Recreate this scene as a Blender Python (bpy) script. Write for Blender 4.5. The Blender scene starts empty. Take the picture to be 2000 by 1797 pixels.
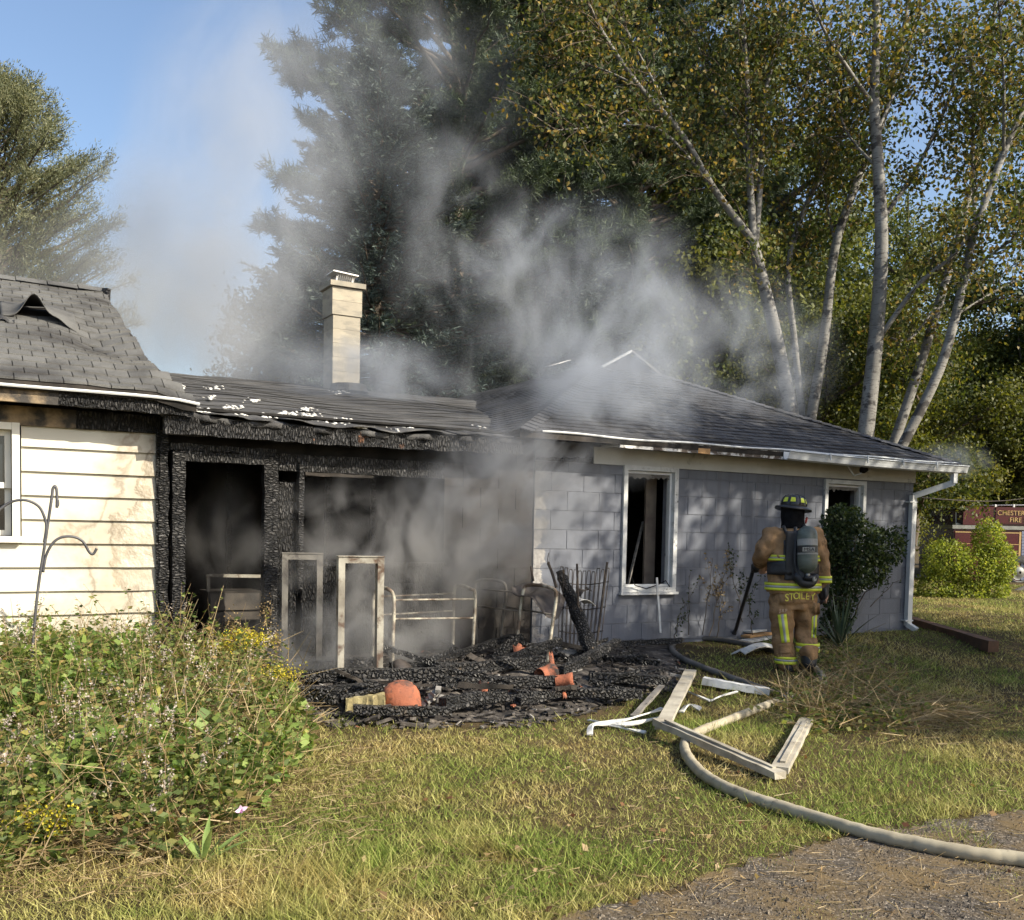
import bpy, bmesh, math, random
import numpy as np
from mathutils import Vector, Matrix, Euler

R = math.radians
rnd = random.Random(11)
rng = np.random.default_rng(7)
S = bpy.context.scene
COL = S.collection

# ------------------------------------------------------------------ camera
CAM = Vector((0.0, -8.7, 1.45))
AZ, PITCH, ROLL, FPX, CXP, CYP = R(29.4), R(2.8), R(1.1), 1900.0, 1000.0, 1131.0
_r0 = Vector((math.cos(AZ), -math.sin(AZ), 0))
FWD = Vector((math.sin(AZ) * math.cos(PITCH), math.cos(AZ) * math.cos(PITCH), -math.sin(PITCH)))
_u0 = _r0.cross(FWD)
RIGHT = _r0 * math.cos(ROLL) + _u0 * math.sin(ROLL)
UP = _u0 * math.cos(ROLL) - _r0 * math.sin(ROLL)
cd = bpy.data.cameras.new("camera")
cam = bpy.data.objects.new("camera", cd)
COL.objects.link(cam)
cam.matrix_world = Matrix((
    (RIGHT.x, UP.x, -FWD.x, CAM.x), (RIGHT.y, UP.y, -FWD.y, CAM.y),
    (RIGHT.z, UP.z, -FWD.z, CAM.z), (0, 0, 0, 1)))
cd.sensor_fit = 'HORIZONTAL'
cd.sensor_width = 36.0
cd.lens = FPX / 2000.0 * 36.0
cd.shift_y = (CYP - 898.5) / 2000.0
cd.clip_start = 0.05
cd.clip_end = 1000.0
S.camera = cam

# ------------------------------------------------------------------ world and sun
SUN_AZ, SUN_EL = R(145.0), R(34.0)          # clockwise from +Y
SUNV = Vector((math.sin(SUN_AZ) * math.cos(SUN_EL), math.cos(SUN_AZ) * math.cos(SUN_EL), math.sin(SUN_EL)))
world = bpy.data.worlds.new("World")
S.world = world
world.use_nodes = True
wn = world.node_tree
wn.nodes.clear()
w_out = wn.nodes.new('ShaderNodeOutputWorld')
w_bg = wn.nodes.new('ShaderNodeBackground')
w_sky = wn.nodes.new('ShaderNodeTexSky')
w_sky.sky_type = 'NISHITA'
w_sky.sun_disc = False
w_sky.sun_elevation = SUN_EL
w_sky.sun_rotation = SUN_AZ
w_sky.air_density = 1.0
w_sky.dust_density = 2.2
w_sky.ozone_density = 1.6
w_bg.inputs['Strength'].default_value = 0.132
wn.links.new(w_sky.outputs[0], w_bg.inputs['Color'])
wn.links.new(w_bg.outputs[0], w_out.inputs['Surface'])
sl = bpy.data.lights.new("sun", 'SUN')
sl.energy = 5.0
sl.angle = R(0.55)
sl.color = (1.0, 0.92, 0.77)
so = bpy.data.objects.new("sun", sl)
COL.objects.link(so)
so.rotation_euler = SUNV.to_track_quat('Z', 'Y').to_euler()
so.location = (6, -12, 14)

S.view_settings.view_transform = 'Standard'
S.view_settings.look = 'None'
S.view_settings.exposure = 0.78
S.view_settings.gamma = 1.0
S.view_settings.use_curve_mapping = False
S.render.engine = 'CYCLES'
cy = S.cycles
cy.use_denoising = True
try:
    cy.denoiser = 'OPENIMAGEDENOISE'
    cy.denoising_input_passes = 'RGB_ALBEDO_NORMAL'
except Exception:
    pass
cy.use_adaptive_sampling = True
cy.adaptive_threshold = 0.02
cy.max_bounces = 6
cy.diffuse_bounces = 3
cy.glossy_bounces = 2
cy.transmission_bounces = 4
cy.transparent_max_bounces = 8
cy.volume_bounces = 1
cy.volume_step_rate = 1.0
cy.volume_max_steps = 72
cy.sample_clamp_indirect = 6.0
cy.caustics_reflective = False
cy.caustics_refractive = False

# ------------------------------------------------------------------ finding places in the yard from measured image points
def ray(px, py):
    return (FWD + RIGHT * ((px - CXP) / FPX) - UP * ((py - CYP) / FPX)).normalized()

def onY(px, py, Y=0.0):                     # point on the vertical plane y = Y
    d = ray(px, py)
    return CAM + d * ((Y - CAM.y) / d.y)

def atD(px, py, depth):                     # point at a distance along the view axis
    d = ray(px, py)
    return CAM + d * (depth / d.dot(FWD))

def smooth(a, b, t):
    t = min(1.0, max(0.0, (t - a) / (b - a)))
    return t * t * (3 - 2 * t)

def gz(x, y):                               # the yard rises a little towards the house
    return 0.22 * smooth(-2.7, -0.5, y) + 0.018 * math.sin(x * 1.3 + y * 0.7) * math.sin(y * 1.1 - x * 0.4)

def gz_np(x, y):
    t = np.clip((y + 2.7) / 2.2, 0, 1)
    return 0.22 * t * t * (3 - 2 * t) + 0.018 * np.sin(x * 1.3 + y * 0.7) * np.sin(y * 1.1 - x * 0.4)

def onG(px, py, h=0.0):                     # point on the ground
    d = ray(px, py)
    z = 0.05
    for _ in range(12):
        t = (z + h - CAM.z) / d.z
        p = CAM + d * t
        z = gz(p.x, p.y)
    return p

def proj(p):
    d = Vector(p) - CAM
    w = d.dot(FWD)
    return (CXP + FPX * d.dot(RIGHT) / w, CYP - FPX * d.dot(UP) / w, w)

# ------------------------------------------------------------------ objects
WPOS = {}

def tag(o, label=None, cat=None, group=None, kind=None):
    if label: o['label'] = label
    if cat: o['category'] = cat
    if group: o['group'] = group
    if kind: o['kind'] = kind
    elif cat: o['kind'] = 'thing'
    return o

def thing(name, loc, label, cat, group=None):
    o = bpy.data.objects.new(name, None)
    o.empty_display_size = 0.2
    COL.objects.link(o)
    o.location = loc
    WPOS[o.name] = Vector(loc)
    return tag(o, label, cat, group)

def place(o, wpos, parent):
    wpos = Vector(wpos)
    WPOS[o.name] = wpos
    if parent is not None:
        o.parent = parent
        o.location = wpos - WPOS[parent.name]
    else:
        o.location = wpos
    return o

class MB:
    """collects polygons in world coordinates, then becomes ONE mesh object"""
    def __init__(s):
        s.v = []; s.f = []; s.mi = []; s.cur = 0
    def add(s, vs, fs):
        n = len(s.v)
        s.v.extend([tuple(v) for v in vs])
        for f in fs:
            s.f.append([n + i for i in f]); s.mi.append(s.cur)
        return s
    def box(s, lo, hi, M=None):
        x0, y0, z0 = lo; x1, y1, z1 = hi
        vs = [Vector(v) for v in ((x0,y0,z0),(x1,y0,z0),(x1,y1,z0),(x0,y1,z0),(x0,y0,z1),(x1,y0,z1),(x1,y1,z1),(x0,y1,z1))]
        if M is not None: vs = [M @ v for v in vs]
        return s.add(vs, [(0,3,2,1),(4,5,6,7),(0,1,5,4),(1,2,6,5),(2,3,7,6),(3,0,4,7)])
    def bar(s, a, b, w, h, up=(0, 0, 1), seg=1, jit=0.0, r=None, taper=1.0):
        """rectangular bar from a to b, w across and h along up; jitter for rough timber"""
        a = Vector(a); b = Vector(b); d = (b - a); L = d.length; d.normalize()
        up = Vector(up)
        x = d.cross(up)
        if x.length < 1e-4: x = d.cross(Vector((1, 0, 0)))
        x.normalize(); y = x.cross(d).normalized()
        r = r or rnd
        rings = []
        for i in range(seg + 1):
            t = i / seg
            k = 1 + (taper - 1) * t
            c = a + d * (L * t)
            rings.append([c + x * (sx * w / 2 * k + (r.uniform(-jit, jit) if jit else 0)) + y * (sy * h / 2 * k + (r.uniform(-jit, jit) if jit else 0)) + (d * r.uniform(-jit, jit) * 2 if jit and i in (0, seg) else Vector())
                          for sx, sy in ((-1,-1),(1,-1),(1,1),(-1,1))])
        vs = [v for q in rings for v in q]
        fs = [(3, 2, 1, 0), tuple(4 * seg + k for k in range(4))]
        for i in range(seg):
            for k in range(4):
                fs.append((4*i+k, 4*i+(k+1) % 4, 4*(i+1)+(k+1) % 4, 4*(i+1)+k))
        return s.add(vs, fs)
    def tube(s, pts, rad, n=8, cap=True, jit=0.0):
        pts = [Vector(p) for p in pts]
        rad = list(rad) if hasattr(rad, '__len__') else [rad] * len(pts)
        m = len(pts)
        t0 = (pts[1] - pts[0]).normalized()
        ref = Vector((0, 0, 1)) if abs(t0.z) < 0.9 else Vector((1, 0, 0))
        x = t0.cross(ref).normalized()
        vs = []
        for i, p in enumerate(pts):
            a = pts[max(0, i - 1)]; b = pts[min(m - 1, i + 1)]
            t = (b - a).normalized()
            x = (x - t * x.dot(t))
            if x.length < 1e-6: x = t.orthogonal()
            x.normalize()
            y = t.cross(x)
            for k in range(n):
                an = 2 * math.pi * k / n
                rr = rad[i] * (1 + (rnd.uniform(-jit, jit) if jit else 0))
                vs.append(p + x * (math.cos(an) * rr) + y * (math.sin(an) * rr))
        fs = []
        for i in range(m - 1):
            for k in range(n):
                fs.append((n*i+k, n*i+(k+1) % n, n*(i+1)+(k+1) % n, n*(i+1)+k))
        if cap:
            fs.append(tuple(range(n - 1, -1, -1))); fs.append(tuple(n*(m-1)+k for k in range(n)))
        return s.add(vs, fs)
    def lathe(s, c, prof, n=16, M=None, cap=True):
        c = Vector(c); vs = []
        for (r_, z) in prof:
            for k in range(n):
                a = 2 * math.pi * k / n
                v = Vector((r_ * math.cos(a), r_ * math.sin(a), z))
                if M is not None: v = M @ v
                vs.append(c + v)
        fs = []
        for i in range(len(prof) - 1):
            for k in range(n):
                fs.append((n*i+k, n*i+(k+1) % n, n*(i+1)+(k+1) % n, n*(i+1)+k))
        if cap:
            fs.append(tuple(range(n - 1, -1, -1))); fs.append(tuple(n*(len(prof)-1)+k for k in range(n)))
        return s.add(vs, fs)
    def grid(s, nu, nv, fn, flip=False):
        vs = [fn(i / nu, j / nv) for j in range(nv + 1) for i in range(nu + 1)]
        fs = []
        for j in range(nv):
            for i in range(nu):
                q = (j*(nu+1)+i, j*(nu+1)+i+1, (j+1)*(nu+1)+i+1, (j+1)*(nu+1)+i)
                fs.append(q[::-1] if flip else q)
        return s.add(vs, fs)
    def slab(s, nu, nv, fn, th):
        """a thin curved sheet with real thickness th below the surface"""
        top = [[Vector(fn(i / nu, j / nv)) for i in range(nu + 1)] for j in range(nv + 1)]
        W = nu + 1; N = W * (nv + 1)
        vs = [v for row in top for v in row] + [v - Vector((0, 0, th)) for row in top for v in row]
        fs = []
        for j in range(nv):
            for i in range(nu):
                q = (j*W+i, j*W+i+1, (j+1)*W+i+1, (j+1)*W+i)
                fs.append(q); fs.append(tuple(N + k for k in q[::-1]))
        for i in range(nu):
            fs.append((i, N+i, N+i+1, i+1)); b = nv*W
            fs.append((b+i+1, N+b+i+1, N+b+i, b+i))
        for j in range(nv):
            fs.append(((j+1)*W, N+(j+1)*W, N+j*W, j*W)); e = W-1
            fs.append((j*W+e, N+j*W+e, N+(j+1)*W+e, (j+1)*W+e))
        return s.add(vs, fs)
    def build(s, name, mats, parent=None, smooth_=False, origin=None, **kw):
        A = np.array(s.v, dtype=float)
        if origin is None:
            lo, hi = A.min(0), A.max(0)
            origin = Vector(((lo[0]+hi[0])/2, (lo[1]+hi[1])/2, lo[2]))
        me = bpy.data.meshes.new(name)
        me.from_pydata((A - np.array(origin)).tolist(), [], s.f)
        for m in (mats if isinstance(mats, (list, tuple)) else [mats]): me.materials.append(m)
        if any(s.mi): me.polygons.foreach_set('material_index', s.mi)
        if smooth_: me.polygons.foreach_set('use_smooth', [True] * len(me.polygons))
        me.update()
        o = bpy.data.objects.new(name, me)
        COL.objects.link(o)
        place(o, origin, parent)
        tag(o, **kw)
        return o

def quads_mesh(name, V, mats, parent=None, nper=4, smooth_=False, mi=None, **kw):
    """V: (n, nper, 3) array, one polygon each"""
    n = V.shape[0]
    A = V.reshape(-1, 3)
    lo, hi = A.min(0), A.max(0)
    origin = Vector(((lo[0]+hi[0])/2, (lo[1]+hi[1])/2, lo[2]))
    me = bpy.data.meshes.new(name)
    me.vertices.add(n * nper); me.loops.add(n * nper); me.polygons.add(n)
    me.vertices.foreach_set('co', (A - np.array(origin)).astype(np.float32).ravel())
    me.loops.foreach_set('vertex_index', np.arange(n * nper, dtype=np.int32))
    me.polygons.foreach_set('loop_start', np.arange(0, n * nper, nper, dtype=np.int32))
    me.polygons.foreach_set('loop_total', np.full(n, nper, dtype=np.int32))
    for m in (mats if isinstance(mats, (list, tuple)) else [mats]): me.materials.append(m)
    if mi is not None: me.polygons.foreach_set('material_index', mi.astype(np.int32))
    me.update(calc_edges=True)
    o = bpy.data.objects.new(name, me)
    COL.objects.link(o)
    place(o, origin, parent)
    tag(o, **kw)
    return o

def dup(o, wpos, rot=None, parent=None, scale=None):
    c = o.copy()
    COL.objects.link(c)
    place(c, wpos, parent)
    if rot is not None: c.rotation_euler = rot
    if scale is not None: c.scale = scale
    return c

def text_mesh(name, body, size, M, mat, parent, extrude=0.002, align='CENTER', xs=1.0):
    cu = bpy.data.curves.new(name, 'FONT')
    cu.body = body; cu.size = size; cu.extrude = extrude; cu.align_x = align; cu.align_y = 'CENTER'
    t = bpy.data.objects.new(name, cu)
    COL.objects.link(t)
    dg = bpy.context.evaluated_depsgraph_get()
    me = bpy.data.meshes.new_from_object(t.evaluated_get(dg))
    bpy.data.objects.remove(t)
    me.transform(Matrix.Diagonal((xs, 1, 1, 1)))
    loc = M.translation.copy()
    me.transform(M.to_3x3().to_4x4())
    me.materials.clear(); me.materials.append(mat)
    o = bpy.data.objects.new(name, me)
    COL.objects.link(o)
    return place(o, loc, parent)

# ------------------------------------------------------------------ materials
class NT:
    def __init__(s, name):
        s.m = bpy.data.materials.new(name); s.m.use_nodes = True
        s.t = s.m.node_tree; s.t.nodes.clear()
        s.out = s.t.nodes.new('ShaderNodeOutputMaterial')
    def n(s, typ, **kw):
        nd = s.t.nodes.new('ShaderNode' + typ)
        for k, v in kw.items(): setattr(nd, k, v)
        return nd
    def l(s, a, b): s.t.links.new(a, b)
    def pos(s, scale=(1, 1, 1), local=False):
        if local:
            c = s.n('TexCoord').outputs['Object']
        else:
            c = s.n('NewGeometry').outputs['Position']
        mp = s.n('Mapping'); mp.inputs['Scale'].default_value = scale
        s.l(c, mp.inputs['Vector'])
        return mp.outputs[0]
    def noise(s, vec, scale, detail=4, rough=0.55, dist=0.0, out='Fac'):
        nd = s.n('TexNoise'); nd.inputs['Scale'].default_value = scale
        nd.inputs['Detail'].default_value = detail; nd.inputs['Roughness'].default_value = rough
        nd.inputs['Distortion'].default_value = dist
        s.l(vec, nd.inputs['Vector'])
        return nd.outputs[out]
    def ramp(s, fac, stops, interp='LINEAR'):
        nd = s.n('ValToRGB'); cr = nd.color_ramp; cr.interpolation = interp
        while len(cr.elements) < len(stops): cr.elements.new(0.5)
        for e, (p, c) in zip(cr.elements, stops):
            e.position = p
            e.color = (c, c, c, 1) if not hasattr(c, '__len__') else (*c[:3], 1)
        s.l(fac, nd.inputs['Fac'])
        return nd.outputs['Color']
    def mix(s, fac, a, b, mode='MIX'):
        nd = s.n('Mix', data_type='RGBA', blend_type=mode)
        for sock, v in ((nd.inputs['Factor'], fac), (nd.inputs['A'], a), (nd.inputs['B'], b)):
            pass
        ins = [i for i in nd.inputs if i.name == 'Factor' and i.type == 'VALUE'][0]
        A = [i for i in nd.inputs if i.name == 'A' and i.type == 'RGBA'][0]
        B = [i for i in nd.inputs if i.name == 'B' and i.type == 'RGBA'][0]
        for sock, v in ((ins, fac), (A, a), (B, b)):
            if isinstance(v, bpy.types.NodeSocket): s.l(v, sock)
            elif hasattr(v, '__len__'): sock.default_value = (*v[:3], 1)
            else: sock.default_value = v if sock.type == 'VALUE' else (v, v, v, 1)
        return [o for o in nd.outputs if o.type == 'RGBA'][0]
    def math(s, op, a, b=0.0, clamp=False):
        nd = s.n('Math', operation=op, use_clamp=clamp)
        for i, v in enumerate((a, b)):
            if isinstance(v, bpy.types.NodeSocket): s.l(v, nd.inputs[i])
            else: nd.inputs[i].default_value = v
        return nd.outputs[0]
    def sep(s, vec):
        nd = s.n('SeparateXYZ'); s.l(vec, nd.inputs[0]); return nd.outputs
    def bump(s, h, strength=0.4, dist=0.01, normal=None):
        nd = s.n('Bump'); nd.inputs['Strength'].default_value = strength; nd.inputs['Distance'].default_value = dist
        s.l(h, nd.inputs['Height'])
        if normal is not None: s.l(normal, nd.inputs['Normal'])
        return nd.outputs[0]
    def bsdf(s, color, rough=0.8, normal=None, spec=0.3, metal=0.0):
        b = s.n('BsdfPrincipled')
        for nm, v in (('Base Color', color), ('Roughness', rough), ('Specular IOR Level', spec), ('Metallic', metal)):
            if isinstance(v, bpy.types.NodeSocket): s.l(v, b.inputs[nm])
            elif hasattr(v, '__len__'): b.inputs[nm].default_value = (*v[:3], 1)
            else: b.inputs[nm].default_value = v
        if normal is not None: s.l(normal, b.inputs['Normal'])
        return b
    def done(s, shader):
        s.l(shader.outputs[0], s.out.inputs['Surface']); return s.m

def island(nt): return nt.n('NewGeometry').outputs['Random Per Island']
def objrand(nt): return nt.n('ObjectInfo').outputs['Random']

def plain(name, c, c2=None, scale=6.0, rough=0.75, bump=0.2, bscale=60, bdist=0.004, spec=0.3, metal=0.0, detail=5, stretch=(1, 1, 1), lo=0.35, hi=0.65, dirt=None, dirt_scale=3.0, dirt_lo=0.55):
    t = NT(name)
    v = t.pos(stretch)
    col = t.ramp(t.noise(v, scale, detail), [(lo, c), (hi, c2 or c)]) if c2 else c
    if dirt is not None:
        col = t.mix(t.ramp(t.noise(v, dirt_scale, 6, 0.7, 0.4), [(dirt_lo, 0.0), (dirt_lo + 0.13, 1.0)]), col if not isinstance(col, tuple) else col, dirt)
    nrm = t.bump(t.noise(v, bscale, 4), bump, bdist) if bump else None
    return t.done(t.bsdf(col, rough, nrm, spec, metal))

def char_mat(name, sx=26, sy=26, sz=40, tan=None, tan_lo=0.64, top=(0.050, 0.047, 0.045), seed=0.0):
    """alligatored charcoal: deep cracks between small raised blocks"""
    t = NT(name)
    v = t.pos((sx, sy, sz))
    w = t.n('VectorMath', operation='ADD')
    t.l(v, w.inputs[0])
    dn = t.n('VectorMath', operation='SCALE'); dn.inputs['Scale'].default_value = 0.9
    t.l(t.noise(v, 0.7, 3, out='Color'), dn.inputs[0]); t.l(dn.outputs[0], w.inputs[1])
    vo = t.n('TexVoronoi', feature='DISTANCE_TO_EDGE'); vo.inputs['Scale'].default_value = 1.0
    t.l(w.outputs[0], vo.inputs['Vector'])
    vc = t.n('TexVoronoi', feature='F1'); vc.inputs['Scale'].default_value = 1.0
    t.l(w.outputs[0], vc.inputs['Vector'])
    edge = t.ramp(vo.outputs['Distance'], [(0.02, 0.0), (0.30, 1.0)])
    cellr = t.sep(vc.outputs['Color'])[0]
    tone = t.ramp(cellr, [(0.0, tuple(k * 0.7 for k in top)), (0.8, top), (1.0, tuple(k * 1.5 for k in top))])
    col = t.mix(edge, (0.006, 0.006, 0.006), tone)
    if tan is not None:
        p2 = t.pos((1, 1, 1))
        m = t.ramp(t.noise(p2, 5.0, 5, 0.65), [(tan_lo, 0.0), (tan_lo + 0.07, 1.0)])
        col = t.mix(m, col, t.mix(edge, tuple(k * 0.4 for k in tan), tan))
    ash = t.ramp(t.noise(t.pos((1.3, 1.3, 1.0)), 2.6, 6, 0.65), [(0.50, 0.0), (0.66, 1.0)])
    col = t.mix(t.math('MULTIPLY', ash, 0.55), col, t.mix(edge, (0.012, 0.012, 0.012), (0.15, 0.145, 0.14)))
    deep = t.ramp(t.noise(t.pos((0.9, 0.9, 1.4)), 3.1, 4), [(0.34, 1.0), (0.46, 0.0)])
    col = t.mix(t.math('MULTIPLY', deep, 0.7), col, (0.010, 0.010, 0.010))
    h = t.math('ADD', edge, t.math('MULTIPLY', t.noise(v, 3.0, 3), 0.35))
    return t.done(t.bsdf(col, 0.42, t.bump(h, 1.0, 0.022), 0.4))

def leaf_mat(name, stops, trans=0.45, rough=0.55, patch=None, patch_scale=0.6):
    t = NT(name)
    col = t.ramp(island(t), stops)
    if patch is not None:
        m = t.ramp(t.noise(t.pos(), patch_scale, 3), [(0.42, 0.0), (0.62, 1.0)])
        col = t.mix(m, col, t.mix(0.75, col, patch))
    b = t.bsdf(col, rough, None, 0.35)
    tr = t.n('BsdfTranslucent')
    t.l(t.mix(1.0, col, (1.25, 1.2, 0.7), 'MULTIPLY'), tr.inputs['Color'])
    mx = t.n('MixShader'); mx.inputs[0].default_value = trans
    t.l(b.outputs[0], mx.inputs[1]); t.l(tr.outputs[0], mx.inputs[2])
    return t.done(mx)

M_CHAR = char_mat('char_timber', 18, 18, 48)
M_CHARH = char_mat('char_timber_level', 48, 18, 15, tan=(0.30, 0.13, 0.06), tan_lo=0.66)
M_CHARLOG = char_mat('char_log', 40, 40, 40, tan=(0.36, 0.25, 0.14), tan_lo=0.60)
M_BEAM = char_mat('char_beam', 30, 30, 30, tan=(0.20, 0.16, 0.12), tan_lo=0.62, top=(0.066, 0.062, 0.058))
M_SOOT = plain('soot_black', (0.010, 0.010, 0.010), (0.028, 0.026, 0.024), 5, 0.9, 0.5, 30, 0.01, 0.15)
M_SOOTWOOD = plain('sooty_boards', (0.012, 0.011, 0.010), (0.05, 0.042, 0.035), 4, 0.85, 0.5, 40, 0.01, 0.2)

def siding():
    t = NT('heat_stained_siding')
    p = t.pos()
    sx = t.sep(p)
    w = t.noise(p, 1.9, 5, 0.6, 0.25)
    w2 = t.noise(p, 6.0, 4, 0.6, 0.2)
    # distance from the burnt end of the wall (x = 1.42), wider low down
    reach = t.math('ADD', t.math('MULTIPLY', sx[2], -0.34), 1.42)
    g = t.math('SUBTRACT', reach, t.math('SUBTRACT', 1.42, sx[0]))
    m = t.math('ADD', g, t.math('MULTIPLY', t.math('SUBTRACT', w, 0.5), 1.5))
    stain = t.ramp(m, [(0.22, 0.0), (0.42, 0.5), (0.47, 0.95), (0.54, 0.42), (0.70, 0.6), (0.76, 1.0), (0.86, 0.5)])
    tanc = t.ramp(w2, [(0.3, (0.33, 0.27, 0.185)), (0.62, (0.20, 0.16, 0.11))])
    base = t.ramp(t.noise(p, 1.2, 4), [(0.3, (0.50, 0.46, 0.36)), (0.7, (0.58, 0.555, 0.46))])
    col = t.mix(t.math('MULTIPLY', stain, 0.92), base, tanc)
    blis = t.ramp(m, [(0.72, 0.0), (0.9, 1.0)])
    spk = t.ramp(t.noise(p, 70, 3), [(0.60, 0.0), (0.72, 1.0)])
    col = t.mix(t.math('MULTIPLY', t.math('MULTIPLY', blis, spk), 0.7), col, (0.30, 0.27, 0.22))
    nb = t.bump(t.math('MULTIPLY', t.noise(p, 9, 3), t.math('ADD', t.math('MULTIPLY', blis, 1.6), 0.12)), 0.5, 0.02)
    return t.done(t.bsdf(col, 0.45, nb, 0.4))
M_SIDING = siding()

def block_paint():
    t = NT('grey_painted_block')
    p = t.pos(); sx = t.sep(p)
    base = t.ramp(t.noise(p, 2.2, 4), [(0.3, (0.122, 0.132, 0.158)), (0.7, (0.175, 0.186, 0.214))])
    base = t.mix(t.math('MULTIPLY', objrand(t), 0.12), base, (0.125, 0.13, 0.15))
    chips = t.ramp(t.noise(p, 26, 5, 0.7), [(0.70, 0.0), (0.73, 1.0)])
    col = t.mix(t.math('MULTIPLY', chips, 0.6), base, (0.58, 0.57, 0.54))
    # flaked pale paint near the burnt corner and runs under the window
    c = t.math('ADD', t.math('MULTIPLY', t.math('SUBTRACT', sx[0], 5.15), -2.2), 0.55)
    pe = t.math('ADD', c, t.math('MULTIPLY', t.math('SUBTRACT', t.noise(p, 7.0, 5, 0.65, 0.5), 0.5), 1.5))
    peel = t.ramp(pe, [(0.30, 0.0), (0.36, 1.0)])
    col = t.mix(t.math('MULTIPLY', peel, 0.85), col, t.ramp(t.noise(p, 30, 3), [(0.4, (0.42, 0.40, 0.37)), (0.6, (0.28, 0.26, 0.24))]))
    # soot licking the top courses beside the porch
    so_ = t.math('ADD', t.math('MULTIPLY', t.math('SUBTRACT', sx[2], 1.95), 1.6), t.math('MULTIPLY', t.math('SUBTRACT', 6.1, sx[0]), 0.75))
    so_ = t.math('ADD', so_, t.math('MULTIPLY', t.math('SUBTRACT', t.noise(p, 3, 4), 0.5), 0.9))
    col = t.mix(t.ramp(so_, [(0.25, 0.0), (0.9, 0.88)]), col, (0.035, 0.033, 0.032))
    run = t.ramp(t.noise(t.pos((7, 7, 0.55)), 1.6, 5, 0.6), [(0.50, 0.0), (0.68, 0.5)])
    col = t.mix(run, col, (0.085, 0.085, 0.092))
    n = t.bump(t.noise(p, 90, 4, 0.7), 0.5, 0.008)
    n = t.bump(t.noise(p, 14, 3), 0.25, 0.01, n)
    return t.done(t.bsdf(col, 0.62, n, 0.35))
M_BLOCK = block_paint()
M_MORTAR = plain('painted_mortar', (0.135, 0.14, 0.16), (0.19, 0.196, 0.216), 8, 0.85, 0.4, 80, 0.004)
M_SIDEWALL = plain('smoke_browned_block', (0.045, 0.037, 0.032), (0.022, 0.020, 0.018), 1.8, 0.85, 0.4, 60, 0.006, dirt=(0.03, 0.028, 0.026), dirt_scale=1.2, dirt_lo=0.5)
M_WHITE = plain('old_white_paint', (0.70, 0.70, 0.68), (0.58, 0.58, 0.56), 7, 0.6, 0.2, 50, 0.003, dirt=(0.16, 0.14, 0.12), dirt_scale=16, dirt_lo=0.67)
M_WHITEP = plain('peeling_white_paint', (0.66, 0.66, 0.64), (0.50, 0.50, 0.48), 9, 0.65, 0.3, 40, 0.004, dirt=(0.05, 0.045, 0.04), dirt_scale=13, dirt_lo=0.58)
M_CREAM = plain('cream_trim', (0.78, 0.75, 0.66), (0.70, 0.67, 0.58), 5, 0.5, 0.1, 50, 0.002)
M_FASCIA = plain('scorched_fascia', (0.34, 0.25, 0.15), (0.05, 0.045, 0.04), 3.5, 0.8, 0.6, 40, 0.01, detail=7, lo=0.40, hi=0.55)
M_ALU = plain('sooty_drip_edge', (0.62, 0.60, 0.57), (0.25, 0.23, 0.21), 6, 0.45, 0.15, 40, 0.003)
M_GUTTER = plain('white_gutter', (0.68, 0.69, 0.68), (0.56, 0.57, 0.56), 4, 0.4, 0.1, 40, 0.002, dirt=(0.30, 0.28, 0.25), dirt_scale=9, dirt_lo=0.66)
M_FRIEZE = plain('white_frieze', (0.56, 0.55, 0.51), (0.46, 0.45, 0.41), 3, 0.6, 0.2, 40, 0.003, dirt=(0.10, 0.09, 0.08), dirt_scale=2.2, dirt_lo=0.60)

def shingle(name, a, b, spk, sc=1.0):
    t = NT(name)
    p = t.pos()
    r = t.math('ADD', t.math('MULTIPLY', objrand(t), 0.6), t.math('MULTIPLY', island(t), 0.4))
    col = t.ramp(r, [(0.2, a), (0.8, b)])
    col = t.mix(t.ramp(t.noise(p, 160 * sc, 3, 0.7), [(0.45, 0.0), (0.65, 1.0)]), col, spk)
    col = t.mix(t.ramp(t.noise(p, 2.2, 5, 0.6), [(0.44, 0.0), (0.70, 0.85)]), col, (0.030, 0.028, 0.027))
    return t.done(t.bsdf(col, 0.85, t.bump(t.noise(p, 170 * sc, 2), 0.6, 0.006), 0.25))
M_SHINGLE = shingle('grey_shingle', (0.076, 0.075, 0.071), (0.115, 0.113, 0.106), (0.155, 0.152, 0.142))
M_SHINGLE2 = shingle('dark_shingle', (0.046, 0.047, 0.052), (0.076, 0.078, 0.085), (0.10, 0.10, 0.108), 0.6)
M_ROLL = plain('burnt_roofing', (0.035, 0.034, 0.034), (0.095, 0.092, 0.088), 3.0, 0.8, 0.7, 22, 0.03, 0.3, detail=8, stretch=(0.5, 1.4, 1), dirt=(0.22, 0.21, 0.20), dirt_scale=9, dirt_lo=0.66)
M_FOAM = plain('pale_ash_foam', (0.78, 0.77, 0.73), (0.60, 0.58, 0.54), 14, 0.9, 0.6, 60, 0.01)

def chimney_mat():
    t = NT('chimney_concrete')
    p = t.pos(); sx = t.sep(p)
    base = t.ramp(t.noise(p, 4, 5), [(0.3, (0.42, 0.37, 0.28)), (0.7, (0.34, 0.30, 0.23))])
    base = t.mix(t.math('MULTIPLY', objrand(t), 0.55), base, (0.27, 0.245, 0.20))
    wet = t.ramp(t.noise(t.pos((1.5, 1.5, 5)), 2.0, 5), [(0.5, 0.0), (0.6, 0.6)])
    col = t.mix(wet, base, (0.21, 0.195, 0.165))
    return t.done(t.bsdf(col, 0.9, t.bump(t.noise(p, 70, 4, 0.7), 0.5, 0.01), 0.2))
M_CHIM = chimney_mat()

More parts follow.
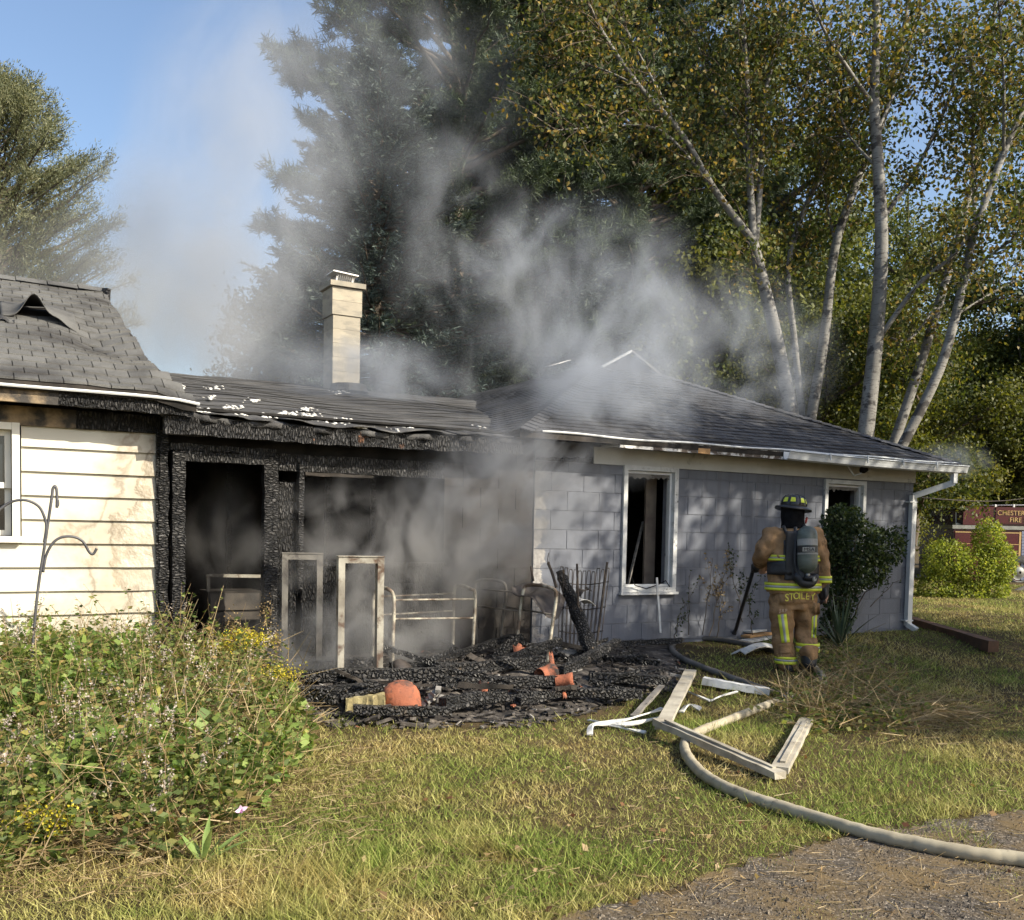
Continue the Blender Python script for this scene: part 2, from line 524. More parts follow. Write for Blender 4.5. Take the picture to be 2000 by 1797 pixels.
def ground_mat():
    t = NT('yard_soil_and_grass')
    p = t.pos(); sx = t.sep(p)
    g1 = t.ramp(t.noise(p, 1.1, 5, 0.6), [(0.35, (0.10, 0.105, 0.03)), (0.5, (0.19, 0.15, 0.055)), (0.65, (0.25, 0.185, 0.08))])
    g2 = t.ramp(t.noise(p, 30, 4, 0.7), [(0.3, 0.35), (0.7, 1.15)])
    col = t.mix(1.0, g1, g2, 'MULTIPLY')
    n = t.noise(p, 2.0, 6, 0.65)
    # burnt strip in front of the porch
    dx = t.math('MULTIPLY', t.math('SUBTRACT', sx[0], 4.1), 0.34)
    dy = t.math('MULTIPLY', t.math('SUBTRACT', sx[1], 0.1), 0.42)
    d = t.math('SQRT', t.math('ADD', t.math('MULTIPLY', dx, dx), t.math('MULTIPLY', dy, dy)))
    b = t.math('ADD', d, t.math('MULTIPLY', t.math('SUBTRACT', n, 0.5), 0.7))
    burn = t.ramp(b, [(0.86, 1.0), (1.10, 0.0)])
    brown = t.ramp(b, [(1.0, 1.0), (1.35, 0.0)])
    col = t.mix(t.math('MULTIPLY', brown, 0.75), col, (0.060, 0.040, 0.022))
    ash = t.ramp(t.noise(p, 24, 5, 0.7), [(0.38, (0.014, 0.013, 0.012)), (0.56, (0.05, 0.043, 0.036)), (0.70, (0.16, 0.145, 0.13))])
    col = t.mix(burn, col, ash)
    return t.done(t.bsdf(col, 0.95, t.bump(t.noise(p, 40, 5, 0.7), 0.8, 0.03), 0.15))
M_GROUND = ground_mat()

def gravel_mat():
    t = NT('drive_gravel')
    p = t.pos()
    vo = t.n('TexVoronoi', feature='F1'); vo.inputs['Scale'].default_value = 110
    t.l(p, vo.inputs['Vector'])
    c = t.ramp(t.sep(vo.outputs['Color'])[0], [(0.0, (0.040, 0.034, 0.028)), (0.6, (0.085, 0.072, 0.058)), (0.9, (0.13, 0.11, 0.088)), (1.0, (0.36, 0.31, 0.25))])
    c = t.mix(t.ramp(t.noise(p, 2.6, 6, 0.65), [(0.42, 0.0), (0.62, 0.9)]), c, (0.15, 0.105, 0.05))
    h = t.ramp(vo.outputs['Distance'], [(0.0, 1.0), (0.6, 0.0)])
    return t.done(t.bsdf(c, 0.9, t.bump(h, 0.45, 0.005), 0.2))
M_GRAVEL = gravel_mat()

# ------------------------------------------------------------------ ground
def build_ground():
    xs = np.concatenate([np.linspace(-120, -8, 12), np.linspace(-7.5, 20, 140), np.linspace(22, 160, 16)])
    ys = np.concatenate([np.linspace(-40, -10, 8), np.linspace(-9.8, 2.5, 90), np.linspace(4, 220, 16)])
    X, Y = np.meshgrid(xs, ys)
    Z = gz_np(X, Y)
    V = np.stack([X, Y, Z], -1).reshape(-1, 3)
    w = len(xs); fs = []
    for j in range(len(ys) - 1):
        for i in range(w - 1):
            fs.append((j*w+i, j*w+i+1, (j+1)*w+i+1, (j+1)*w+i))
    m = MB(); m.v = [tuple(v) for v in V]; m.f = fs; m.mi = [0] * len(fs)
    m.build('ground', M_GROUND, smooth_=True, kind='structure', label='patchy green and straw-coloured lawn with a burnt strip by the porch')
build_ground()

DRIVE = [(1000, 1835), (1130, 1785), (1280, 1748), (1390, 1712), (1500, 1674), (1590, 1650), (1700, 1622), (1830, 1603), (2040, 1580), (2300, 1560), (2700, 1530), (3300, 1500), (3400, 2100), (1700, 2600), (600, 2400)]
def build_drive():
    pts = [onG(*p) for p in DRIVE]
    # resample the outline and roughen it
    out = []
    for a, b in zip(pts, pts[1:] + pts[:1]):
        n = max(2, int((b - a).length / 0.07))
        for k in range(n):
            p = a.lerp(b, k / n)
            out.append(Vector((p.x + rnd.uniform(-0.05, 0.05), p.y + rnd.uniform(-0.06, 0.06), 0)))
    bm = bmesh.new()
    vs = [bm.verts.new((p.x, p.y, 0)) for p in out]
    f = bm.faces.new(vs)
    bmesh.ops.triangulate(bm, faces=[f])
    for _ in range(3):
        bmesh.ops.subdivide_edges(bm, edges=[e for e in bm.edges if e.calc_length() > 0.6], cuts=1)
        bmesh.ops.triangulate(bm, faces=bm.faces[:])
    for v in bm.verts: v.co.z = gz(v.co.x, v.co.y) + 0.005
    bmesh.ops.recalc_face_normals(bm, faces=bm.faces)
    if sum(f.normal.z for f in bm.faces) < 0: bmesh.ops.reverse_faces(bm, faces=bm.faces)
    me = bpy.data.meshes.new('driveway'); bm.to_mesh(me); bm.free()
    me.materials.append(M_GRAVEL)
    o = bpy.data.objects.new('driveway', me); COL.objects.link(o)
    tag(o, 'dark gravel drive with dead grass creeping in', kind='structure')
    return [(p.x, p.y) for p in pts]
DRIVE_XY = build_drive()

def in_poly(x, y, poly):
    c = np.zeros(x.shape, bool); n = len(poly)
    for i in range(n):
        x0, y0 = poly[i]; x1, y1 = poly[(i + 1) % n]
        k = ((y0 > y) != (y1 > y)) & (x < (x1 - x0) * (y - y0) / (y1 - y0 + 1e-12) + x0)
        c ^= k
    return c

# ------------------------------------------------------------------ white sided house
GB = 0.20
WX1 = 1.42
wh = thing('white_house', (0.0, 1.0, GB), 'white-sided house with heat-stained boards and buckled grey shingle roof', 'house')
EAVE_W, RIDGE_W = (-0.36, 2.53), (2.50, 3.90)       # (y, z)
def roofW(x, s):
    """point on the white house roof; s = metres up the slope"""
    L = math.hypot(RIDGE_W[0]-EAVE_W[0], RIDGE_W[1]-EAVE_W[1])
    k = s / L
    y = EAVE_W[0] + (RIDGE_W[0]-EAVE_W[0]) * k
    z = EAVE_W[1] + (RIDGE_W[1]-EAVE_W[1]) * k
    # heat has rippled and sunk the end next to the fire
    e = smooth(0.55, 1.35, x)
    z += 0.020 * e * math.sin(s * 7.0 + x * 3.0) + 0.012 * e * math.sin(x * 11 - s * 4)
    z -= 0.10 * math.exp(-((x - 1.08) ** 2) / 0.05 - ((s - 1.35) ** 2) / 0.20)
    z += 0.035 * math.exp(-((x - 0.75) ** 2) / 0.03 - ((s - 2.0) ** 2) / 0.10)
    z -= 0.05 * smooth(1.35, 1.7, x) * (1 - smooth(0.0, 0.7, s))
    return Vector((x, y, z))
def edgeW(s):
    return 1.32 + 0.12 * (1 - smooth(0.4, 3.0, s)) + 0.24 * (1 - smooth(0.0, 0.65, s))
SL = math.hypot(RIDGE_W[0]-EAVE_W[0], RIDGE_W[1]-EAVE_W[1])

def build_white_house():
    m = MB()
    m.box((-5, 0.035, 0.1), (-0.42, 0.16, 2.42)).box((-0.42, 0.035, 0.1), (0.40, 0.16, 1.34)).box((-0.42, 0.035, 2.28), (0.40, 0.16, 2.42)).box((0.40, 0.035, 0.1), (WX1 - 0.01, 0.16, 2.42))
    m.box((WX1 - 0.13, 0.165, 0.1), (WX1 - 0.01, 5.2, 2.42)).box((-5, 0.165, 0.1), (-4.9, 5.2, 2.42)).box((-4.89, 5.0, 0.1), (WX1 - 0.14, 5.2, 2.42))
    m.build('wall', M_SOOTWOOD, wh)
    # gable end above the porch roof
    g = MB(); g.add([(WX1 - 0.10, 0.0, 2.43), (WX1 - 0.10, 5.0, 2.43), (WX1 - 0.10, 2.5, 3.78), (WX1 - 0.2, 0.0, 2.43), (WX1 - 0.2, 5.0, 2.43), (WX1 - 0.2, 2.5, 3.78)],
            [(0, 1, 2), (5, 4, 3), (0, 2, 5, 3), (2, 1, 4, 5), (1, 0, 3, 4)])
    g.build('gable_wall', M_SOOTWOOD, wh)
    # siding boards
    lines = [onY(310, y).z for y in (886.3, 930.9, 974.9, 1019, 1063, 1107.4, 1151.7, 1195.5, 1238.6)]
    step = (lines[0] - lines[-1]) / 8
    zs = [lines[0] + step] + lines + [lines[-1] - step * k for k in (1, 2)]
    top = onY(310, 848).z
    wx0, wx1 = -0.44, onY(38.5, 940).x + 0.012
    wz0, wz1 = onY(38, 1052).z, onY(38, 827).z
    for a, b in zip(zs, zs[1:]):
        z1, z0 = min(a, top), b
        if z1 <= z0: continue
        spans = [(-5.0, WX1)] if z1 <= wz0 + 0.03 else [(-5.0, wx0), (wx1, WX1)]
        for x0, x1 in spans:
            m = MB(); n = max(2, int((x1 - x0) / 0.12))
            hot = lambda x: smooth(0.5, 1.4, x) * (1 - smooth(0.9, 1.35, (z0 + z1) / 2))
            ph = rnd.uniform(0, 6)
            def f(u, v):
                x = x0 + (x1 - x0) * u
                z = z0 + (z1 - z0) * v
                y = -0.026 * (1 - v) - 0.004 + hot(x) * 0.012 * math.sin(x * 9 + ph) * math.sin(v * 3.1)
                return (x, y, z + (hot(x) * 0.006 * math.sin(x * 7 + ph) if v == 0 else 0))
            m.grid(n, 4, f)
            # butt edge returning to the wall
            e = [f(i / n, 0) for i in range(n + 1)]
            m.add([p for q in e for p in (q, (q[0], 0.004, q[2] + 0.004))], [(2*i, 2*i+1, 2*i+3, 2*i+2) for i in range(n)])
            for u in (0, 1):
                q = [f(u, k / 4) for k in range(5)]
                m.add(q + [(p[0], 0.03, p[2]) for p in q], [((k, k+5, k+6, k+1) if u else (k+1, k+6, k+5, k)) for k in range(4)])
            m.build('siding_board', M_SIDING, wh)
    # corner trim next to the fire
    MB().box((WX1 - 0.005, -0.05, 0.15), (WX1 + 0.02, 0.05, top)).build('corner_trim', M_CHAR, wh)
    # window
    cz0, cz1 = wz0, wz1
    cx = wx1 - 0.012
    w = MB()
    w.box((-0.44, -0.05, cz0 + 0.02), (-0.39, 0.03, cz1)).box((cx - 0.055, -0.05, cz0 + 0.02), (cx, 0.03, cz1)).box((-0.388, -0.049, cz1 - 0.055), (cx - 0.057, 0.03, cz1 - 0.001))
    win = w.build('window', M_CREAM, wh, label='double-hung window with cream casing')
    MB().box((-0.46, -0.075, cz0 - 0.03), (cx + 0.012, 0.03, cz0 + 0.018)).build('sill', M_CREAM, win)
    zm = onY(5, 948).z
    for (a, b, dy) in ((zm - 0.02, cz1 - 0.057, 0.03), (cz0 + 0.02, zm + 0.02, 0.065)):
        s = MB(); xl, xr = -0.386, cx - 0.06
        s.box((xl, dy, a), (xl + 0.045, dy + 0.03, b)).box((xr - 0.045, dy, a), (xr, dy + 0.03, b))
        s.box((xl + 0.046, dy + 0.001, a), (xr - 0.046, dy + 0.029, a + 0.045)).box((xl + 0.046, dy + 0.001, b - 0.045), (xr - 0.046, dy + 0.029, b))
        s.build('sash', M_CREAM, win)
        MB().box((xl + 0.047, dy + 0.012, a + 0.046), (xr - 0.047, dy + 0.017, b - 0.046)).build('pane', M_GLASS, win)
    # frieze, soffit, fascia, drip edge
    MB().bar((-5, -0.02, top + 0.075), (0.80, -0.02, top + 0.075), 0.04, 0.15).build('frieze_board', M_FASCIA, wh)
    MB().bar((0.805, -0.022, top + 0.072), (WX1 + 0.02, -0.022, top + 0.075), 0.045, 0.145, seg=14, jit=0.005).build('frieze_board', M_CHARH, wh, label='charred end of the frieze board')
    MB().box((-5, -0.30, 2.43), (WX1, -0.002, 2.45)).build('soffit', M_SOOTWOOD, wh)
    MB().bar((-5, -0.31, 2.43), (0.65, -0.31, 2.43), 0.03, 0.13, seg=20, jit=0.003).build('fascia', M_FASCIA, wh)
    MB().bar((0.652, -0.312, 2.43), (1.66, -0.312, 2.415), 0.035, 0.13, seg=18, jit=0.006).build('fascia', M_CHARH, wh, label='alligator-charred end of the eave board')
    d = MB(); N = 40
    pts = []
    for i in range(N + 1):
        x = -5 + 6.7 * i / N
        pts.append((x, -0.378 + 0.004 * math.sin(i), 2.482 - 0.035 * smooth(1.3, 1.72, x) + 0.02 * smooth(1.45, 1.6, x) * (1 - smooth(1.6, 1.72, x))))
    d.tube(pts, 0.013, 6)
    d.build('drip_edge', M_GUTTER, wh)
    # roof
    m = MB(); m.slab(60, 24, lambda u, v: roofW(-5 + (edgeW(v * SL) + 5) * u, v * SL) - Vector((0, 0, 0.010)), 0.06)
    rf = m.build('roof', M_SOOTWOOD, wh)
    m = MB(); m.slab(6, 4, lambda u, v: Vector((-5 + 6.32 * u, RIDGE_W[0] + 0.02 + 2.9 * v, RIDGE_W[1] - 1.37 * v - 0.02)), 0.06)
    m.build('roof_far_slope', M_SHINGLE, wh)
    # shingle tabs: each one a piece
    EXPO, TAB = SL / 21.0, 0.172
    far = MB()
    hump_s, hump_x = 1.92, 0.62
    for r in range(21):
        s0 = r * EXPO
        off = (r % 2) * TAB / 2 + rnd.uniform(-0.01, 0.01)
        x = -5.0 + off
        xe = edgeW(s0 + EXPO / 2)
        while x < xe - 0.03:
            x1 = min(x + TAB - 0.007, xe)
            if x1 > 0.15 and 0.36 < (x + x1) / 2 < 0.83 and 1.70 < s0 < 2.05: x += TAB; continue
            lift = 0.012 + (rnd.uniform(0, 0.006) if x > 0.6 else rnd.uniform(0, 0.002))
            a, b = roofW(x, s0), roofW(x1, s0)
            c, d_ = roofW(x1, s0 + EXPO * 1.02), roofW(x, s0 + EXPO * 1.02)
            up = Vector((0, 0, 1))
            T = [a + up * (lift + 0.004), b + up * (lift + 0.004), c + up * 0.006, d_ + up * 0.006, a + up * 0.0, b + up * 0.0, c, d_]
            F = [(0, 1, 2, 3), (4, 5, 1, 0), (5, 6, 2, 1), (7, 4, 0, 3)]
            if x1 > -0.25:
                MB().add(T, F).build('shingle', M_SHINGLE, rf)
            else:
                far.add(T, F)
            x += TAB
    far.build('shingle_field', M_SHINGLE, rf, kind='stuff')
    # ridge cap and the broken corner board at the gable
    cap = MB()
    for i in range(22):
        x = -5 + i * 0.288
        cap.add([(x, 2.36, 3.87), (x + 0.28, 2.36, 3.862), (x + 0.28, 2.5, 3.932), (x, 2.5, 3.94), (x + 0.28, 2.64, 3.862), (x, 2.64, 3.87)], [(0, 1, 2, 3), (3, 2, 4, 5)])
    cap.build('ridge_cap', M_SHINGLE, rf)
    MB().bar((1.30, 2.36, 3.62), (1.31, 2.37, 3.90), 0.07, 0.05).build('rake_board', M_CHAR, wh)
    # shingles that have blown up into a hollow wave
    def wave(u, v):
        x = 0.30 + 0.62 * u
        s = 1.70 + 0.46 * v - 0.16 * u
        p = roofW(x, s)
        bell = math.exp(-((u - 0.42) / 0.17) ** 2)
        p.z += 0.026 + 0.235 * bell * (1 - v) ** 0.8 + 0.05 * math.exp(-((u - 0.72) / 0.12) ** 2) * (1 - v)
        p.y -= 0.02 * bell * (1 - v)
        return p
    MB().slab(26, 7, wave, 0.010).build('lifted_shingles', M_SHINGLE, rf, smooth_=True, label='shingles lifted into a hollow wave')
    MB().slab(10, 3, lambda u, v: roofW(0.27 + 0.13 * u, 1.50 + 0.09 * v) + Vector((0, 0, 0.03 + 0.02 * math.sin(u * 6))), 0.008).build('loose_shingle', M_ROLL, rf)

M_GLASS = None
def glass_mat():
    t = NT('dark_window_glass')
    b = t.bsdf((0.02, 0.025, 0.03), 0.06, None, 0.6)
    return t.done(b)
M_GLASS = glass_mat()
build_white_house()

# ------------------------------------------------------------------ burnt porch room between the two houses
PX0, PX1 = WX1 + 0.022, 5.15
po = thing('burnt_porch', (3.2, 1.5, GB), 'burnt-out black porch room with charred door frame and open roof edge', 'porch')
EAVE_P, RIDGE_P = (-0.27, 2.37), (5.6, 3.57)
def roofP(x, y):
    k = (y - EAVE_P[0]) / (RIDGE_P[0] - EAVE_P[0])
    z = EAVE_P[1] + (RIDGE_P[1] - EAVE_P[1]) * k
    return z + 0.018 * math.sin(x * 2.1 + y) * (1 - 0.5 * k) + 0.005 * math.sin(x * 9 + y * 5) - 0.05 * math.exp(-((x - 3.6) / 0.8) ** 2) * (1 - k)
def build_porch():
    def f(u, v):
        y = EAVE_P[0] + 5.96 * v ** 1.3
        xr = 4.80 + max(0.0, (EAVE_P[1] + 1.2 * (y + 0.36) / 5.96 - 2.43)) / 0.448
        x = PX0 + 0.003 + (xr - PX0) * u
        return (x, y + (0.03 * math.sin(x * 13) + 0.02 * math.sin(x * 31) if v == 0 else 0), roofP(x, y))
    rf = MB(); rf.slab(70, 40, f, 0.05)
    roof = rf.build('roof', M_ROLL, po, smooth_=True)
    MB().slab(6, 4, lambda u, v: (PX0 + 6.0 * u, 5.62 + 3.5 * v, 3.55 - 0.9 * v), 0.05).build('roof_far_slope', M_ROLL, po)
    # curled, torn roofing along the eave
    for (xa, xb, h) in ((1.75, 2.35, 0.02), (2.45, 3.28, 0.03), (3.3, 4.08, 0.03), (4.1, 4.7, 0.015)):
        MB().slab(24, 5, lambda u, v: (xa + (xb - xa) * u, EAVE_P[0] - 0.05 + 0.42 * v + 0.03 * math.sin(u * 19 + xa), roofP(xa + (xb - xa) * u, EAVE_P[0] + 0.42 * v) + 0.012 + h * (1 - v) * (0.5 + 0.5 * math.sin(u * 7 + xa * 3))), 0.008).build('curled_roofing', M_ROLL, roof, smooth_=True)
    # ridge of faint roofing laps
    for k in range(14):
        y = 0.15 + k * 0.40
        xr = 4.7 + max(0.0, (EAVE_P[1] + 1.2 * (y + 0.36) / 5.96 - 2.43)) / 0.448
        MB().slab(40, 1, lambda u, v: (PX0 + 0.01 + (xr - PX0) * u, y + 0.20 * v + 0.012 * math.sin(u * 23 + k), roofP(PX0 + (xr - PX0) * u, y + 0.20 * v) + 0.007 * (1 - v) + 0.002), 0.004).build('roofing_lap', M_ROLL, roof)
    # fascia, soffit lookouts
    MB().bar((PX0, -0.255, 2.275), (3.05, -0.255, 2.262), 0.045, 0.145, seg=26, jit=0.008).build('fascia', M_CHARH, po)
    MB().bar((3.055, -0.253, 2.262), (4.86, -0.253, 2.285), 0.045, 0.135, seg=26, jit=0.009).build('fascia', M_CHARH, po)
    for k in range(8):
        x = PX0 + 0.25 + k * 0.41
        MB().bar((x, -0.22, 2.25), (x + 0.01, 1.2, 2.52), 0.045, 0.10, seg=4, jit=0.004).build('rafter', M_CHAR, po)
    MB().box((PX0, -0.02, 2.44), (4.74, 3.4, 2.46)).build('ceiling', M_SOOT, po)
    # door opening
    zt = onY(430, 886).z
    zh = onY(430, 905).z
    MB().bar((PX0 + 0.035, -0.01, 0.14), (PX0 + 0.03, -0.01, 2.24), 0.075, 0.10, up=(0, 1, 0), seg=30, jit=0.010).build('corner_post', M_CHAR, po)
    xL0, xL1 = onY(333, 1000).x, onY(358, 1000).x
    xR0, xR1 = onY(511, 1000).x, onY(527, 1000).x
    dr = MB()
    dr.bar(((xL0+xL1)/2, -0.045, 0.14), ((xL0+xL1)/2, -0.045, zt), xL1 - xL0, 0.10, up=(0, 1, 0), seg=34, jit=0.005)
    fr = dr.build('door_frame', M_CHAR, po)
    MB().bar(((xR0+xR1)/2, -0.045, 0.14), ((xR0+xR1)/2, -0.045, zt), xR1 - xR0, 0.10, up=(0, 1, 0), seg=34, jit=0.005).build('jamb', M_CHAR, fr)
    MB().bar((xL1 + 0.003, -0.045, (zt+zh)/2), (xR0 - 0.003, -0.045, (zt+zh)/2), 0.10, zt - zh, seg=14, jit=0.004).build('door_header', M_CHARH, fr)
    MB().bar((xL0 - 0.02, -0.075, zt + 0.035), (xR1 + 0.03, -0.075, zt + 0.03), 0.05, 0.055, seg=18, jit=0.006).build('head_casing', M_CHARH, fr)
    MB().bar((xR1 + 0.028, -0.03, 0.14), (xR1 + 0.028, -0.03, zt), 0.045, 0.10, up=(0, 1, 0), seg=34, jit=0.006).build('stud', M_CHAR, po)
    # boards between door and window opening, a hole burnt through at the top
    xb0, xb1 = xR1 + 0.055, onY(580, 1000).x
    zz = [0.16]
    while zz[-1] < 1.84: zz.append(zz[-1] + 0.17)
    for a in zz[:-1]:
        MB().bar((xb0, 0.0, a + 0.083), (xb1 + rnd.uniform(-0.03, 0.01), 0.0, a + 0.083), 0.035, 0.163, seg=6, jit=0.007).build('wall_board', M_CHARH, po)
    MB().bar((xb1 + 0.02, -0.035, 0.9), (xb1 + 0.02, -0.035, 2.02), 0.045, 0.08, up=(0, 1, 0), seg=24, jit=0.006).build('stud', M_CHAR, po, label='narrow charred stud beside the window opening')
    # opening header
    zo = onY(700, 927).z
    MB().bar((xb0, -0.02, zo + 0.075), (4.10, -0.02, zo + 0.075), 0.06, 0.15, seg=30, jit=0.007).build('window_header', M_CHARH, po)
    MB().bar((xb1 + 0.05, -0.04, zo - 0.02), (3.35, -0.04, zo - 0.02), 0.05, 0.03, seg=8, jit=0.004).build('head_trim', M_SOOTWOOD, po)
    MB().box((PX0, 0.0, zo + 0.155), (4.72, 0.05, 2.435)).build('upper_wall', M_SOOT, po)
    # knee wall under the opening
    zs_ = onY(700, 1105).z
    for k in range(6):
        a = 0.16 + k * (zs_ - 0.16) / 6
        MB().bar((xb1 + 0.05, 0.005, a + 0.073), (4.12, 0.005, a + 0.073), 0.035, (zs_ - 0.16) / 6 - 0.006, seg=16, jit=0.006).build('wall_board', M_CHARH, po)
    MB().bar((xb1 + 0.05, -0.02, zs_ + 0.02), (4.12, -0.02, zs_ + 0.012), 0.09, 0.035, seg=12, jit=0.004).build('window_sill', M_CHARH, po)
    # browned block pier up to the grey house
    MB().box((4.13, 0.03, 0.1), (PX1 - 0.004, 0.20, 2.43)).build('browned_pier', M_SIDEWALL, po)
    k = 0
    z = 0.055
    while z < 2.2:
        x = 4.13 - (0.2 if k % 2 else 0.0)
        while x < PX1 - 0.01:
            a, b = max(x, 4.13), min(x + 0.398, PX1 - 0.006)
            if b - a > 0.03: MB().box((a, 0.018, z + 0.002), (b, 0.06, min(z + 0.201, 2.42))).build('block', M_SIDEWALL, po)
            x += 0.406
        z += 0.203; k += 1
    # inside of the room
    MB().box((PX0, 0.1, 0.12), (5.13, 3.4, 0.19)).build('floor', M_SOOT, po)
    MB().box((PX0, 3.4, 0.12), (5.13, 3.5, 2.6)).build('rear_wall', M_SOOTWOOD, po)
    MB().box((5.0, 0.21, 0.195), (5.13, 3.39, 2.435)).build('party_wall', M_SIDEWALL, po)
    MB().box((PX0, 0.06, 0.195), (PX0 + 0.012, 3.39, 2.435)).build('party_wall', M_SOOTWOOD, po)
    for k in range(5):
        x = 2.2 + k * 0.62
        MB().bar((x, 3.36, 0.2), (x, 3.36, 2.43), 0.06, 0.05, up=(0, 1, 0), seg=10, jit=0.006).build('stud', M_CHAR, po)
    # chimney of concrete blocks
    C = onY(664, 760, 5.0)
    cx, cyy = C.x + 0.02, 5.0
    top = onY(664, 560, 4.8).z
    ch = thing_part('chimney', po, (cx, cyy, 3.3))
    w = 0.204
    MB().box((cx - w + 0.01, cyy - w + 0.01, 3.0), (cx + w - 0.01, cyy + w - 0.01, top - 0.02)).build('flue_core', M_CHIM, ch)
    zb = 3.30; n = 0
    while zb < top - 0.1:
        e = 0.0 if zb < 4.30 else 0.018
        h = min(0.196, top - zb - 0.01)
        MB().box((cx - w - e, cyy - w - e, zb), (cx + w + e, cyy + w + e, zb + h)).build('chimney_block', M_CHIM, ch)
        zb += 0.199; n += 1
    MB().box((cx - w - 0.06, cyy - w - 0.06, top), (cx + w + 0.06, cyy + w + 0.06, top + 0.07)).build('crown', M_CHIM, ch)
    cage = MB()
    for i in range(9):
        for (p, q) in (((-0.12 + i * 0.03, -0.12), (-0.12 + i * 0.03, 0.12)),):
            for yy in (p[1], q[1]):
                cage.bar((cx + p[0], cyy + yy, top + 0.07), (cx + p[0] + 0.02, cyy + yy, top + 0.20), 0.005, 0.005)
        for xx in (-0.12, 0.12):
            cage.bar((cx + xx, cyy - 0.12 + i * 0.03, top + 0.07), (cx + xx, cyy - 0.10 + i * 0.03, top + 0.20), 0.005, 0.005)
    cage.build('spark_mesh', M_STEEL, ch)
    MB().box((-0.19, -0.16, -0.008), (0.19, 0.16, 0.008), Matrix.Translation((cx, cyy, top + 0.215)) @ Matrix.Rotation(R(4), 4, 'Y')).build('rain_cap', M_ALU2, ch)
    MB().lathe((cx, cyy - 0.3, roofP(cx, cyy - 0.3)), [(0.30, 0.0), (0.27, 0.05), (0.25, 0.11)], 10).build('flashing', M_ROLL, ch)

def thing_part(name, parent, loc):
    o = bpy.data.objects.new(name, None); COL.objects.link(o)
    return place(o, loc, parent)
M_GREYWOOD = plain('smoked_grey_wood', (0.26, 0.24, 0.21), (0.12, 0.11, 0.10), 6, 0.8, 0.4, 50, 0.005, stretch=(1, 1, 3), dirt=(0.03, 0.028, 0.025), dirt_scale=8, dirt_lo=0.58)
M_STEEL = plain('dull_steel', (0.30, 0.30, 0.29), (0.18, 0.17, 0.16), 8, 0.4, 0.1, 60, 0.002, 0.5, 0.8)
M_ALU2 = plain('bright_sheet_metal', (0.62, 0.61, 0.58), (0.5, 0.49, 0.46), 6, 0.35, 0.1, 60, 0.002, 0.5, 0.6)
build_porch()

def build_foam():
    V = []
    spots = [(395, 803, 30), (450, 797, 26), (530, 815, 36), (590, 812, 40), (640, 822, 46), (680, 828, 40), (740, 832, 40), (790, 838, 30), (350, 757, 16), (420, 760, 22), (665, 766, 26), (600, 800, 16), (470, 812, 22), (560, 808, 20), (700, 845, 26), (500, 785, 22), (410, 778, 16), (940, 832, 26), (1000, 825, 22)]
    m = MB()
    for (px, py, w) in spots:
        for k in range(int(w * 0.9)):
            p = onY(px + rnd.gauss(0, w * 0.42), py, -0.36)
            d = ray(px + rnd.gauss(0, w * 0.45), py + rnd.gauss(0, 2.2))
            # walk to the roof surface
            t = 6.0
            while t < 18:
                q = CAM + d * t
                if q.y > EAVE_P[0] and q.z < roofP(q.x, q.y) + 0.02: break
                if q.y > -0.02 + 5: break
                t += 0.05
            q = CAM + d * t
            if q.x > 4.9 or q.y > 5.2: continue
            q.z = roofP(q.x, max(q.y, EAVE_P[0])) + 0.025
            r_ = rnd.uniform(0.006, 0.022)
            bm = bmesh.new(); bmesh.ops.create_icosphere(bm, subdivisions=1, radius=r_)
            for v in bm.verts: v.co = Vector((v.co.x * rnd.uniform(0.9, 1.9), v.co.y * rnd.uniform(0.9, 1.6), v.co.z * rnd.uniform(0.2, 0.7)))
            m.add([v.co + q for v in bm.verts], [[v.index for v in f.verts] for f in bm.faces]); bm.free()
    m.build('white_foam', M_FOAM, None, smooth_=True, kind='stuff', label='scraps of white foam and ash lying along the burnt porch roof')
build_foam()

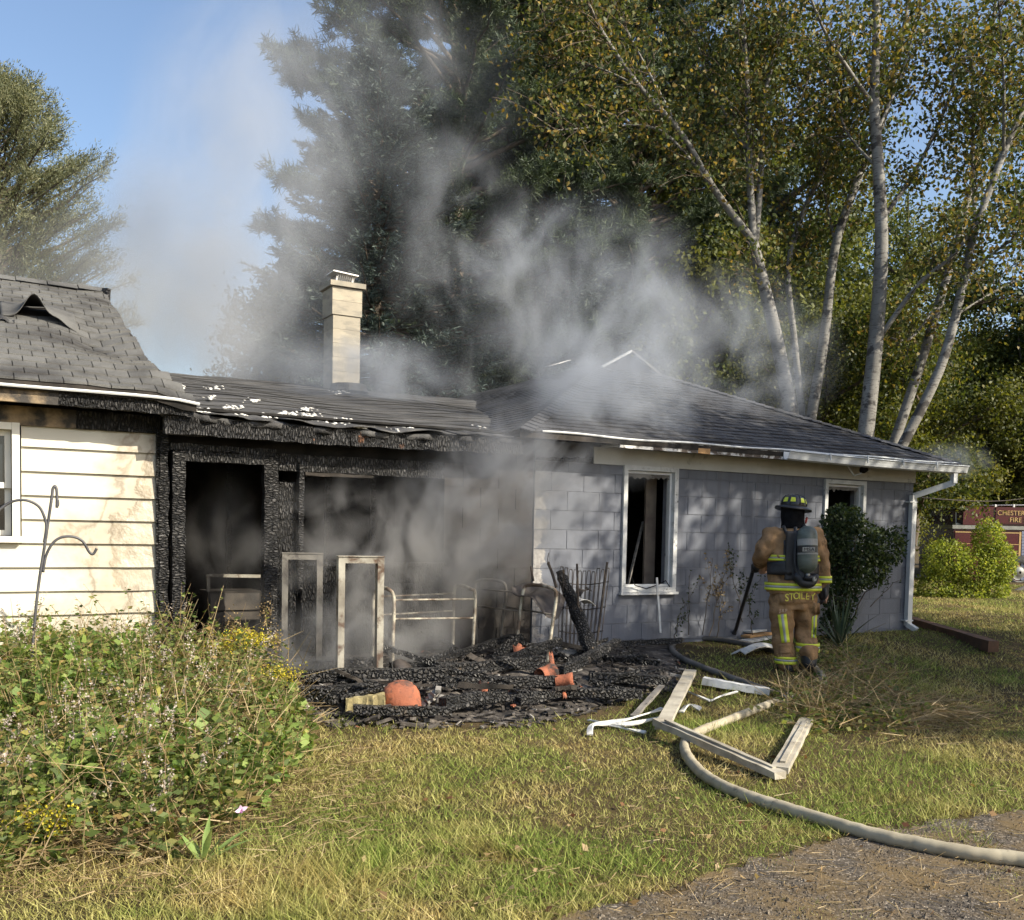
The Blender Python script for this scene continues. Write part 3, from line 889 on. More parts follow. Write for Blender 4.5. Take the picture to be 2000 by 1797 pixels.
# ------------------------------------------------------------------ grey block house
bh = thing('block_house', (8.1, 2.0, GB), 'grey painted concrete-block house with dark hip roof and smoke at its eave', 'house')
BX0, BX1 = 5.15, 11.0
EZ, SLP = 2.44, 0.448                     # eave height, roof slope
RX0, RX1, RY0 = 4.76, 11.46, -0.36
RXC = (RX0 + RX1) / 2
GABY = 2.50
def win_rect(px0, px1, py0, py1):
    a = onY(px0, (py0 + py1) / 2); b = onY(px1, (py0 + py1) / 2)
    return a.x, b.x, onY((px0 + px1) / 2, py1).z, onY((px0 + px1) / 2, py0).z
W1 = win_rect(1214, 1320, 911, 1156)
W2 = win_rect(1606, 1686, 938, 1150)
def build_block_house():
    ztop = 2.19
    # wall core with openings
    def core(x0, x1, z0, z1): MB().box((x0, 0.006, z0), (x1, 0.19, z1)).build('wall', M_MORTAR, bh)
    inn = 0.045
    holes = [(W1[0] + inn, W1[1] - inn, W1[2] + inn, W1[3] - inn), (W2[0] + inn, W2[1] - inn, W2[2] + inn, W2[3] - inn)]
    core(BX0, holes[0][0], 0.05, 2.40); core(holes[0][1], holes[1][0], 0.05, 2.40); core(holes[1][1], BX1, 0.05, 2.40)
    for h in holes:
        core(h[0], h[1], 0.05, h[2]); core(h[0], h[1], h[3], 2.40)
    MB().box((BX1 - 0.19, 0.195, 0.05), (BX1, 9, 2.40)).box((BX0, 0.205, 0.05), (BX0 + 0.15, 9, 2.40)).box((BX0 + 0.16, 8.8, 0.05), (BX1 - 0.2, 9.0, 2.40)).build('wall', M_MORTAR, bh)
    MB().box((BX0 + 0.16, 0.2, 2.36), (BX1 - 0.2, 8.7, 2.39)).build('ceiling', M_SOOT, bh)
    MB().box((BX0 + 0.16, 3.0, 0.1), (BX1 - 0.2, 3.05, 2.35)).build('inner_wall', M_SOOT, bh)
    MB().box((BX0 + 0.16, 0.2, 0.1), (BX1 - 0.2, 2.99, 0.18)).build('floor', M_SOOT, bh)
    # blocks
    g = 0.0022
    z = 0.055; k = 0
    while z < ztop - 0.02:
        z1 = min(z + 0.203, ztop)
        x = BX0 - (0.203 if k % 2 else 0.0)
        while x < BX1 - 0.01:
            a, b = max(x, BX0), min(x + 0.406, BX1)
            segs = [(a, b)]
            for (wx0, wx1, wz0, wz1) in (W1, W2):
                if z1 > wz0 + 0.02 and z < wz1 - 0.02:
                    ns = []
                    for (p, q) in segs:
                        if q <= wx0 or p >= wx1: ns.append((p, q))
                        else:
                            if p < wx0: ns.append((p, wx0))
                            if q > wx1: ns.append((wx1, q))
                    segs = ns
            for (p, q) in segs:
                if q - p < 0.03: continue
                yy = rnd.uniform(-0.0015, 0.0015)
                gv = g if rnd.random() < 0.22 else 0.0004
                e = 0.0025
                x0, x1, z0, z2 = p + gv, q - gv, z + g, z1 - g
                vs = [(x0, 0.01, z0), (x1, 0.01, z0), (x1, 0.01, z2), (x0, 0.01, z2), (x0 + e, yy, z0 + e), (x1 - e, yy, z0 + e), (x1 - e, yy, z2 - e), (x0 + e, yy, z2 - e)]
                MB().add(vs, [(4, 5, 6, 7), (0, 1, 5, 4), (1, 2, 6, 5), (2, 3, 7, 6), (3, 0, 4, 7)]).build('block', M_BLOCK, bh)
            x += 0.406
        z += 0.203; k += 1
    # right-hand side wall courses as blocks
    z = 0.055; k = 0
    # windows
    for i, W in enumerate((W1, W2)):
        x0, x1, z0, z1 = W
        c = 0.052
        f = MB()
        f.box((x0, -0.03, z0), (x0 + c, 0.12, z1)).box((x1 - c, -0.03, z0), (x1, 0.12, z1)).box((x0 + c + 0.001, -0.029, z1 - c), (x1 - c - 0.001, 0.12, z1 - 0.001)).box((x0 + c + 0.001, -0.029, z0 + 0.001), (x1 - c - 0.001, 0.12, z0 + c))
        win = f.build('window', M_WHITEP, bh, label=('tall narrow window opening with peeling white frame and broken glass' if i == 0 else 'small window opening half hidden by the dark shrub'))
        s = MB(); d = 0.028; a, b, e, h = x0 + c + 0.004, x1 - c - 0.004, z0 + c + 0.004, z1 - c - 0.004
        s.box((a, 0.02, e), (a + d, 0.06, h)).box((b - d, 0.02, e), (b, 0.06, h)).box((a + d + 0.001, 0.021, h - d), (b - d - 0.001, 0.059, h)).box((a + d + 0.001, 0.021, e), (b - d - 0.001, 0.059, e + d))
        s.build('inner_frame', M_WHITE, win)
        MB().box((x0 - 0.02, -0.055, z0 - 0.028), (x1 + 0.02, 0.004, z0 - 0.002)).build('sill', M_WHITEP, win)
        cr = MB()      # ragged remains of glass and curtain along the head
        n = 16; top = h - d
        vs = []
        for j in range(n + 1):
            x = a + d + (b - a - 2 * d) * j / n
            vs += [(x, 0.04, top), (x, 0.04, top - 0.02 - 0.05 * abs(math.sin(j * 1.7 + i)) * rnd.uniform(0.4, 1))]
        N = len(vs)
        vs += [(p[0], 0.046, p[2]) for p in vs]
        cr.add(vs, [(2*j, 2*j+1, 2*j+3, 2*j+2) for j in range(n)] + [(N+2*j+2, N+2*j+3, N+2*j+1, N+2*j) for j in range(n)])
        cr.build('glass_shards', M_GREYWOOD, win)
        if i == 0:
            MB().box((b - d - 0.12, 0.30, e), (b - d + 0.03, 0.33, h)).build('curtain_panel', M_TANCLOTH, win)
            MB().bar((a + 0.30, 0.35, e - 0.02), (b - 0.09, 0.42, h - 0.55), 0.025, 0.02).build('fallen_lath', M_GREYWOOD, win)
    # frieze and soffit
    MB().box((W1[0] - 0.40, -0.022, ztop + 0.002), (BX1 + 0.01, 0.0, 2.372)).build('frieze_board', M_FRIEZE, bh)
    m = MB(); n = 14
    vs = []
    for j in range(n + 1):
        x = BX0 + (W1[0] - 0.403 - BX0) * j / n
        vs += [(x, -0.012, ztop + 0.002), (x, -0.012, ztop + 0.03 + 0.05 * abs(math.sin(j * 1.1)) * (j / n) + (0.10 if j > n - 2 else 0))]
    N = len(vs); vs += [(p[0], 0.0, p[2]) for p in vs]
    m.add(vs, [(2*j+1, 2*j, 2*j+2, 2*j+3) for j in range(n)] + [(2*j+1, 2*j+3, N+2*j+3, N+2*j+1) for j in range(n)])
    m.build('burnt_frieze', M_CHARH, bh)
    MB().box((W1[0] - 0.30, -0.335, 2.375), (BX1 + 0.44, -0.001, 2.39)).build('soffit', M_FRIEZE, bh)
    xg = onY(1530, 885, -0.36).x
    MB().bar((W1[0] - 0.30, -0.345, 2.395), (xg + 0.2, -0.345, 2.395), 0.02, 0.10, seg=30, jit=0.002).build('fascia', M_PEELWOOD, bh)
    MB().bar((xg + 0.203, -0.345, 2.395), (RX1 - 0.02, -0.345, 2.395), 0.02, 0.10).build('fascia', M_FRIEZE, bh)
    xt = onY(1383, 878, -0.36).x
    MB().bar((xt - 0.14, -0.362, 2.372), (xt + 0.02, -0.362, 2.37), 0.012, 0.06, seg=4, jit=0.004).build('bare_wood_splinter', M_BAREWOOD, bh)
    MB().tube([(RX0 + 0.25 + (RX1 - RX0 - 0.3) * k / 30, -0.365, 2.452 + 0.006 * math.sin(k * 0.9) - 0.01 * math.exp(-((k - 6) / 4) ** 2)) for k in range(31)], 0.011, 6).build('drip_edge', M_GUTTER, bh)
    # gutter
    gp = MB(); n = 24
    prof = [(-0.002, 0.0), (-0.002, -0.085), (-0.045, -0.10), (-0.085, -0.085), (-0.095, -0.04), (-0.11, -0.005), (-0.122, 0.0), (-0.115, 0.008), (-0.098, -0.008), (-0.082, -0.07), (-0.045, -0.088), (-0.012, -0.075), (-0.010, 0.0)]
    vs = []; P = len(prof)
    for k in range(n + 1):
        x = xg + (RX1 + 0.02 - xg) * k / n
        sg = -0.012 * math.sin(k / n * math.pi)
        vs += [(x, -0.358 + a, 2.435 + b + sg - 0.02 * k / n) for a, b in prof]
    gp.add(vs, [(k*P+i, k*P+(i+1) % P, (k+1)*P+(i+1) % P, (k+1)*P+i) for k in range(n) for i in range(P)])
    gp.add(vs[:P], [tuple(range(P))]); gp.add(vs[-P:], [tuple(range(P))[::-1]])
    gut = gp.build('gutter', M_GUTTER, bh)
    for k in range(1, 5):
        x = xg + (RX1 - xg) * k / 5
        MB().bar((x, -0.485, 2.36), (x, -0.485, 2.445), 0.018, 0.012, up=(0, 1, 0)).build('gutter_strap', M_GUTTER, gut)
    # downspout
    dx = BX1 - 0.055
    top = onY(1838, 930, -0.40); 
    MB().bar((dx + 0.33, -0.40, 2.33), (dx + 0.33, -0.40, 2.19), 0.075, 0.055, up=(0, 1, 0)).build('outlet', M_GUTTER, gut)
    MB().bar((dx + 0.335, -0.40, 2.20), (dx, -0.05, 2.02), 0.06, 0.075).build('spout_elbow', M_GUTTER, gut)
    sp = MB().bar((dx, -0.045, 2.03), (dx - 0.01, -0.045, 0.30), 0.085, 0.06, up=(0, 1, 0)).build('downspout', M_GUTTER, bh)
    MB().bar((dx - 0.01, -0.045, 0.315), (dx + 0.02, -0.16, 0.25), 0.085, 0.06).build('shoe', M_GUTTER, sp)
    for z in (1.93, 0.36):
        MB().box((dx - 0.10, -0.082, z), (dx + 0.05, -0.008, z + 0.018)).build('strap', M_GUTTER, sp)
    # roof decks
    c0 = Vector((RX0, RY0, EZ)); c1 = Vector((RX1, RY0, EZ))
    t = GABY - RY0
    gl = Vector((RX0 + t, GABY, EZ + t * SLP)); gr = Vector((RX1 - t, GABY, EZ + t * SLP))
    apex = Vector((RXC, GABY, EZ + (RXC - RX0) * SLP)); YB = 9.3
    bl = Vector((RX0, YB, EZ)); br = Vector((RX1, YB, EZ)); ba = Vector((RXC, YB, apex.z))
    d = Vector((0, 0, 0.012))
    def deck(name, poly, mat):
        m = MB(); n = len(poly); lo = [p - Vector((0, 0, 0.05)) - d for p in poly]
        m.add([p - d for p in poly] + lo, [tuple(range(n)), tuple(range(2*n-1, n-1, -1))] + [(i, n+i, n+(i+1) % n, (i+1) % n) for i in range(n)])
        return m.build(name, mat, bh)
    roof = deck('roof', [c0, c1, gr, gl], M_SOOTWOOD)
    deck('roof_side_slope', [bl, c0, gl, apex, ba], M_SOOTWOOD)
    deck('roof_side_slope', [c1, br, ba, apex, gr], M_SHINGLE2)
    # shingle courses with real laps
    def courses(name, A, U, W, width_fn, n, expo):
        m = MB()
        for r in range(n):
            s0 = r * expo; s1 = s0 + expo * 1.03
            u0, u1 = width_fn(s0 + expo * 0.5)
            u = u0 - rnd.uniform(0, 0.3)
            while u < u1:
                w = rnd.uniform(0.20, 0.36)
                a, b = max(u, u0), min(u + w - 0.004, u1)
                if b - a > 0.02:
                    h = 0.010 + rnd.uniform(0, 0.004)
                    p = [A + U * a + W * s0, A + U * b + W * s0, A + U * b + W * s1, A + U * a + W * s1]
                    nn = U.cross(W).normalized()
                    wob = 0.006 * math.sin(a * 2.3 + r)
                    q = [p[0] + nn * (h + wob), p[1] + nn * (h + wob), p[2] + nn * (0.001 + wob), p[3] + nn * (0.001 + wob)]
                    m.add(q + [p[0] - nn * 0.004, p[1] - nn * 0.004], [(0, 1, 2, 3), (4, 5, 1, 0)])
                u += w
        return m.build(name, M_SHINGLE2, roof, kind='stuff')
    k = math.hypot(1, SLP)
    Wf = Vector((0, 1, SLP)) / k
    courses('shingle_field', c0, Vector((1, 0, 0)), Wf, lambda s: (s / k, (RX1 - RX0) - s / k), int(t * k / 0.125), 0.125)
    Ws = Vector((1, 0, SLP)) / k
    Hs = (RXC - RX0) * k
    courses('shingle_field', Vector((RX0, YB, EZ)), Vector((0, -1, 0)), Ws, lambda s: (0, YB - RY0 - (s / k if s / k < t else t)), int(Hs / 0.125), 0.125)
    for (A, B) in ((c0, gl), (c1, gr)):
        L = (B - A).length; dirv = (B - A).normalized(); n = int(L / 0.13)
        side = dirv.cross(Vector((0, 0, 1))).normalized()
        cap = MB()
        for i in range(n):
            p = A + dirv * (i * L / n); q = A + dirv * ((i + 1) * L / n + 0.02)
            for sd in (-1, 1):
                o = side * sd * 0.13 - Vector((0, 0, 0.045))
                z0 = Vector((0, 0, 0.035)); z1 = Vector((0, 0, 0.022))
                f = [p + z0, q + z1, q + o + z1, p + o + z0, p + z0 - Vector((0, 0, 0.012)), p + o + z0 - Vector((0, 0, 0.012))]
                cap.add(f, [(0, 1, 2, 3) if sd < 0 else (3, 2, 1, 0), (0, 3, 5, 4)])
        cap.build('hip_cap', M_SHINGLE2, roof)
    # little gable on top of the hip
    g = MB(); y = GABY - 0.01
    g.add([(gl.x, y, gl.z), (gr.x, y, gr.z), (apex.x, y, apex.z), (gl.x, y + 0.08, gl.z), (gr.x, y + 0.08, gr.z), (apex.x, y + 0.08, apex.z)], [(0, 1, 2), (5, 4, 3), (0, 3, 4, 1), (1, 4, 5, 2), (2, 5, 3, 0)])
    gab = g.build('gable', M_SHINGLE2, bh)
    for (A, B) in ((gl, apex), (gr, apex)):
        MB().bar(A + Vector((0, -0.06, 0.0)), B + Vector((0, -0.06, 0.05)), 0.06, 0.03).build('rake_trim', M_GUTTER if A is gl else M_GREYWOOD, gab)
    # flashing strips lifted by the heat on the left slope
    for (a, b) in (((1068, 716), (1112, 704)), ((1128, 722), (1146, 716))):
        A = onY(*a, 3.6); B = onY(*b, 3.6)
        MB().bar(A, B, 0.10, 0.012, seg=4, jit=0.004).build('lifted_flashing', M_ALU, roof)
    # broken floodlight bracket under the eave
    P = onY(1655, 908, -0.22); Q = onY(1668, 929, -0.22); T = onY(1700, 918, -0.22)
    fl = MB().tube([P, Q, (Q + T) / 2, T], 0.010, 6).build('floodlight_bracket', M_GUTTER, bh)
    MB().lathe((Q + T) / 2 + Vector((0, 0, 0.03)), [(0.02, -0.03), (0.045, 0.0), (0.05, 0.05)], 10, Matrix.Rotation(R(60), 4, 'X')).build('lamp_head', M_SOOT, fl)
    wi = MB(); A = onY(1240, 1143, -0.05)
    wi.tube([onY(x, y, -0.07) for x, y in ((1234, 1128), (1240, 1143), (1262, 1150), (1285, 1142), (1300, 1134), (1308, 1146))], 0.006, 5)
    wi.build('hanging_wire', M_SOOT, bh)
M_TANCLOTH = plain('smoke_stained_panel', (0.20, 0.16, 0.12), (0.13, 0.10, 0.08), 6, 0.9, 0.2)
M_PEELWOOD = plain('peeling_fascia', (0.62, 0.61, 0.58), (0.10, 0.08, 0.065), 7, 0.7, 0.5, 40, 0.006, detail=7, lo=0.46, hi=0.54)
M_BAREWOOD = plain('bare_split_wood', (0.46, 0.27, 0.12), (0.34, 0.19, 0.08), 10, 0.8, 0.4, 40, 0.004)
build_block_house()

# ------------------------------------------------------------------ foliage helpers
def unit(a): return a / (np.linalg.norm(a, axis=-1, keepdims=True) + 1e-9)
def rand_dirs(n): return unit(rng.normal(size=(n, 3)))

def leaf_quads(P, D, L, W, droop=0.0, fold=0.15):
    """kite-shaped leaves at P pointing along D, length L, width W"""
    n = len(P)
    D = unit(D)
    if droop: D = unit(D + np.array([0, 0, -droop]))
    N = rand_dirs(n)
    Sd = unit(np.cross(D, N))
    Nn = np.cross(Sd, D)
    L = np.broadcast_to(np.asarray(L, float), (n,))[:, None]; W = np.broadcast_to(np.asarray(W, float), (n,))[:, None]
    mid = P + D * L * 0.45
    a = P; b = mid + Sd * W * 0.5 + Nn * W * fold; c = P + D * L; d = mid - Sd * W * 0.5 + Nn * W * fold
    return np.stack([a, b, c, d], 1)

def blade_quads(P, D, L, W):
    n = len(P); D = unit(D); Sd = unit(np.cross(D, rand_dirs(n)))
    L = np.broadcast_to(np.asarray(L, float), (n,))[:, None]; W = np.broadcast_to(np.asarray(W, float), (n,))[:, None]
    return np.stack([P - Sd * W * 0.5, P + Sd * W * 0.5, P + D * L + Sd * W * 0.2, P + D * L - Sd * W * 0.2], 1)

def curve_pts(a, b, sag=0.0, n=8, wob=0.0):
    a = Vector(a); b = Vector(b); out = []
    L = (b - a).length
    for i in range(n + 1):
        t = i / n
        p = a.lerp(b, t)
        p.z -= sag * math.sin(math.pi * t) * L
        if wob and 0 < i < n: p += Vector((rnd.uniform(-wob, wob), rnd.uniform(-wob, wob), rnd.uniform(-wob, wob)))
        out.append(p)
    return out

# bark and leaf materials
def birch_bark():
    t = NT('birch_bark')
    p = t.pos(); sx = t.sep(p)
    base = t.ramp(t.noise(p, 3, 4), [(0.35, (0.25, 0.24, 0.215)), (0.7, (0.14, 0.133, 0.118))])
    dash = t.ramp(t.noise(t.pos((5, 5, 26)), 1.6, 5, 0.6), [(0.55, 0.0), (0.61, 1.0)])
    scar = t.ramp(t.noise(t.pos((2.2, 2.2, 3.0)), 1.4, 5, 0.6), [(0.57, 0.0), (0.62, 1.0)])
    col = t.mix(dash, base, (0.10, 0.09, 0.08))
    col = t.mix(scar, col, (0.055, 0.05, 0.045))
    return t.done(t.bsdf(col, 0.75, t.bump(t.noise(p, 30, 4), 0.4, 0.01), 0.25))
M_BIRCH = birch_bark()
M_BARK = plain('brown_bark', (0.07, 0.055, 0.042), (0.13, 0.105, 0.08), 9, 0.9, 0.8, 24, 0.02, 0.15, stretch=(1, 1, 0.3))
M_BIRCHLEAF = leaf_mat('birch_leaf', [(0.0, (0.040, 0.060, 0.018)), (0.5, (0.085, 0.105, 0.026)), (0.75, (0.16, 0.15, 0.034)), (0.92, (0.25, 0.17, 0.045)), (1.0, (0.36, 0.25, 0.06))], 0.42)
M_MAPLE = leaf_mat('maple_leaf', [(0.0, (0.020, 0.036, 0.010)), (0.5, (0.045, 0.066, 0.014)), (0.85, (0.11, 0.12, 0.02)), (1.0, (0.21, 0.18, 0.028))], 0.45, patch=(0.12, 0.125, 0.018), patch_scale=0.45)
M_FOREST = leaf_mat('forest_leaf', [(0.0, (0.030, 0.048, 0.014)), (0.6, (0.065, 0.092, 0.022)), (1.0, (0.14, 0.155, 0.035))], 0.4, patch=(0.18, 0.18, 0.03), patch_scale=0.25)
M_SPRUCE = leaf_mat('blue_spruce_needle', [(0.0, (0.028, 0.044, 0.038)), (0.6, (0.056, 0.080, 0.070)), (1.0, (0.15, 0.19, 0.155))], 0.12)
M_PINE = leaf_mat('pine_needle', [(0.0, (0.028, 0.045, 0.022)), (0.6, (0.050, 0.075, 0.035)), (1.0, (0.10, 0.13, 0.06))], 0.15)
M_CEDAR = leaf_mat('cedar_needle', [(0.0, (0.10, 0.115, 0.060)), (0.6, (0.165, 0.175, 0.095)), (1.0, (0.27, 0.265, 0.15))], 0.3)
M_SHRUB = leaf_mat('shrub_leaf', [(0.0, (0.016, 0.028, 0.010)), (0.7, (0.034, 0.055, 0.016)), (1.0, (0.080, 0.100, 0.028))], 0.30)
M_BUSH = leaf_mat('bright_bush_leaf', [(0.0, (0.11, 0.16, 0.022)), (0.6, (0.25, 0.30, 0.045)), (1.0, (0.40, 0.42, 0.09))], 0.5)

# ------------------------------------------------------------------ conifers
def conifer(name, base, H, prof, nb, mat, label, group, style='spruce', lean=(0, 0), tw=1.0, bottom=0.06):
    base = Vector(base)
    root = thing(name, base, label, 'tree', group)
    tr = MB()
    topv = base + Vector((lean[0], lean[1], H))
    r0 = H * 0.018
    tr.tube([base.lerp(topv, k / 8) for k in range(9)], [r0 * (1 - 0.93 * k / 8) + 0.01 for k in range(9)], 8)
    Q = []
    for i in range(nb):
        f = bottom + (0.985 - bottom) * ((i + rnd.random()) / nb) ** (0.85 if style != 'pine' else 0.9)
        o = base.lerp(topv, f)
        az = i * 2.39996 + rnd.uniform(-0.35, 0.35)
        Lb = prof(f) * rnd.uniform(0.72, 1.12)
        if Lb < 0.15: Lb = 0.15
        el = {'spruce': -0.12 + 0.6 * f ** 2, 'cedar': 0.35 + 0.4 * f, 'pine': 0.08 + 0.35 * f}[style] + rnd.uniform(-0.12, 0.12)
        dirv = Vector((math.cos(az) * math.cos(el), math.sin(az) * math.cos(el), math.sin(el)))
        tip = o + dirv * Lb
        pts = curve_pts(o, tip, 0.06 if style == 'spruce' else -0.03, 6, 0.02 * Lb)
        tr.tube(pts, [max(0.006, 0.018 * Lb * (1 - 0.85 * k / 6)) for k in range(7)], 4, cap=False)
        P = np.array([p[:] for p in pts])
        # side twigs
        nt = int((9 + 9 * Lb) * tw)
        t = rng.uniform(0.22, 1.0, nt) ** 0.8
        idx = t * 6; i0 = np.minimum(idx.astype(int), 5); fr = (idx - i0)[:, None]
        tp = P[i0] * (1 - fr) + P[i0 + 1] * fr
        bd = np.array(dirv); side = unit(np.cross(bd, [0, 0, 1.0]))
        sg = np.where(rng.random(nt) < 0.5, -1, 1)[:, None]
        up = np.array([0, 0, 1.0])
        if style == 'spruce':
            td = unit(bd * rng.uniform(0.5, 1.0, (nt, 1)) + side * sg * rng.uniform(0.3, 0.9, (nt, 1)) + up * rng.uniform(-0.25, 0.35, (nt, 1)))
            tl = rng.uniform(0.16, 0.42, nt) * (1.25 - 0.6 * t) * min(1.5, 0.5 + Lb / 3)
            m = 17
            s = rng.uniform(0, 1, (nt, m))
            pp = tp[:, None] + td[:, None] * (tl[:, None] * s)[..., None]
            nd = unit(td[:, None] * 1.0 + rng.normal(size=(nt, m, 3)) * 0.42)
            Q.append(blade_quads(pp.reshape(-1, 3), nd.reshape(-1, 3), rng.uniform(0.06, 0.12, nt * m), rng.uniform(0.018, 0.030, nt * m)))
        elif style == 'cedar':
            td = unit(bd * rng.uniform(0.3, 1.0, (nt, 1)) + side * sg * rng.uniform(0.1, 0.8, (nt, 1)) + up * rng.uniform(-0.2, 0.8, (nt, 1)))
            tl = rng.uniform(0.15, 0.5, nt) * (1.2 - 0.5 * t)
            m = 20
            s = rng.uniform(0, 1, (nt, m))
            pp = tp[:, None] + td[:, None] * (tl[:, None] * s)[..., None] + rng.normal(size=(nt, m, 3)) * 0.05
            nd = unit(td[:, None] + rng.normal(size=(nt, m, 3)) * 0.45)
            Q.append(blade_quads(pp.reshape(-1, 3), nd.reshape(-1, 3), rng.uniform(0.03, 0.075, nt * m), rng.uniform(0.010, 0.020, nt * m)))
        else:
            td = unit(bd * rng.uniform(0.4, 1.0, (nt, 1)) + side * sg * rng.uniform(0.0, 0.9, (nt, 1)) + up * rng.uniform(-0.1, 0.7, (nt, 1)))
            tl = rng.uniform(0.15, 0.6, nt)
            ends = tp + td * tl[:, None]
            m = 28
            nd = unit(td[:, None] * 0.7 + rng.normal(size=(nt, m, 3)) * 0.75)
            pp = np.repeat(ends[:, None], m, 1) + rng.normal(size=(nt, m, 3)) * 0.04
            Q.append(blade_quads(pp.reshape(-1, 3), nd.reshape(-1, 3), rng.uniform(0.13, 0.24, nt * m), 0.020))
    tr.build('trunk', M_BARK, root, smooth_=True)
    quads_mesh('crown', np.concatenate(Q), mat, root)
    return root

def copy_tree(root, loc, rotz, sc, label, group=None):
    r = root.copy(); COL.objects.link(r)
    r.location = loc; r.rotation_euler = (0, 0, rotz); r.scale = (sc, sc, sc) if not hasattr(sc, '__len__') else sc
    WPOS[r.name] = Vector(loc)
    r['label'] = label
    if group: r['group'] = group
    for ch in list(root.children):
        c = ch.copy(); COL.objects.link(c); c.parent = r
    return r

def gbase(px, depth, py=1045):
    p = atD(px, py, depth); return Vector((p.x, p.y, 0.2))

spruce = conifer('spruce_tree', gbase(730, 20.5), 11.2, lambda f: 4.0 * (1 - f) ** 0.66 * (0.55 + 0.45 * min(1, f * 6)), 430, M_SPRUCE,
                 'blue-green spruce rising behind the concrete chimney', 'conifers behind the house', 'spruce', tw=1.25)
pine = conifer('pine_tree', gbase(880, 26), 20.5, lambda f: 4.9 * (1 - (f - 0.45) ** 2 * 2.2) if f > 0.25 else 2.6, 165, M_PINE,
               'tall dark pine towering above the spruce', 'conifers behind the house', 'pine', tw=2.3, bottom=0.2)
cedar = conifer('cedar_tree', gbase(0, 17), 8.7, lambda f: 2.6 * (1 - f ** 4) ** 0.8 * (0.7 + 0.3 * min(1, f * 5)), 330, M_CEDAR,
                'feathery olive cedar behind the white house roof', None, 'cedar', tw=1.3)
copy_tree(spruce, gbase(565, 22.5), 5.1, 0.66, 'smaller spruce at the smoky left flank of the big one')
copy_tree(spruce, gbase(1050, 27), 1.3, 1.15, 'dark spruce behind the porch roof, right of the pine')
copy_tree(pine, gbase(1230, 31), 2.2, 0.95, 'dark pine behind the leftmost birch limbs')
copy_tree(spruce, gbase(900, 33), 3.0, 1.25, 'farthest spruce, hidden in smoke between chimney and grey roof')
copy_tree(spruce, gbase(1480, 34), 4.0, 1.2, 'shadowed spruce far behind the birch clump')
copy_tree(pine, gbase(1010, 36), 4.1, 1.1, 'farthest dark pine behind the smoke column')

# ------------------------------------------------------------------ birches: trunks followed limb by limb
def limb(depth, pts, w0, w1, wig=0.04):
    P = [atD(x, y, depth + dz) for (x, y, dz) in pts]
    # subdivide with a smooth curve
    out = []
    for i in range(len(P) - 1):
        a, b = P[i], P[i + 1]
        p0 = P[i - 1] if i else a; p3 = P[i + 2] if i + 2 < len(P) else b
        n = 5
        for k in range(n):
            t = k / n
            out.append(0.5 * ((2 * a) + (b - p0) * t + (2 * p0 - 5 * a + 4 * b - p3) * t * t + (3 * a - p0 - 3 * b + p3) * t ** 3))
    out.append(P[-1])
    n = len(out)
    k = depth / FPX
    rad = [max(0.006, 0.35 * k * (w0 + (w1 - w0) * i / (n - 1))) for i in range(n)]
    return out, rad

def leaf_cloud(limbs, n_twig, twig_len, per, mat, root, size, droop=0.6, start=0.35, tr=None, extra=None, spread=0.12):
    Q = []
    tw = tr
    for (pts, rad) in limbs:
        P = [Vector(p) for p in pts]; m = len(P) - 1
        cnt = max(3, int(n_twig * sum((P[i+1]-P[i]).length for i in range(m)) / 3.0))
        for j in range(cnt):
            t = start + (1 - start) * rnd.random() ** 0.8
            i = min(int(t * m), m - 1); p = P[i].lerp(P[i + 1], t * m - i)
            dv = (P[i + 1] - P[i]).normalized()
            o = Vector(rand_dirs(1)[0]); o = (o - dv * o.dot(dv) * 0.6); o.z += 0.25; o.normalize()
            L = twig_len * rnd.uniform(0.4, 1.15)
            tip = p + (dv * 0.5 + o).normalized() * L
            tip.z -= 0.12 * L
            cp = curve_pts(p, tip, -0.08, 4, 0.04)
            if tw is not None: tw.tube(cp, [0.010, 0.008, 0.006, 0.005, 0.004], 3, cap=False)
            A = np.array([c[:] for c in cp])
            k = int(per * rnd.uniform(0.6, 1.3))
            s = rng.uniform(0.15, 1.0, k) ** 0.7 * 4
            i0 = np.minimum(s.astype(int), 3); fr = (s - i0)[:, None]
            pp = A[i0] * (1 - fr) + A[i0 + 1] * fr + rng.normal(size=(k, 3)) * spread
            Q.append(leaf_quads(pp, rand_dirs(k), rng.uniform(0.7, 1.25, k) * size, rng.uniform(0.5, 0.75, k) * size, droop))
    if extra is not None: Q.append(extra)
    return quads_mesh('crown', np.concatenate(Q), mat, root)

def birch(name, depth, stems, label, n_twig=26, per=30, twig=0.95, start=0.3, size=0.098, root_px=None):
    L = [limb(depth, *s) for s in stems]
    b0 = L[0][0][0]; base = Vector((b0.x, b0.y, 0.2))
    root = thing(name, base, label, 'tree', 'birches behind the grey house')
    tr = MB()
    for k, (p, r_) in enumerate(L):
        if k == 0: p = [base] + p; r_ = [r_[0] * 1.15] + r_; L[0] = (p, r_)
        tr.tube(p, r_, 9 if k < 2 else 6, cap=True)
    tk = tr.build('trunk', M_BIRCH, root, smooth_=True)
    tw = MB()
    k0 = int(len(L[0][0]) * 0.62)
    LL = [(L[0][0][k0:], L[0][1][k0:])] + L[1:]
    leaf_cloud(LL, n_twig, twig, per, M_BIRCHLEAF, root, size, 0.55, start, tw, spread=0.16)
    tw.build('twigs', M_BARK, root, kind='stuff')
    return root

D = 17.5
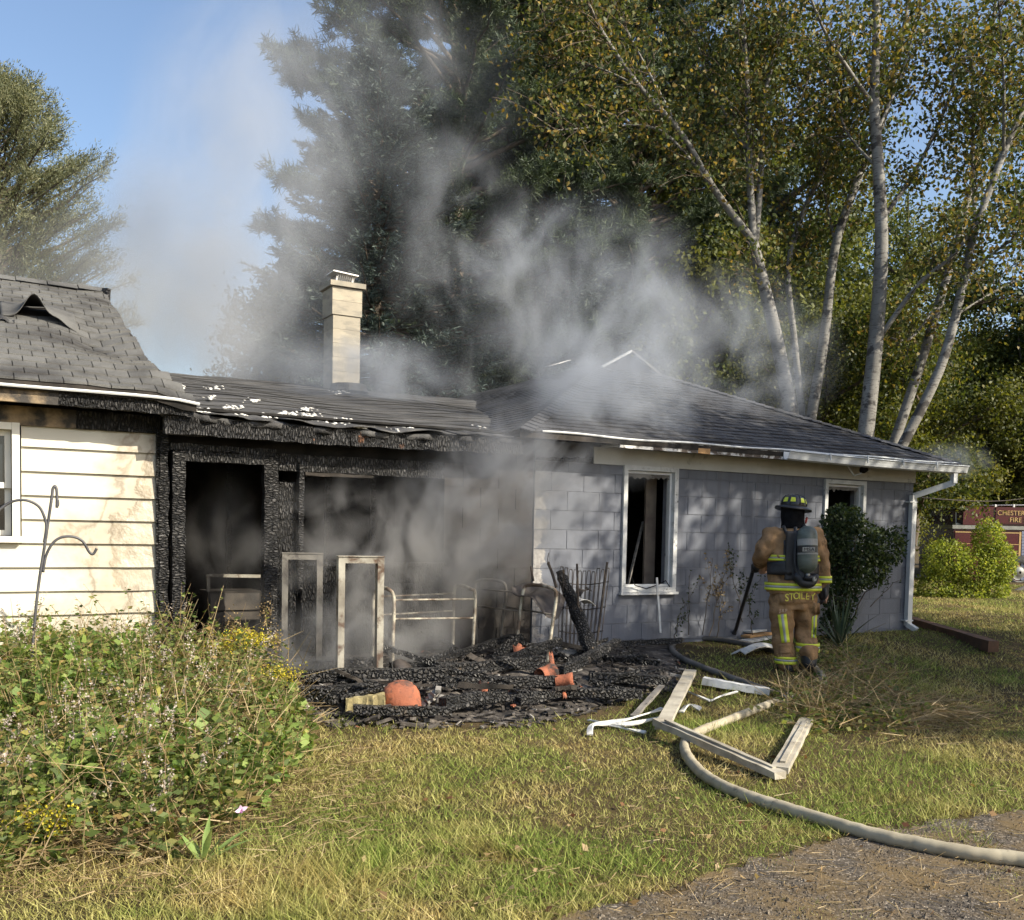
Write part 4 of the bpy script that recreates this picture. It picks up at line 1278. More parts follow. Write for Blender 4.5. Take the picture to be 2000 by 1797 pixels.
# forked birch by the smoke: stem, left limb, two uprights, outer twigs to the left
birch('birch_tree', D, [
    (((1550, 830, 0), (1512, 640, 0), (1470, 470, 0)), 42, 30),
    (((1470, 470, 0), (1395, 370, -0.2), (1330, 260, -0.4), (1250, 170, -0.6), (1175, 60, -0.8), (1130, -40, -1)), 22, 6),
    (((1472, 480, 0), (1464, 330, 0.1), (1460, 180, 0.2), (1450, 30, 0.2), (1440, -120, 0.2)), 24, 9),
    (((1476, 470, 0), (1486, 340, 0.3), (1492, 200, 0.4), (1520, 70, 0.5), (1540, -80, 0.5)), 20, 7),
    (((1395, 370, -0.2), (1290, 255, -0.5), (1170, 250, -0.7), (1080, 255, -0.9)), 9, 3),
    (((1330, 260, -0.4), (1240, 90, 0.3), (1200, 10, 0.5)), 9, 4),
    (((1250, 170, -0.6), (1160, 130, -0.2), (1075, 120, 0.3)), 7, 3),
    (((1462, 300, 0.1), (1390, 170, 0.8), (1350, 40, 1.2)), 9, 4),
    (((1488, 300, 0.3), (1560, 200, 0.9), (1600, 90, 1.3)), 8, 3),
    (((1175, 60, -0.8), (1110, 30, -0.3), (1060, 60, 0.1)), 6, 3),
], 'forked white birch nearest the smoke, limbs spreading left', n_twig=44, per=32, twig=1.15, start=0.15)
birch('birch_tree', D + 1.2, [
    (((1580, 840, 0), (1610, 660, 0), (1632, 480, 0), (1680, 340, 0.2)), 30, 22),
    (((1680, 340, 0.2), (1730, 220, 0.3), (1760, 80, 0.5), (1790, -80, 0.6)), 20, 8),
    (((1570, 840, 0.1), (1550, 650, 0.1), (1540, 520, 0.1), (1575, 400, 0.3), (1640, 270, 0.4), (1670, 170, 0.5)), 20, 12),
    (((1632, 480, 0), (1600, 300, 0.8), (1610, 130, 1.2)), 9, 4),
], 'slender grey birch leaning right behind the forked one', n_twig=36, per=30, start=0.25)
birch('birch_tree', D - 0.6, [
    (((1688, 880, 0), (1712, 650, 0), (1722, 480, 0), (1716, 330, 0), (1708, 200, 0), (1712, 40, 0), (1700, -140, 0)), 46, 18),
    (((1705, 205, 0), (1660, 140, -0.5), (1610, 60, -0.8), (1570, -40, -1)), 14, 5),
    (((1718, 660, 0), (1790, 560, -0.3), (1860, 500, -0.5), (1905, 440, -0.5)), 16, 8),
    (((1722, 430, 0), (1790, 330, 0.4), (1850, 200, 0.7), (1880, 60, 1.0)), 13, 6),
    (((1712, 260, 0), (1770, 120, 0.6), (1800, -30, 0.9)), 10, 4),
    (((1716, 330, 0), (1650, 250, 0.7), (1620, 120, 1.0)), 9, 4),
], 'stout white birch with dark scars in the middle of the clump', n_twig=40, per=32, start=0.18)
birch('birch_tree', D + 0.4, [
    (((1738, 890, 0), (1795, 720, 0), (1835, 590, 0), (1880, 440, 0.1)), 30, 20),
    (((1880, 440, 0.1), (1910, 300, 0.3), (1930, 150, 0.5), (1950, -60, 0.6)), 18, 8),
    (((1835, 590, 0), (1780, 660, -0.4), (1740, 660, -0.6)), 10, 5),
    (((1895, 380, 0.2), (1970, 290, 0.6), (2040, 160, 0.8)), 10, 4),
], 'thin birch leaning right, left of the pair at the eave', n_twig=40, per=32, start=0.18)
birch('birch_tree', D - 1.0, [
    (((1752, 890, 0), (1836, 720, 0), (1880, 560, 0), (1905, 450, 0), (1960, 300, 0), (2020, 150, 0), (2060, -60, 0)), 30, 12),
    (((1880, 540, 0), (1960, 480, -0.4), (2040, 430, -0.6)), 9, 4),
    (((1905, 450, 0), (1900, 300, 0.6), (1900, 120, 0.8)), 12, 5),
    (((1960, 300, 0), (1960, 150, -0.5), (1950, 0, -0.7)), 10, 4),
    (((1860, 620, 0), (1960, 560, 0.5), (2060, 520, 0.6)), 8, 3),
], 'rightmost white birch, leaning out over the downspout', n_twig=42, per=32, start=0.18)

# ------------------------------------------------------------------ broadleaf trees behind
def broadleaf(name, base, H, cr, mat, label, group, nl=9, n_twig=26, per=40, size=0.12, start=0.35, cz=0.62, twig=1.2, trunk_mat=None):
    base = Vector(base)
    root = thing(name, base, label, 'tree', group)
    tr = MB(); L = []
    top = base + Vector((rnd.uniform(-0.4, 0.4), rnd.uniform(-0.4, 0.4), H * 0.93))
    p = curve_pts(base, top, 0, 8, 0.10)
    L.append((p, [H * 0.016 * (1 - 0.85 * k / 8) + 0.01 for k in range(9)]))
    for i in range(nl):
        f = 0.18 + 0.70 * (i + 0.5) / nl
        o = base.lerp(top, f); az = i * 2.4 + rnd.uniform(-0.4, 0.4)
        ln = cr * (1.0 - 0.75 * max(0, f - 0.45)) * rnd.uniform(0.75, 1.1)
        tip = o + Vector((math.cos(az) * ln, math.sin(az) * ln, ln * rnd.uniform(0.25, 0.7)))
        q = curve_pts(o, tip, -0.06, 6, 0.08)
        L.append((q, [H * 0.007 * (1 - 0.85 * k / 6) + 0.008 for k in range(7)]))
        for s in range(2):
            o2 = q[3]; az2 = az + rnd.choice((-1, 1)) * rnd.uniform(0.5, 1.1)
            t2 = o2 + Vector((math.cos(az2), math.sin(az2), rnd.uniform(-0.1, 0.8))) * ln * rnd.uniform(0.35, 0.6)
            L.append((curve_pts(o2, t2, -0.05, 6, 0.05), [0.03 * (1 - 0.8 * k / 6) + 0.006 for k in range(7)]))
    for (q, r_) in L: tr.tube(q, r_, 6, cap=False)
    tr.build('trunk', trunk_mat or M_BARK, root, smooth_=True)
    leaf_cloud(L, n_twig, twig, per, mat, root, size, 0.45, start, None, spread=0.22)
    return root

GB_ = 'broadleaf trees beyond the birches'
maple = broadleaf('maple_tree', gbase(1990, 34), 9.0, 3.4, M_MAPLE, 'yellow-green maple behind the fire truck', GB_, n_twig=26, per=46, size=0.13, start=0.15)
forest = broadleaf('forest_tree', gbase(1330, 30), 11.0, 4.2, M_FOREST, 'shadowed broadleaf tree behind the smoke plume', GB_, nl=11, n_twig=30, per=46, size=0.16, start=0.12)
copy_tree(maple, gbase(1780, 23), 2.0, 0.72, 'low yellow-green maple between the two middle birches')
copy_tree(maple, gbase(1600, 24), 4.0, 0.80, 'yellow-green maple low behind the grey roof')
copy_tree(maple, gbase(2160, 35), 1.2, 1.2, 'yellow-green maple farthest right behind the fire truck')
tall = broadleaf('forest_tree', gbase(1420, 34), 20.0, 5.6, M_FOREST, 'tallest dark broadleaf tree filling the gap left of the forked birch', GB_, nl=17, n_twig=20, per=44, size=0.17, start=0.1, twig=1.6)
copy_tree(tall, gbase(1760, 44), 0.7, 0.9, 'tall dark broadleaf tree far behind the sky gap in the birches')
copy_tree(tall, gbase(2110, 35), 3.9, 0.95, 'tall dark broadleaf tree at the far right')
copy_tree(tall, gbase(1240, 40), 5.2, 1.0, 'tall dark broadleaf tree behind the pine trunks')
copy_tree(maple, gbase(1690, 27), 5.5, 0.85, 'yellow-green maple behind the stout birch')
copy_tree(maple, gbase(1880, 37), 0.5, 1.0, 'yellow-green maple behind the birch pair at the eave')
copy_tree(forest, gbase(1560, 33), 1.0, 0.95, 'dark broadleaf tree behind the forked birch')
copy_tree(forest, gbase(1750, 36), 2.4, 0.82, 'dark broadleaf tree behind the stout birch')
copy_tree(forest, gbase(1990, 38), 3.3, 0.9, 'dark broadleaf tree above the fire truck')
copy_tree(forest, gbase(2250, 33), 5.0, 1.0, 'dark broadleaf tree right of the fire truck')
copy_tree(forest, gbase(1130, 38), 4.2, 0.9, 'dark broadleaf tree far behind the porch ridge')
copy_tree(maple, gbase(545, 22.5), 3.1, (0.62, 0.62, 0.72), 'pale smoke-veiled broadleaf tree left of the spruce')
copy_tree(maple, gbase(425, 42), 0.6, 0.72, 'small round tree far off between the white roof and spruce')
for (px, dd, sc, lab) in ((1815, 33, 0.42, 'low dark thicket tree just right of the downspout'), (1905, 33, 0.5, 'low dark thicket tree behind the fire truck tail'), (2040, 33, 0.52, 'low dark thicket tree behind the fire truck cab end'), (1700, 30, 0.5, 'low dark thicket tree behind the grey roof hip'), (1450, 28, 0.5, 'low dark thicket tree behind the roof smoke'), (1960, 45, 0.8, 'dark thicket tree deep behind the fire truck'), (1840, 42, 0.8, 'dark thicket tree deep behind the gutter corner')):
    copy_tree(forest, gbase(px, dd), px * 0.01, sc, lab)
copy_tree(forest, gbase(760, 42), 2.1, 0.7, 'low dark tree behind the chimney foot')

# trees of the yard to the right and behind the camera, whose shade dapples the grey house
shade = broadleaf('shade_tree', (13.4, -7.4, 0.0), 9.6, 3.1, M_MAPLE, 'nearest yard tree right of the viewer, shading the grey wall', 'yard trees beside the viewer', n_twig=18, per=26, size=0.16, start=0.25)
copy_tree(shade, (10.7, -7.0, 0.0), 1.1, 0.78, 'smallest yard tree right of the viewer')
copy_tree(shade, (15.4, -9.9, 0.0), 2.0, 1.0, 'yard tree right of the viewer, farther from the house')
copy_tree(shade, (16.6, -6.4, 0.0), 4.0, 0.9, 'yard tree right of the viewer, nearest the fire truck')

# ------------------------------------------------------------------ shrubs
def blob_points(blobs):
    P = []; N = []
    for (c, r_, n) in blobs:
        d = rand_dirs(n); k = rng.uniform(0.25, 1.0, n) ** 0.45
        P.append(np.array(c) + d * k[:, None] * np.array(r_)); N.append(d)
    return np.concatenate(P), np.concatenate(N)

def shrub(name, base, blobs, mat, label, size, cat='shrub', stems=14, group=None):
    base = Vector(base)
    root = thing(name, base, label, cat, group)
    P, N = blob_points(blobs)
    keep = P[:, 2] > base.z + 0.01
    P, N = P[keep], N[keep]
    n = len(P)
    Q = leaf_quads(P, N * 0.6 + rand_dirs(n), rng.uniform(0.7, 1.3, n) * size, rng.uniform(0.5, 0.7, n) * size, 0.25)
    quads_mesh('leaves', Q, mat, root)
    st = MB()
    for i in range(stems):
        k = rnd.randrange(n); tip = Vector(P[k])
        st.tube(curve_pts(base + Vector((rnd.uniform(-0.12, 0.12), rnd.uniform(-0.08, 0.08), 0)), tip, -0.05, 6, 0.03), [0.014, 0.012, 0.010, 0.008, 0.006, 0.004, 0.003], 5)
    st.build('stems', M_BARK, root)
    return root

def pxblob(px, py, Y, rx, rz, n, ry=None):
    c = onY(px, py, Y); k = (proj(c)[2]) / FPX
    return (c[:], (rx * k / 0.80, (ry if ry is not None else rx) * k, rz * k), n)
Ysh = -0.55
b = [pxblob(1648, 1018, Ysh, 38, 34, 900), pxblob(1620, 1062, Ysh, 36, 38, 900), pxblob(1672, 1062, Ysh, 52, 48, 1700), pxblob(1725, 1070, Ysh, 40, 40, 1000),
     pxblob(1650, 1118, Ysh, 46, 44, 1200), pxblob(1700, 1112, Ysh, 34, 36, 700), pxblob(1640, 1172, Ysh, 30, 50, 700), pxblob(1632, 1222, Ysh, 26, 36, 400), pxblob(1756, 1045, Ysh, 12, 22, 80)]
shrub('wall_shrub', onG(1632, 1246), b, M_SHRUB, 'dark leafy shrub against the grey wall beside the firefighter', 0.052)

Db = 21.0
def dblob(px, py, rx, rz, n):
    c = atD(px, py, Db); k = Db / FPX
    return (c[:], (rx * k, rx * k, rz * k), int(n * 1.9))
b = [dblob(1930, 1052, 30, 42, 900), dblob(1950, 1100, 34, 44, 1300), dblob(1905, 1110, 44, 46, 1300), dblob(1850, 1095, 48, 44, 1300), dblob(1825, 1150, 36, 50, 1000), dblob(1880, 1165, 46, 36, 900), dblob(1815, 1200, 30, 40, 700), dblob(1945, 1150, 26, 24, 400)]
p = atD(1890, 1190, Db)
shrub('garden_bush', (p.x, p.y, 0.15), b, M_BUSH, 'bright yellow-green bush in front of the fire truck', 0.062, 'bush')

# ------------------------------------------------------------------ things lying in the yard
M_RUSTY = plain('scorched_enamel_tube', (0.50, 0.46, 0.36), (0.14, 0.10, 0.07), 9, 0.55, 0.4, 60, 0.004, 0.4, 0.2, detail=6, lo=0.42, hi=0.6, dirt=(0.05, 0.04, 0.035), dirt_scale=14, dirt_lo=0.56)
M_RUSTDK = plain('burnt_tube', (0.10, 0.085, 0.07), (0.22, 0.19, 0.15), 10, 0.6, 0.4, 60, 0.004, 0.4, 0.2)
M_WIRE = plain('burnt_wire', (0.035, 0.03, 0.027), (0.09, 0.07, 0.055), 14, 0.6, 0.2, 60, 0.002, 0.4, 0.5)
M_TERRA = plain('terracotta', (0.36, 0.12, 0.062), (0.23, 0.085, 0.05), 5, 0.9, 0.6, 24, 0.015, dirt=(0.055, 0.045, 0.04), dirt_scale=7, dirt_lo=0.48)
M_FOAMY = plain('yellow_insulation', (0.40, 0.34, 0.17), (0.26, 0.21, 0.10), 10, 0.95, 0.6, 45, 0.01, dirt=(0.07, 0.06, 0.045), dirt_scale=9, dirt_lo=0.55)
M_STONE = plain('pale_stone', (0.32, 0.30, 0.27), (0.18, 0.17, 0.155), 7, 0.9, 0.6, 30, 0.012, dirt=(0.05, 0.045, 0.04), dirt_scale=6, dirt_lo=0.57)
M_BOARD = plain('weathered_white_board', (0.42, 0.385, 0.31), (0.25, 0.22, 0.17), 5, 0.8, 0.45, 60, 0.004, stretch=(1, 1, 1), dirt=(0.13, 0.11, 0.09), dirt_scale=9, dirt_lo=0.60)
M_FRAMEW = plain('smoked_white_frame', (0.19, 0.175, 0.15), (0.09, 0.082, 0.07), 4, 0.7, 0.35, 50, 0.004, dirt=(0.05, 0.042, 0.037), dirt_scale=8, dirt_lo=0.50)
M_FRAMEW2 = plain('half_scorched_frame', (0.38, 0.36, 0.30), (0.17, 0.15, 0.12), 4, 0.7, 0.35, 50, 0.004, dirt=(0.085, 0.05, 0.032), dirt_scale=7, dirt_lo=0.50)
M_PLASTICW = plain('white_vinyl_scrap', (0.66, 0.65, 0.61), (0.46, 0.45, 0.42), 8, 0.55, 0.2, 40, 0.004, dirt=(0.10, 0.09, 0.08), dirt_scale=8, dirt_lo=0.58)
M_SHEET = plain('burnt_sheet_metal', (0.030, 0.026, 0.024), (0.085, 0.07, 0.06), 5, 0.5, 0.4, 30, 0.006, 0.5, 0.4)
M_RUBBLE = plain('ash_and_rubble', (0.022, 0.020, 0.019), (0.095, 0.082, 0.070), 9, 0.9, 0.5, 50, 0.01, 0.2, dirt=(0.22, 0.20, 0.175), dirt_scale=9, dirt_lo=0.55)
M_HOOK = plain('dark_wrought_rod', (0.055, 0.055, 0.06), (0.10, 0.10, 0.105), 8, 0.5, 0.1, 60, 0.002, 0.4, 0.3)

def hose_mat(name, a, b):
    t = NT(name)
    p = t.pos()
    c = t.ramp(t.noise(p, 5, 6, 0.65), [(0.35, a), (0.68, b)])
    c = t.mix(t.ramp(t.noise(p, 14, 5, 0.7), [(0.60, 0.0), (0.70, 0.7)]), c, (0.14, 0.12, 0.09))
    wv = t.n('TexWave', wave_type='BANDS', bands_direction='DIAGONAL'); wv.inputs['Scale'].default_value = 130
    t.l(p, wv.inputs['Vector'])
    return t.done(t.bsdf(c, 0.9, t.bump(wv.outputs['Fac'], 0.35, 0.002), 0.15))
M_HOSE = hose_mat('pale_canvas_hose', (0.40, 0.355, 0.26), (0.29, 0.25, 0.175))
M_HOSED = hose_mat('wet_dark_hose', (0.085, 0.08, 0.075), (0.18, 0.165, 0.145))

def spline(P, n=8):
    out = []
    for i in range(len(P) - 1):
        a, b = P[i], P[i + 1]
        p0 = P[i - 1] if i else a; p3 = P[i + 2] if i + 2 < len(P) else b
        for k in range(n):
            t = k / n
            out.append(0.5 * ((2 * a) + (b - p0) * t + (2 * p0 - 5 * a + 4 * b - p3) * t * t + (3 * a - p0 - 3 * b + p3) * t ** 3))
    out.append(P[-1])
    return out

# shepherd's hook
def build_hook():
    Y = -0.75
    q = lambda x, y: onY(x, y, Y)
    base = q(57, 1282); base.z = gz(base.x, Y)
    root = thing('garden_hook', base, 'leaning wrought garden hook with three curled arms before the white siding', 'garden hook')
    MB().tube(spline([base, q(72, 1170), q(88, 1060), q(101, 972), q(103, 955), q(108, 950), q(111, 962), q(111, 992)], 6), 0.0105, 7).build('pole', M_HOOK, root, smooth_=True)
    MB().tube(spline([q(112, 976), q(113, 985), q(110, 990)], 5), 0.012, 6).build('hook_tip', M_HOOK, root, smooth_=True)
    MB().tube(spline([q(86, 1060), q(90, 1035), q(89, 1018), q(78, 992), q(58, 979), q(36, 977), q(15, 984), q(-5, 1000), q(-14, 1016), q(-24, 1008)], 6), 0.010, 7).build('arm', M_HOOK, root, smooth_=True)
    MB().tube(spline([q(84, 1118), q(90, 1085), q(104, 1060), q(122, 1049), q(145, 1049), q(162, 1058), q(174, 1078), q(182, 1082), q(189, 1071)], 6), 0.010, 7).build('arm', M_HOOK, root, smooth_=True)
build_hook()

# two standing charred sash frames
def stand_frame(p0, p1, top, depth, mat, label):
    a = onG(*p0); b = onG(*p1)
    ex = (b - a); ex.z = 0; W = ex.length; ex.normalize()
    ey = Vector((-ex.y, ex.x, 0))
    base = (a + b) / 2
    H = (proj(base)[2] / FPX) * (max(p0[1], p1[1]) - top) 
    root = thing('sash_frame', base, label, 'window frame', 'empty sash frames standing in the debris')
    z0 = min(a.z, b.z) - 0.05
    w = 0.052
    Z = Vector((0, 0, 1))
    A = Vector((a.x, a.y, z0)); B = Vector((b.x, b.y, z0)); T = Z * (H + a.z - z0)
    MB().bar(A + ex * w / 2, A + ex * w / 2 + T, w, depth, up=ey, seg=8, jit=0.0012).build('stile', mat, root)
    MB().bar(B - ex * w / 2, B - ex * w / 2 + T, w, depth, up=ey, seg=8, jit=0.0012).build('stile', mat, root)
    MB().bar(A + T - Z * w / 2 + ex * (w + 0.001), B + T - Z * w / 2 - ex * (w + 0.001), depth - 0.004, w, seg=4, jit=0.001).build('head_rail', mat, root)
    MB().bar(A + T + Z * 0.004 - ex * 0.004, B + T + Z * 0.004 + ex * 0.004, depth + 0.014, 0.008).build('cap', mat, root)
    return root
stand_frame((549, 1303), (628, 1300), 1082, 0.10, M_FRAMEW, 'smoke-greyed sash frame standing upright beside the charred wall')
stand_frame((657, 1338), (745, 1334), 1089, 0.11, M_FRAMEW2, 'scorched white sash frame standing upright left of the enamel rack')

# tubular racks
def U(m, a, b, top, r_):
    """inverted U from foot a to foot b"""
    m.tube(spline([a, a.lerp(top[0], 0.5), top[0], top[1], top[2], top[3], b.lerp(top[3], 0.5), b], 5), r_, 7)
def build_racks():
    f = lambda px, py, d: atD(px, py, d)
    d1, d2 = 8.75, 8.45
    e1, e2 = 9.35, 9.05
    base = onG(840, 1300)
    root = thing('tubular_rack', base, 'scorched cream tubular rack with four rods right of the standing frame', 'metal rack', 'burnt tubular racks')
    m = MB(); U(m, f(727, 1312, d1), f(766, 1316, d2), [f(730, 1165, d1), f(738, 1152, d1), f(756, 1150, d2), f(769, 1168, d2)], 0.017); m.build('end_hoop', M_RUSTY, root, smooth_=True)
    m = MB(); U(m, f(883, 1296, e1), f(922, 1300, e2), [f(887, 1158, e1), f(894, 1143, e1), f(918, 1150, e2), f(928, 1162, e2)], 0.017); m.build('end_hoop', M_RUSTY, root, smooth_=True)
    for (a, b) in (((731, 1166, d1), (887, 1159, e1)), ((769, 1172, d2), (927, 1170, e2)), ((731, 1202, d1), (886, 1193, e1)), ((769, 1209, d2), (926, 1207, e2))):
        MB().tube([f(*a), f(*b)], 0.010, 6).build('rod', M_RUSTY, root, smooth_=True)
    d1, d2, e1, e2 = 9.6, 9.3, 9.15, 8.95
    base = onG(1040, 1298)
    root = thing('tubular_rack', base, 'blackened tubular rack leaning under the bent metal sheet', 'metal rack', 'burnt tubular racks')
    m = MB(); U(m, f(931, 1290, d1), f(977, 1262, d2 + 0.2), [f(928, 1152, d1), f(936, 1134, d1), f(974, 1135, d2 + 0.2), f(988, 1150, d2 + 0.2)], 0.015); m.build('end_hoop', M_RUSTDK, root, smooth_=True)
    m = MB(); U(m, f(1004, 1296, e1), f(1068, 1296, e2), [f(1021, 1160, e1), f(1032, 1143, e1), f(1076, 1148, e2), f(1086, 1166, e2)], 0.017); m.build('end_hoop', M_RUSTY, root, smooth_=True)
    for (a, b) in (((930, 1150, d1), (1020, 1158, e1)), ((932, 1184, d1), (1016, 1194, e1)), ((988, 1186, d2 + 0.2), (1078, 1200, e2))):
        MB().tube([f(*a), f(*b)], 0.009, 6).build('rod', M_RUSTDK, root, smooth_=True)
build_racks()

# looped wire fence with stakes
def build_wire():
    base = onG(1140, 1278)
    root = thing('wire_fence', base, 'looped garden wire fence with thin stakes bowed against the grey wall', 'wire fence')
    def pt(u, py):
        px = 1090 + 100 * u + (1250 - py) * 0.02 - (py - 1100) * 0.10 * u
        return onY(px, py, -0.85 + 0.45 * math.sin(u * math.pi))
    loops = MB
    n = 11
    for i in range(n):
        u0, u1 = (i + 0.1) / n, (i + 0.85) / n
        top = 1106 + 10 * math.sin(u0 * math.pi) + rnd.uniform(-3, 3)
        m = MB(); m.tube(spline([pt(u0, 1272), pt(u0, 1190), pt(u0, top + 8), pt((u0+u1)/2, top), pt(u1, top + 8), pt(u1, 1190), pt(u1, 1272)], 4), 0.0042, 4)
        m.build('loop_wire', M_WIRE, root)
    for py in (1136, 1185, 1232):
        MB().tube([pt(k / 14, py + 6 * math.sin(k / 14 * math.pi)) for k in range(15)], 0.005, 4).build('cross_wire', M_WIRE, root)
    for (a, b, w) in (((1127, 1101), (1131, 1240), 0.011), ((1186, 1098), (1163, 1278), 0.012), ((1037, 1106), (1042, 1135), 0.010)):
        MB().tube([onY(*a, -0.86), onY(*b, -0.90)], w, 6).build('stake', M_WIRE, root)
    MB().tube(spline([onY(1072, 1080, -0.8), onY(1070, 1096, -0.8), onY(1078, 1118, -0.82), onY(1087, 1148, -0.85)], 5), [0.004] * 6 + [0.014] * 10, 6).build('stake', M_WIRE, root)
build_wire()
def build_sheet():
    pts = [(1000, 1152), (1058, 1133), (1104, 1172), (1086, 1212), (1042, 1176)]
    c = [onY(x, y, Y) for (x, y), Y in zip(pts, (-0.75, -0.55, -0.8, -1.05, -1.0))]
    def f(u, v):
        a = c[0].lerp(c[1], u) if u < 1 else c[1]
        top = (c[0] * (1 - u) + c[1] * u) if u <= 0.5 else (c[0] * (1 - u) + c[1] * u)
        lo = c[4] * (1 - u) + c[3] * u
        p = (c[0].lerp(c[1], min(1, u * 2)) if u < 0.5 else c[1].lerp(c[2], u * 2 - 1)).lerp(c[0].lerp(c[4], min(1, u * 2)) if u < 0.5 else c[4].lerp(c[3], u * 2 - 1), v)
        return p + Vector((0, 0, 0.03 * math.sin(u * 9 + v * 4)))
    MB().slab(16, 6, f, 0.006).build('bent_sheet', M_SHEET, None, smooth_=True, label='bent black metal sheet draped between the rack and wire fence', cat='metal sheet')
    # scraps caught in the wire
    for i, (a, b, lab) in enumerate((((1128, 1176), (1166, 1186), 'pale curled scrap caught low in the wire fence'), ((1134, 1164), (1158, 1156), 'black curled scrap caught high in the wire fence'))):
        A, B = onY(*a, -0.62), onY(*b, -0.55)
        MB().slab(8, 3, lambda u, v: A.lerp(B, u) + Vector((0, 0.10 * v, 0.05 * math.sin(u * 3.1) + 0.04 * v * math.sin(u * 8))), 0.005).build('roofing_scrap', M_PLASTICW if i == 0 else M_SHEET, None, smooth_=True, label=lab, cat='scrap')
build_sheet()

# charred timbers
def timber(a, b, w, h, label, name='charred_beam', lift=(0.0, 0.0), mat=None, up=(0, 0, 1), seg=10, jit=0.006, cat='beam', group='charred beams in the debris'):
    A = onG(*a); B = onG(*b)
    A.z += h / 2 + 0.07 + lift[0]; B.z += h / 2 + 0.08 + lift[1]
    MB().bar(A, B, w, h, up=up, seg=seg, jit=jit).build(name, mat or M_BEAM, None, label=label, cat=cat, group=group)
T = timber
M_SMOKED = plain('smoked_dark_panel', (0.12, 0.10, 0.08), (0.05, 0.045, 0.04), 5, 0.8, 0.3, 40, 0.005)
_tr = random.Random(77)
def scatter_timbers():
    near = ('the two sash frames', 'the crock', 'the cream rack', 'the dark rack', 'the leaning log', 'the wall foot')
    spots = [(600 + k * 24 + _tr.uniform(-14, 14), 1285 + _tr.random() * 125) for k in range(28)]
    nth = ('first', 'second', 'third', 'fourth', 'fifth', 'sixth', 'seventh', 'eighth', 'ninth', 'tenth', 'eleventh', 'twelfth', 'thirteenth', 'fourteenth', 'fifteenth', 'sixteenth', 'seventeenth', 'eighteenth', 'nineteenth', 'twentieth', 'twenty-first', 'twenty-second', 'twenty-third', 'twenty-fourth', 'twenty-fifth', 'twenty-sixth', 'twenty-seventh', 'twenty-eighth')
    cnt = 0
    for (x, y) in sorted(spots):
        y = min(y, 1415 - 75 * smooth(1000, 1300, x))
        L = _tr.uniform(40, 130); a = _tr.gauss(0, 0.28)
        A = onG(x - L / 2, y - L / 2 * a * 0.35); B = onG(x + L / 2, y + L / 2 * a * 0.35)
        if max(A.y, B.y) > -0.12: continue
        w = _tr.uniform(0.025, 0.06); h = _tr.uniform(0.02, 0.05)
        A.z += 0.07 + _tr.uniform(0, 0.16); B.z += 0.07 + _tr.uniform(0, 0.16)
        MB().bar(A, B, w, h, up=(_tr.uniform(-0.5, 0.5), 0, 1), seg=8, jit=0.007, taper=_tr.uniform(0.6, 1)).build('charred_lath', M_BEAM if _tr.random() < 0.72 else M_SOOTWOOD, None, label='thin burnt lath, ' + nth[cnt] + ' from the weeds in the debris tangle', cat='lath', group='burnt laths in the debris')
        cnt += 1
scatter_timbers()
def prop_timbers():
    L = ((905, 1300, 935, 1262), (960, 1312, 905, 1275), (1000, 1300, 1060, 1258), (1045, 1312, 1010, 1262), (1105, 1300, 1150, 1262), (1130, 1310, 1085, 1270), (700, 1320, 640, 1290), (640, 1318, 700, 1285), (830, 1318, 890, 1288), (1180, 1300, 1240, 1268), (780, 1340, 850, 1312))
    lab = ('the rear hoop of the cream rack', 'the front hoop of the cream rack', 'the dark rack front hoop', 'the bent metal sheet', 'the wire fence foot', 'the leaning log', 'the scorched white sash frame', 'the smoke-greyed sash frame', 'the round pan', 'the tall window corner', 'the terracotta crock')
    for (x0, y0, x1, y1), l in zip(L, lab):
        A = onG(x0, y0); A.z += 0.03; B = atD(x1, y1, proj(A)[2] + _tr.uniform(0.05, 0.3))
        MB().bar(A, B, _tr.uniform(0.035, 0.07), _tr.uniform(0.025, 0.05), up=(_tr.uniform(-1, 1), -0.5, 1), seg=7, jit=0.009, taper=_tr.uniform(0.5, 1)).build('charred_stub', M_BEAM if _tr.random() < 0.7 else M_SMOKED, None, label='charred board stub poking up beside ' + l, cat='board', group='board stubs in the debris')
prop_timbers()
T((590, 1347), (870, 1350), 0.09, 0.09, 'long charred beam lying below the scorched white standing frame', lift=(0.0, 0.02))
T((640, 1378), (782, 1372), 0.10, 0.08, 'charred beam end left of the yellow insulation block')
T((850, 1345), (1062, 1330), 0.08, 0.09, 'charred beam running behind the terracotta crock', lift=(0.03, 0.05))
T((866, 1362), (1122, 1358), 0.09, 0.09, 'charred beam passing under the broken clay pipes')
T((885, 1306), (1000, 1284), 0.06, 0.05, 'thin charred beam in front of the cream rack', lift=(0.03, 0.10))
T((980, 1330), (1090, 1306), 0.06, 0.075, 'charred beam rising towards the orange clay shard', lift=(0.06, 0.14))
T((1095, 1340), (1205, 1300), 0.065, 0.08, 'charred beam slanting up to the foot of the leaning log', lift=(0.02, 0.10))
T((1150, 1346), (1300, 1356), 0.09, 0.08, 'charred beam pointing at the white broken frame')
T((866, 1404), (985, 1388), 0.10, 0.09, 'thick charred beam end at the front edge of the debris', jit=0.01)
T((690, 1412), (880, 1418), 0.08, 0.06, 'charred beam half buried at the edge of the grass')
T((1080, 1376), (1250, 1382), 0.08, 0.07, 'charred beam lying beyond the white vinyl scraps')
T((1010, 1395), (1120, 1372), 0.07, 0.06, 'short charred beam below the broken clay pipes')
T((600, 1325), (730, 1318), 0.08, 0.07, 'charred beam behind the scorched white standing frame')
T((760, 1325), (905, 1330), 0.07, 0.07, 'charred beam in front of the round pan')
T((1160, 1300), (1290, 1318), 0.06, 0.05, 'flat charred beam right of the leaning log')
T((1200, 1275), (1330, 1270), 0.06, 0.05, 'flat charred beam along the grey wall foot')
T((560, 1375), (660, 1395), 0.10, 0.07, 'charred beam disappearing into the weeds')
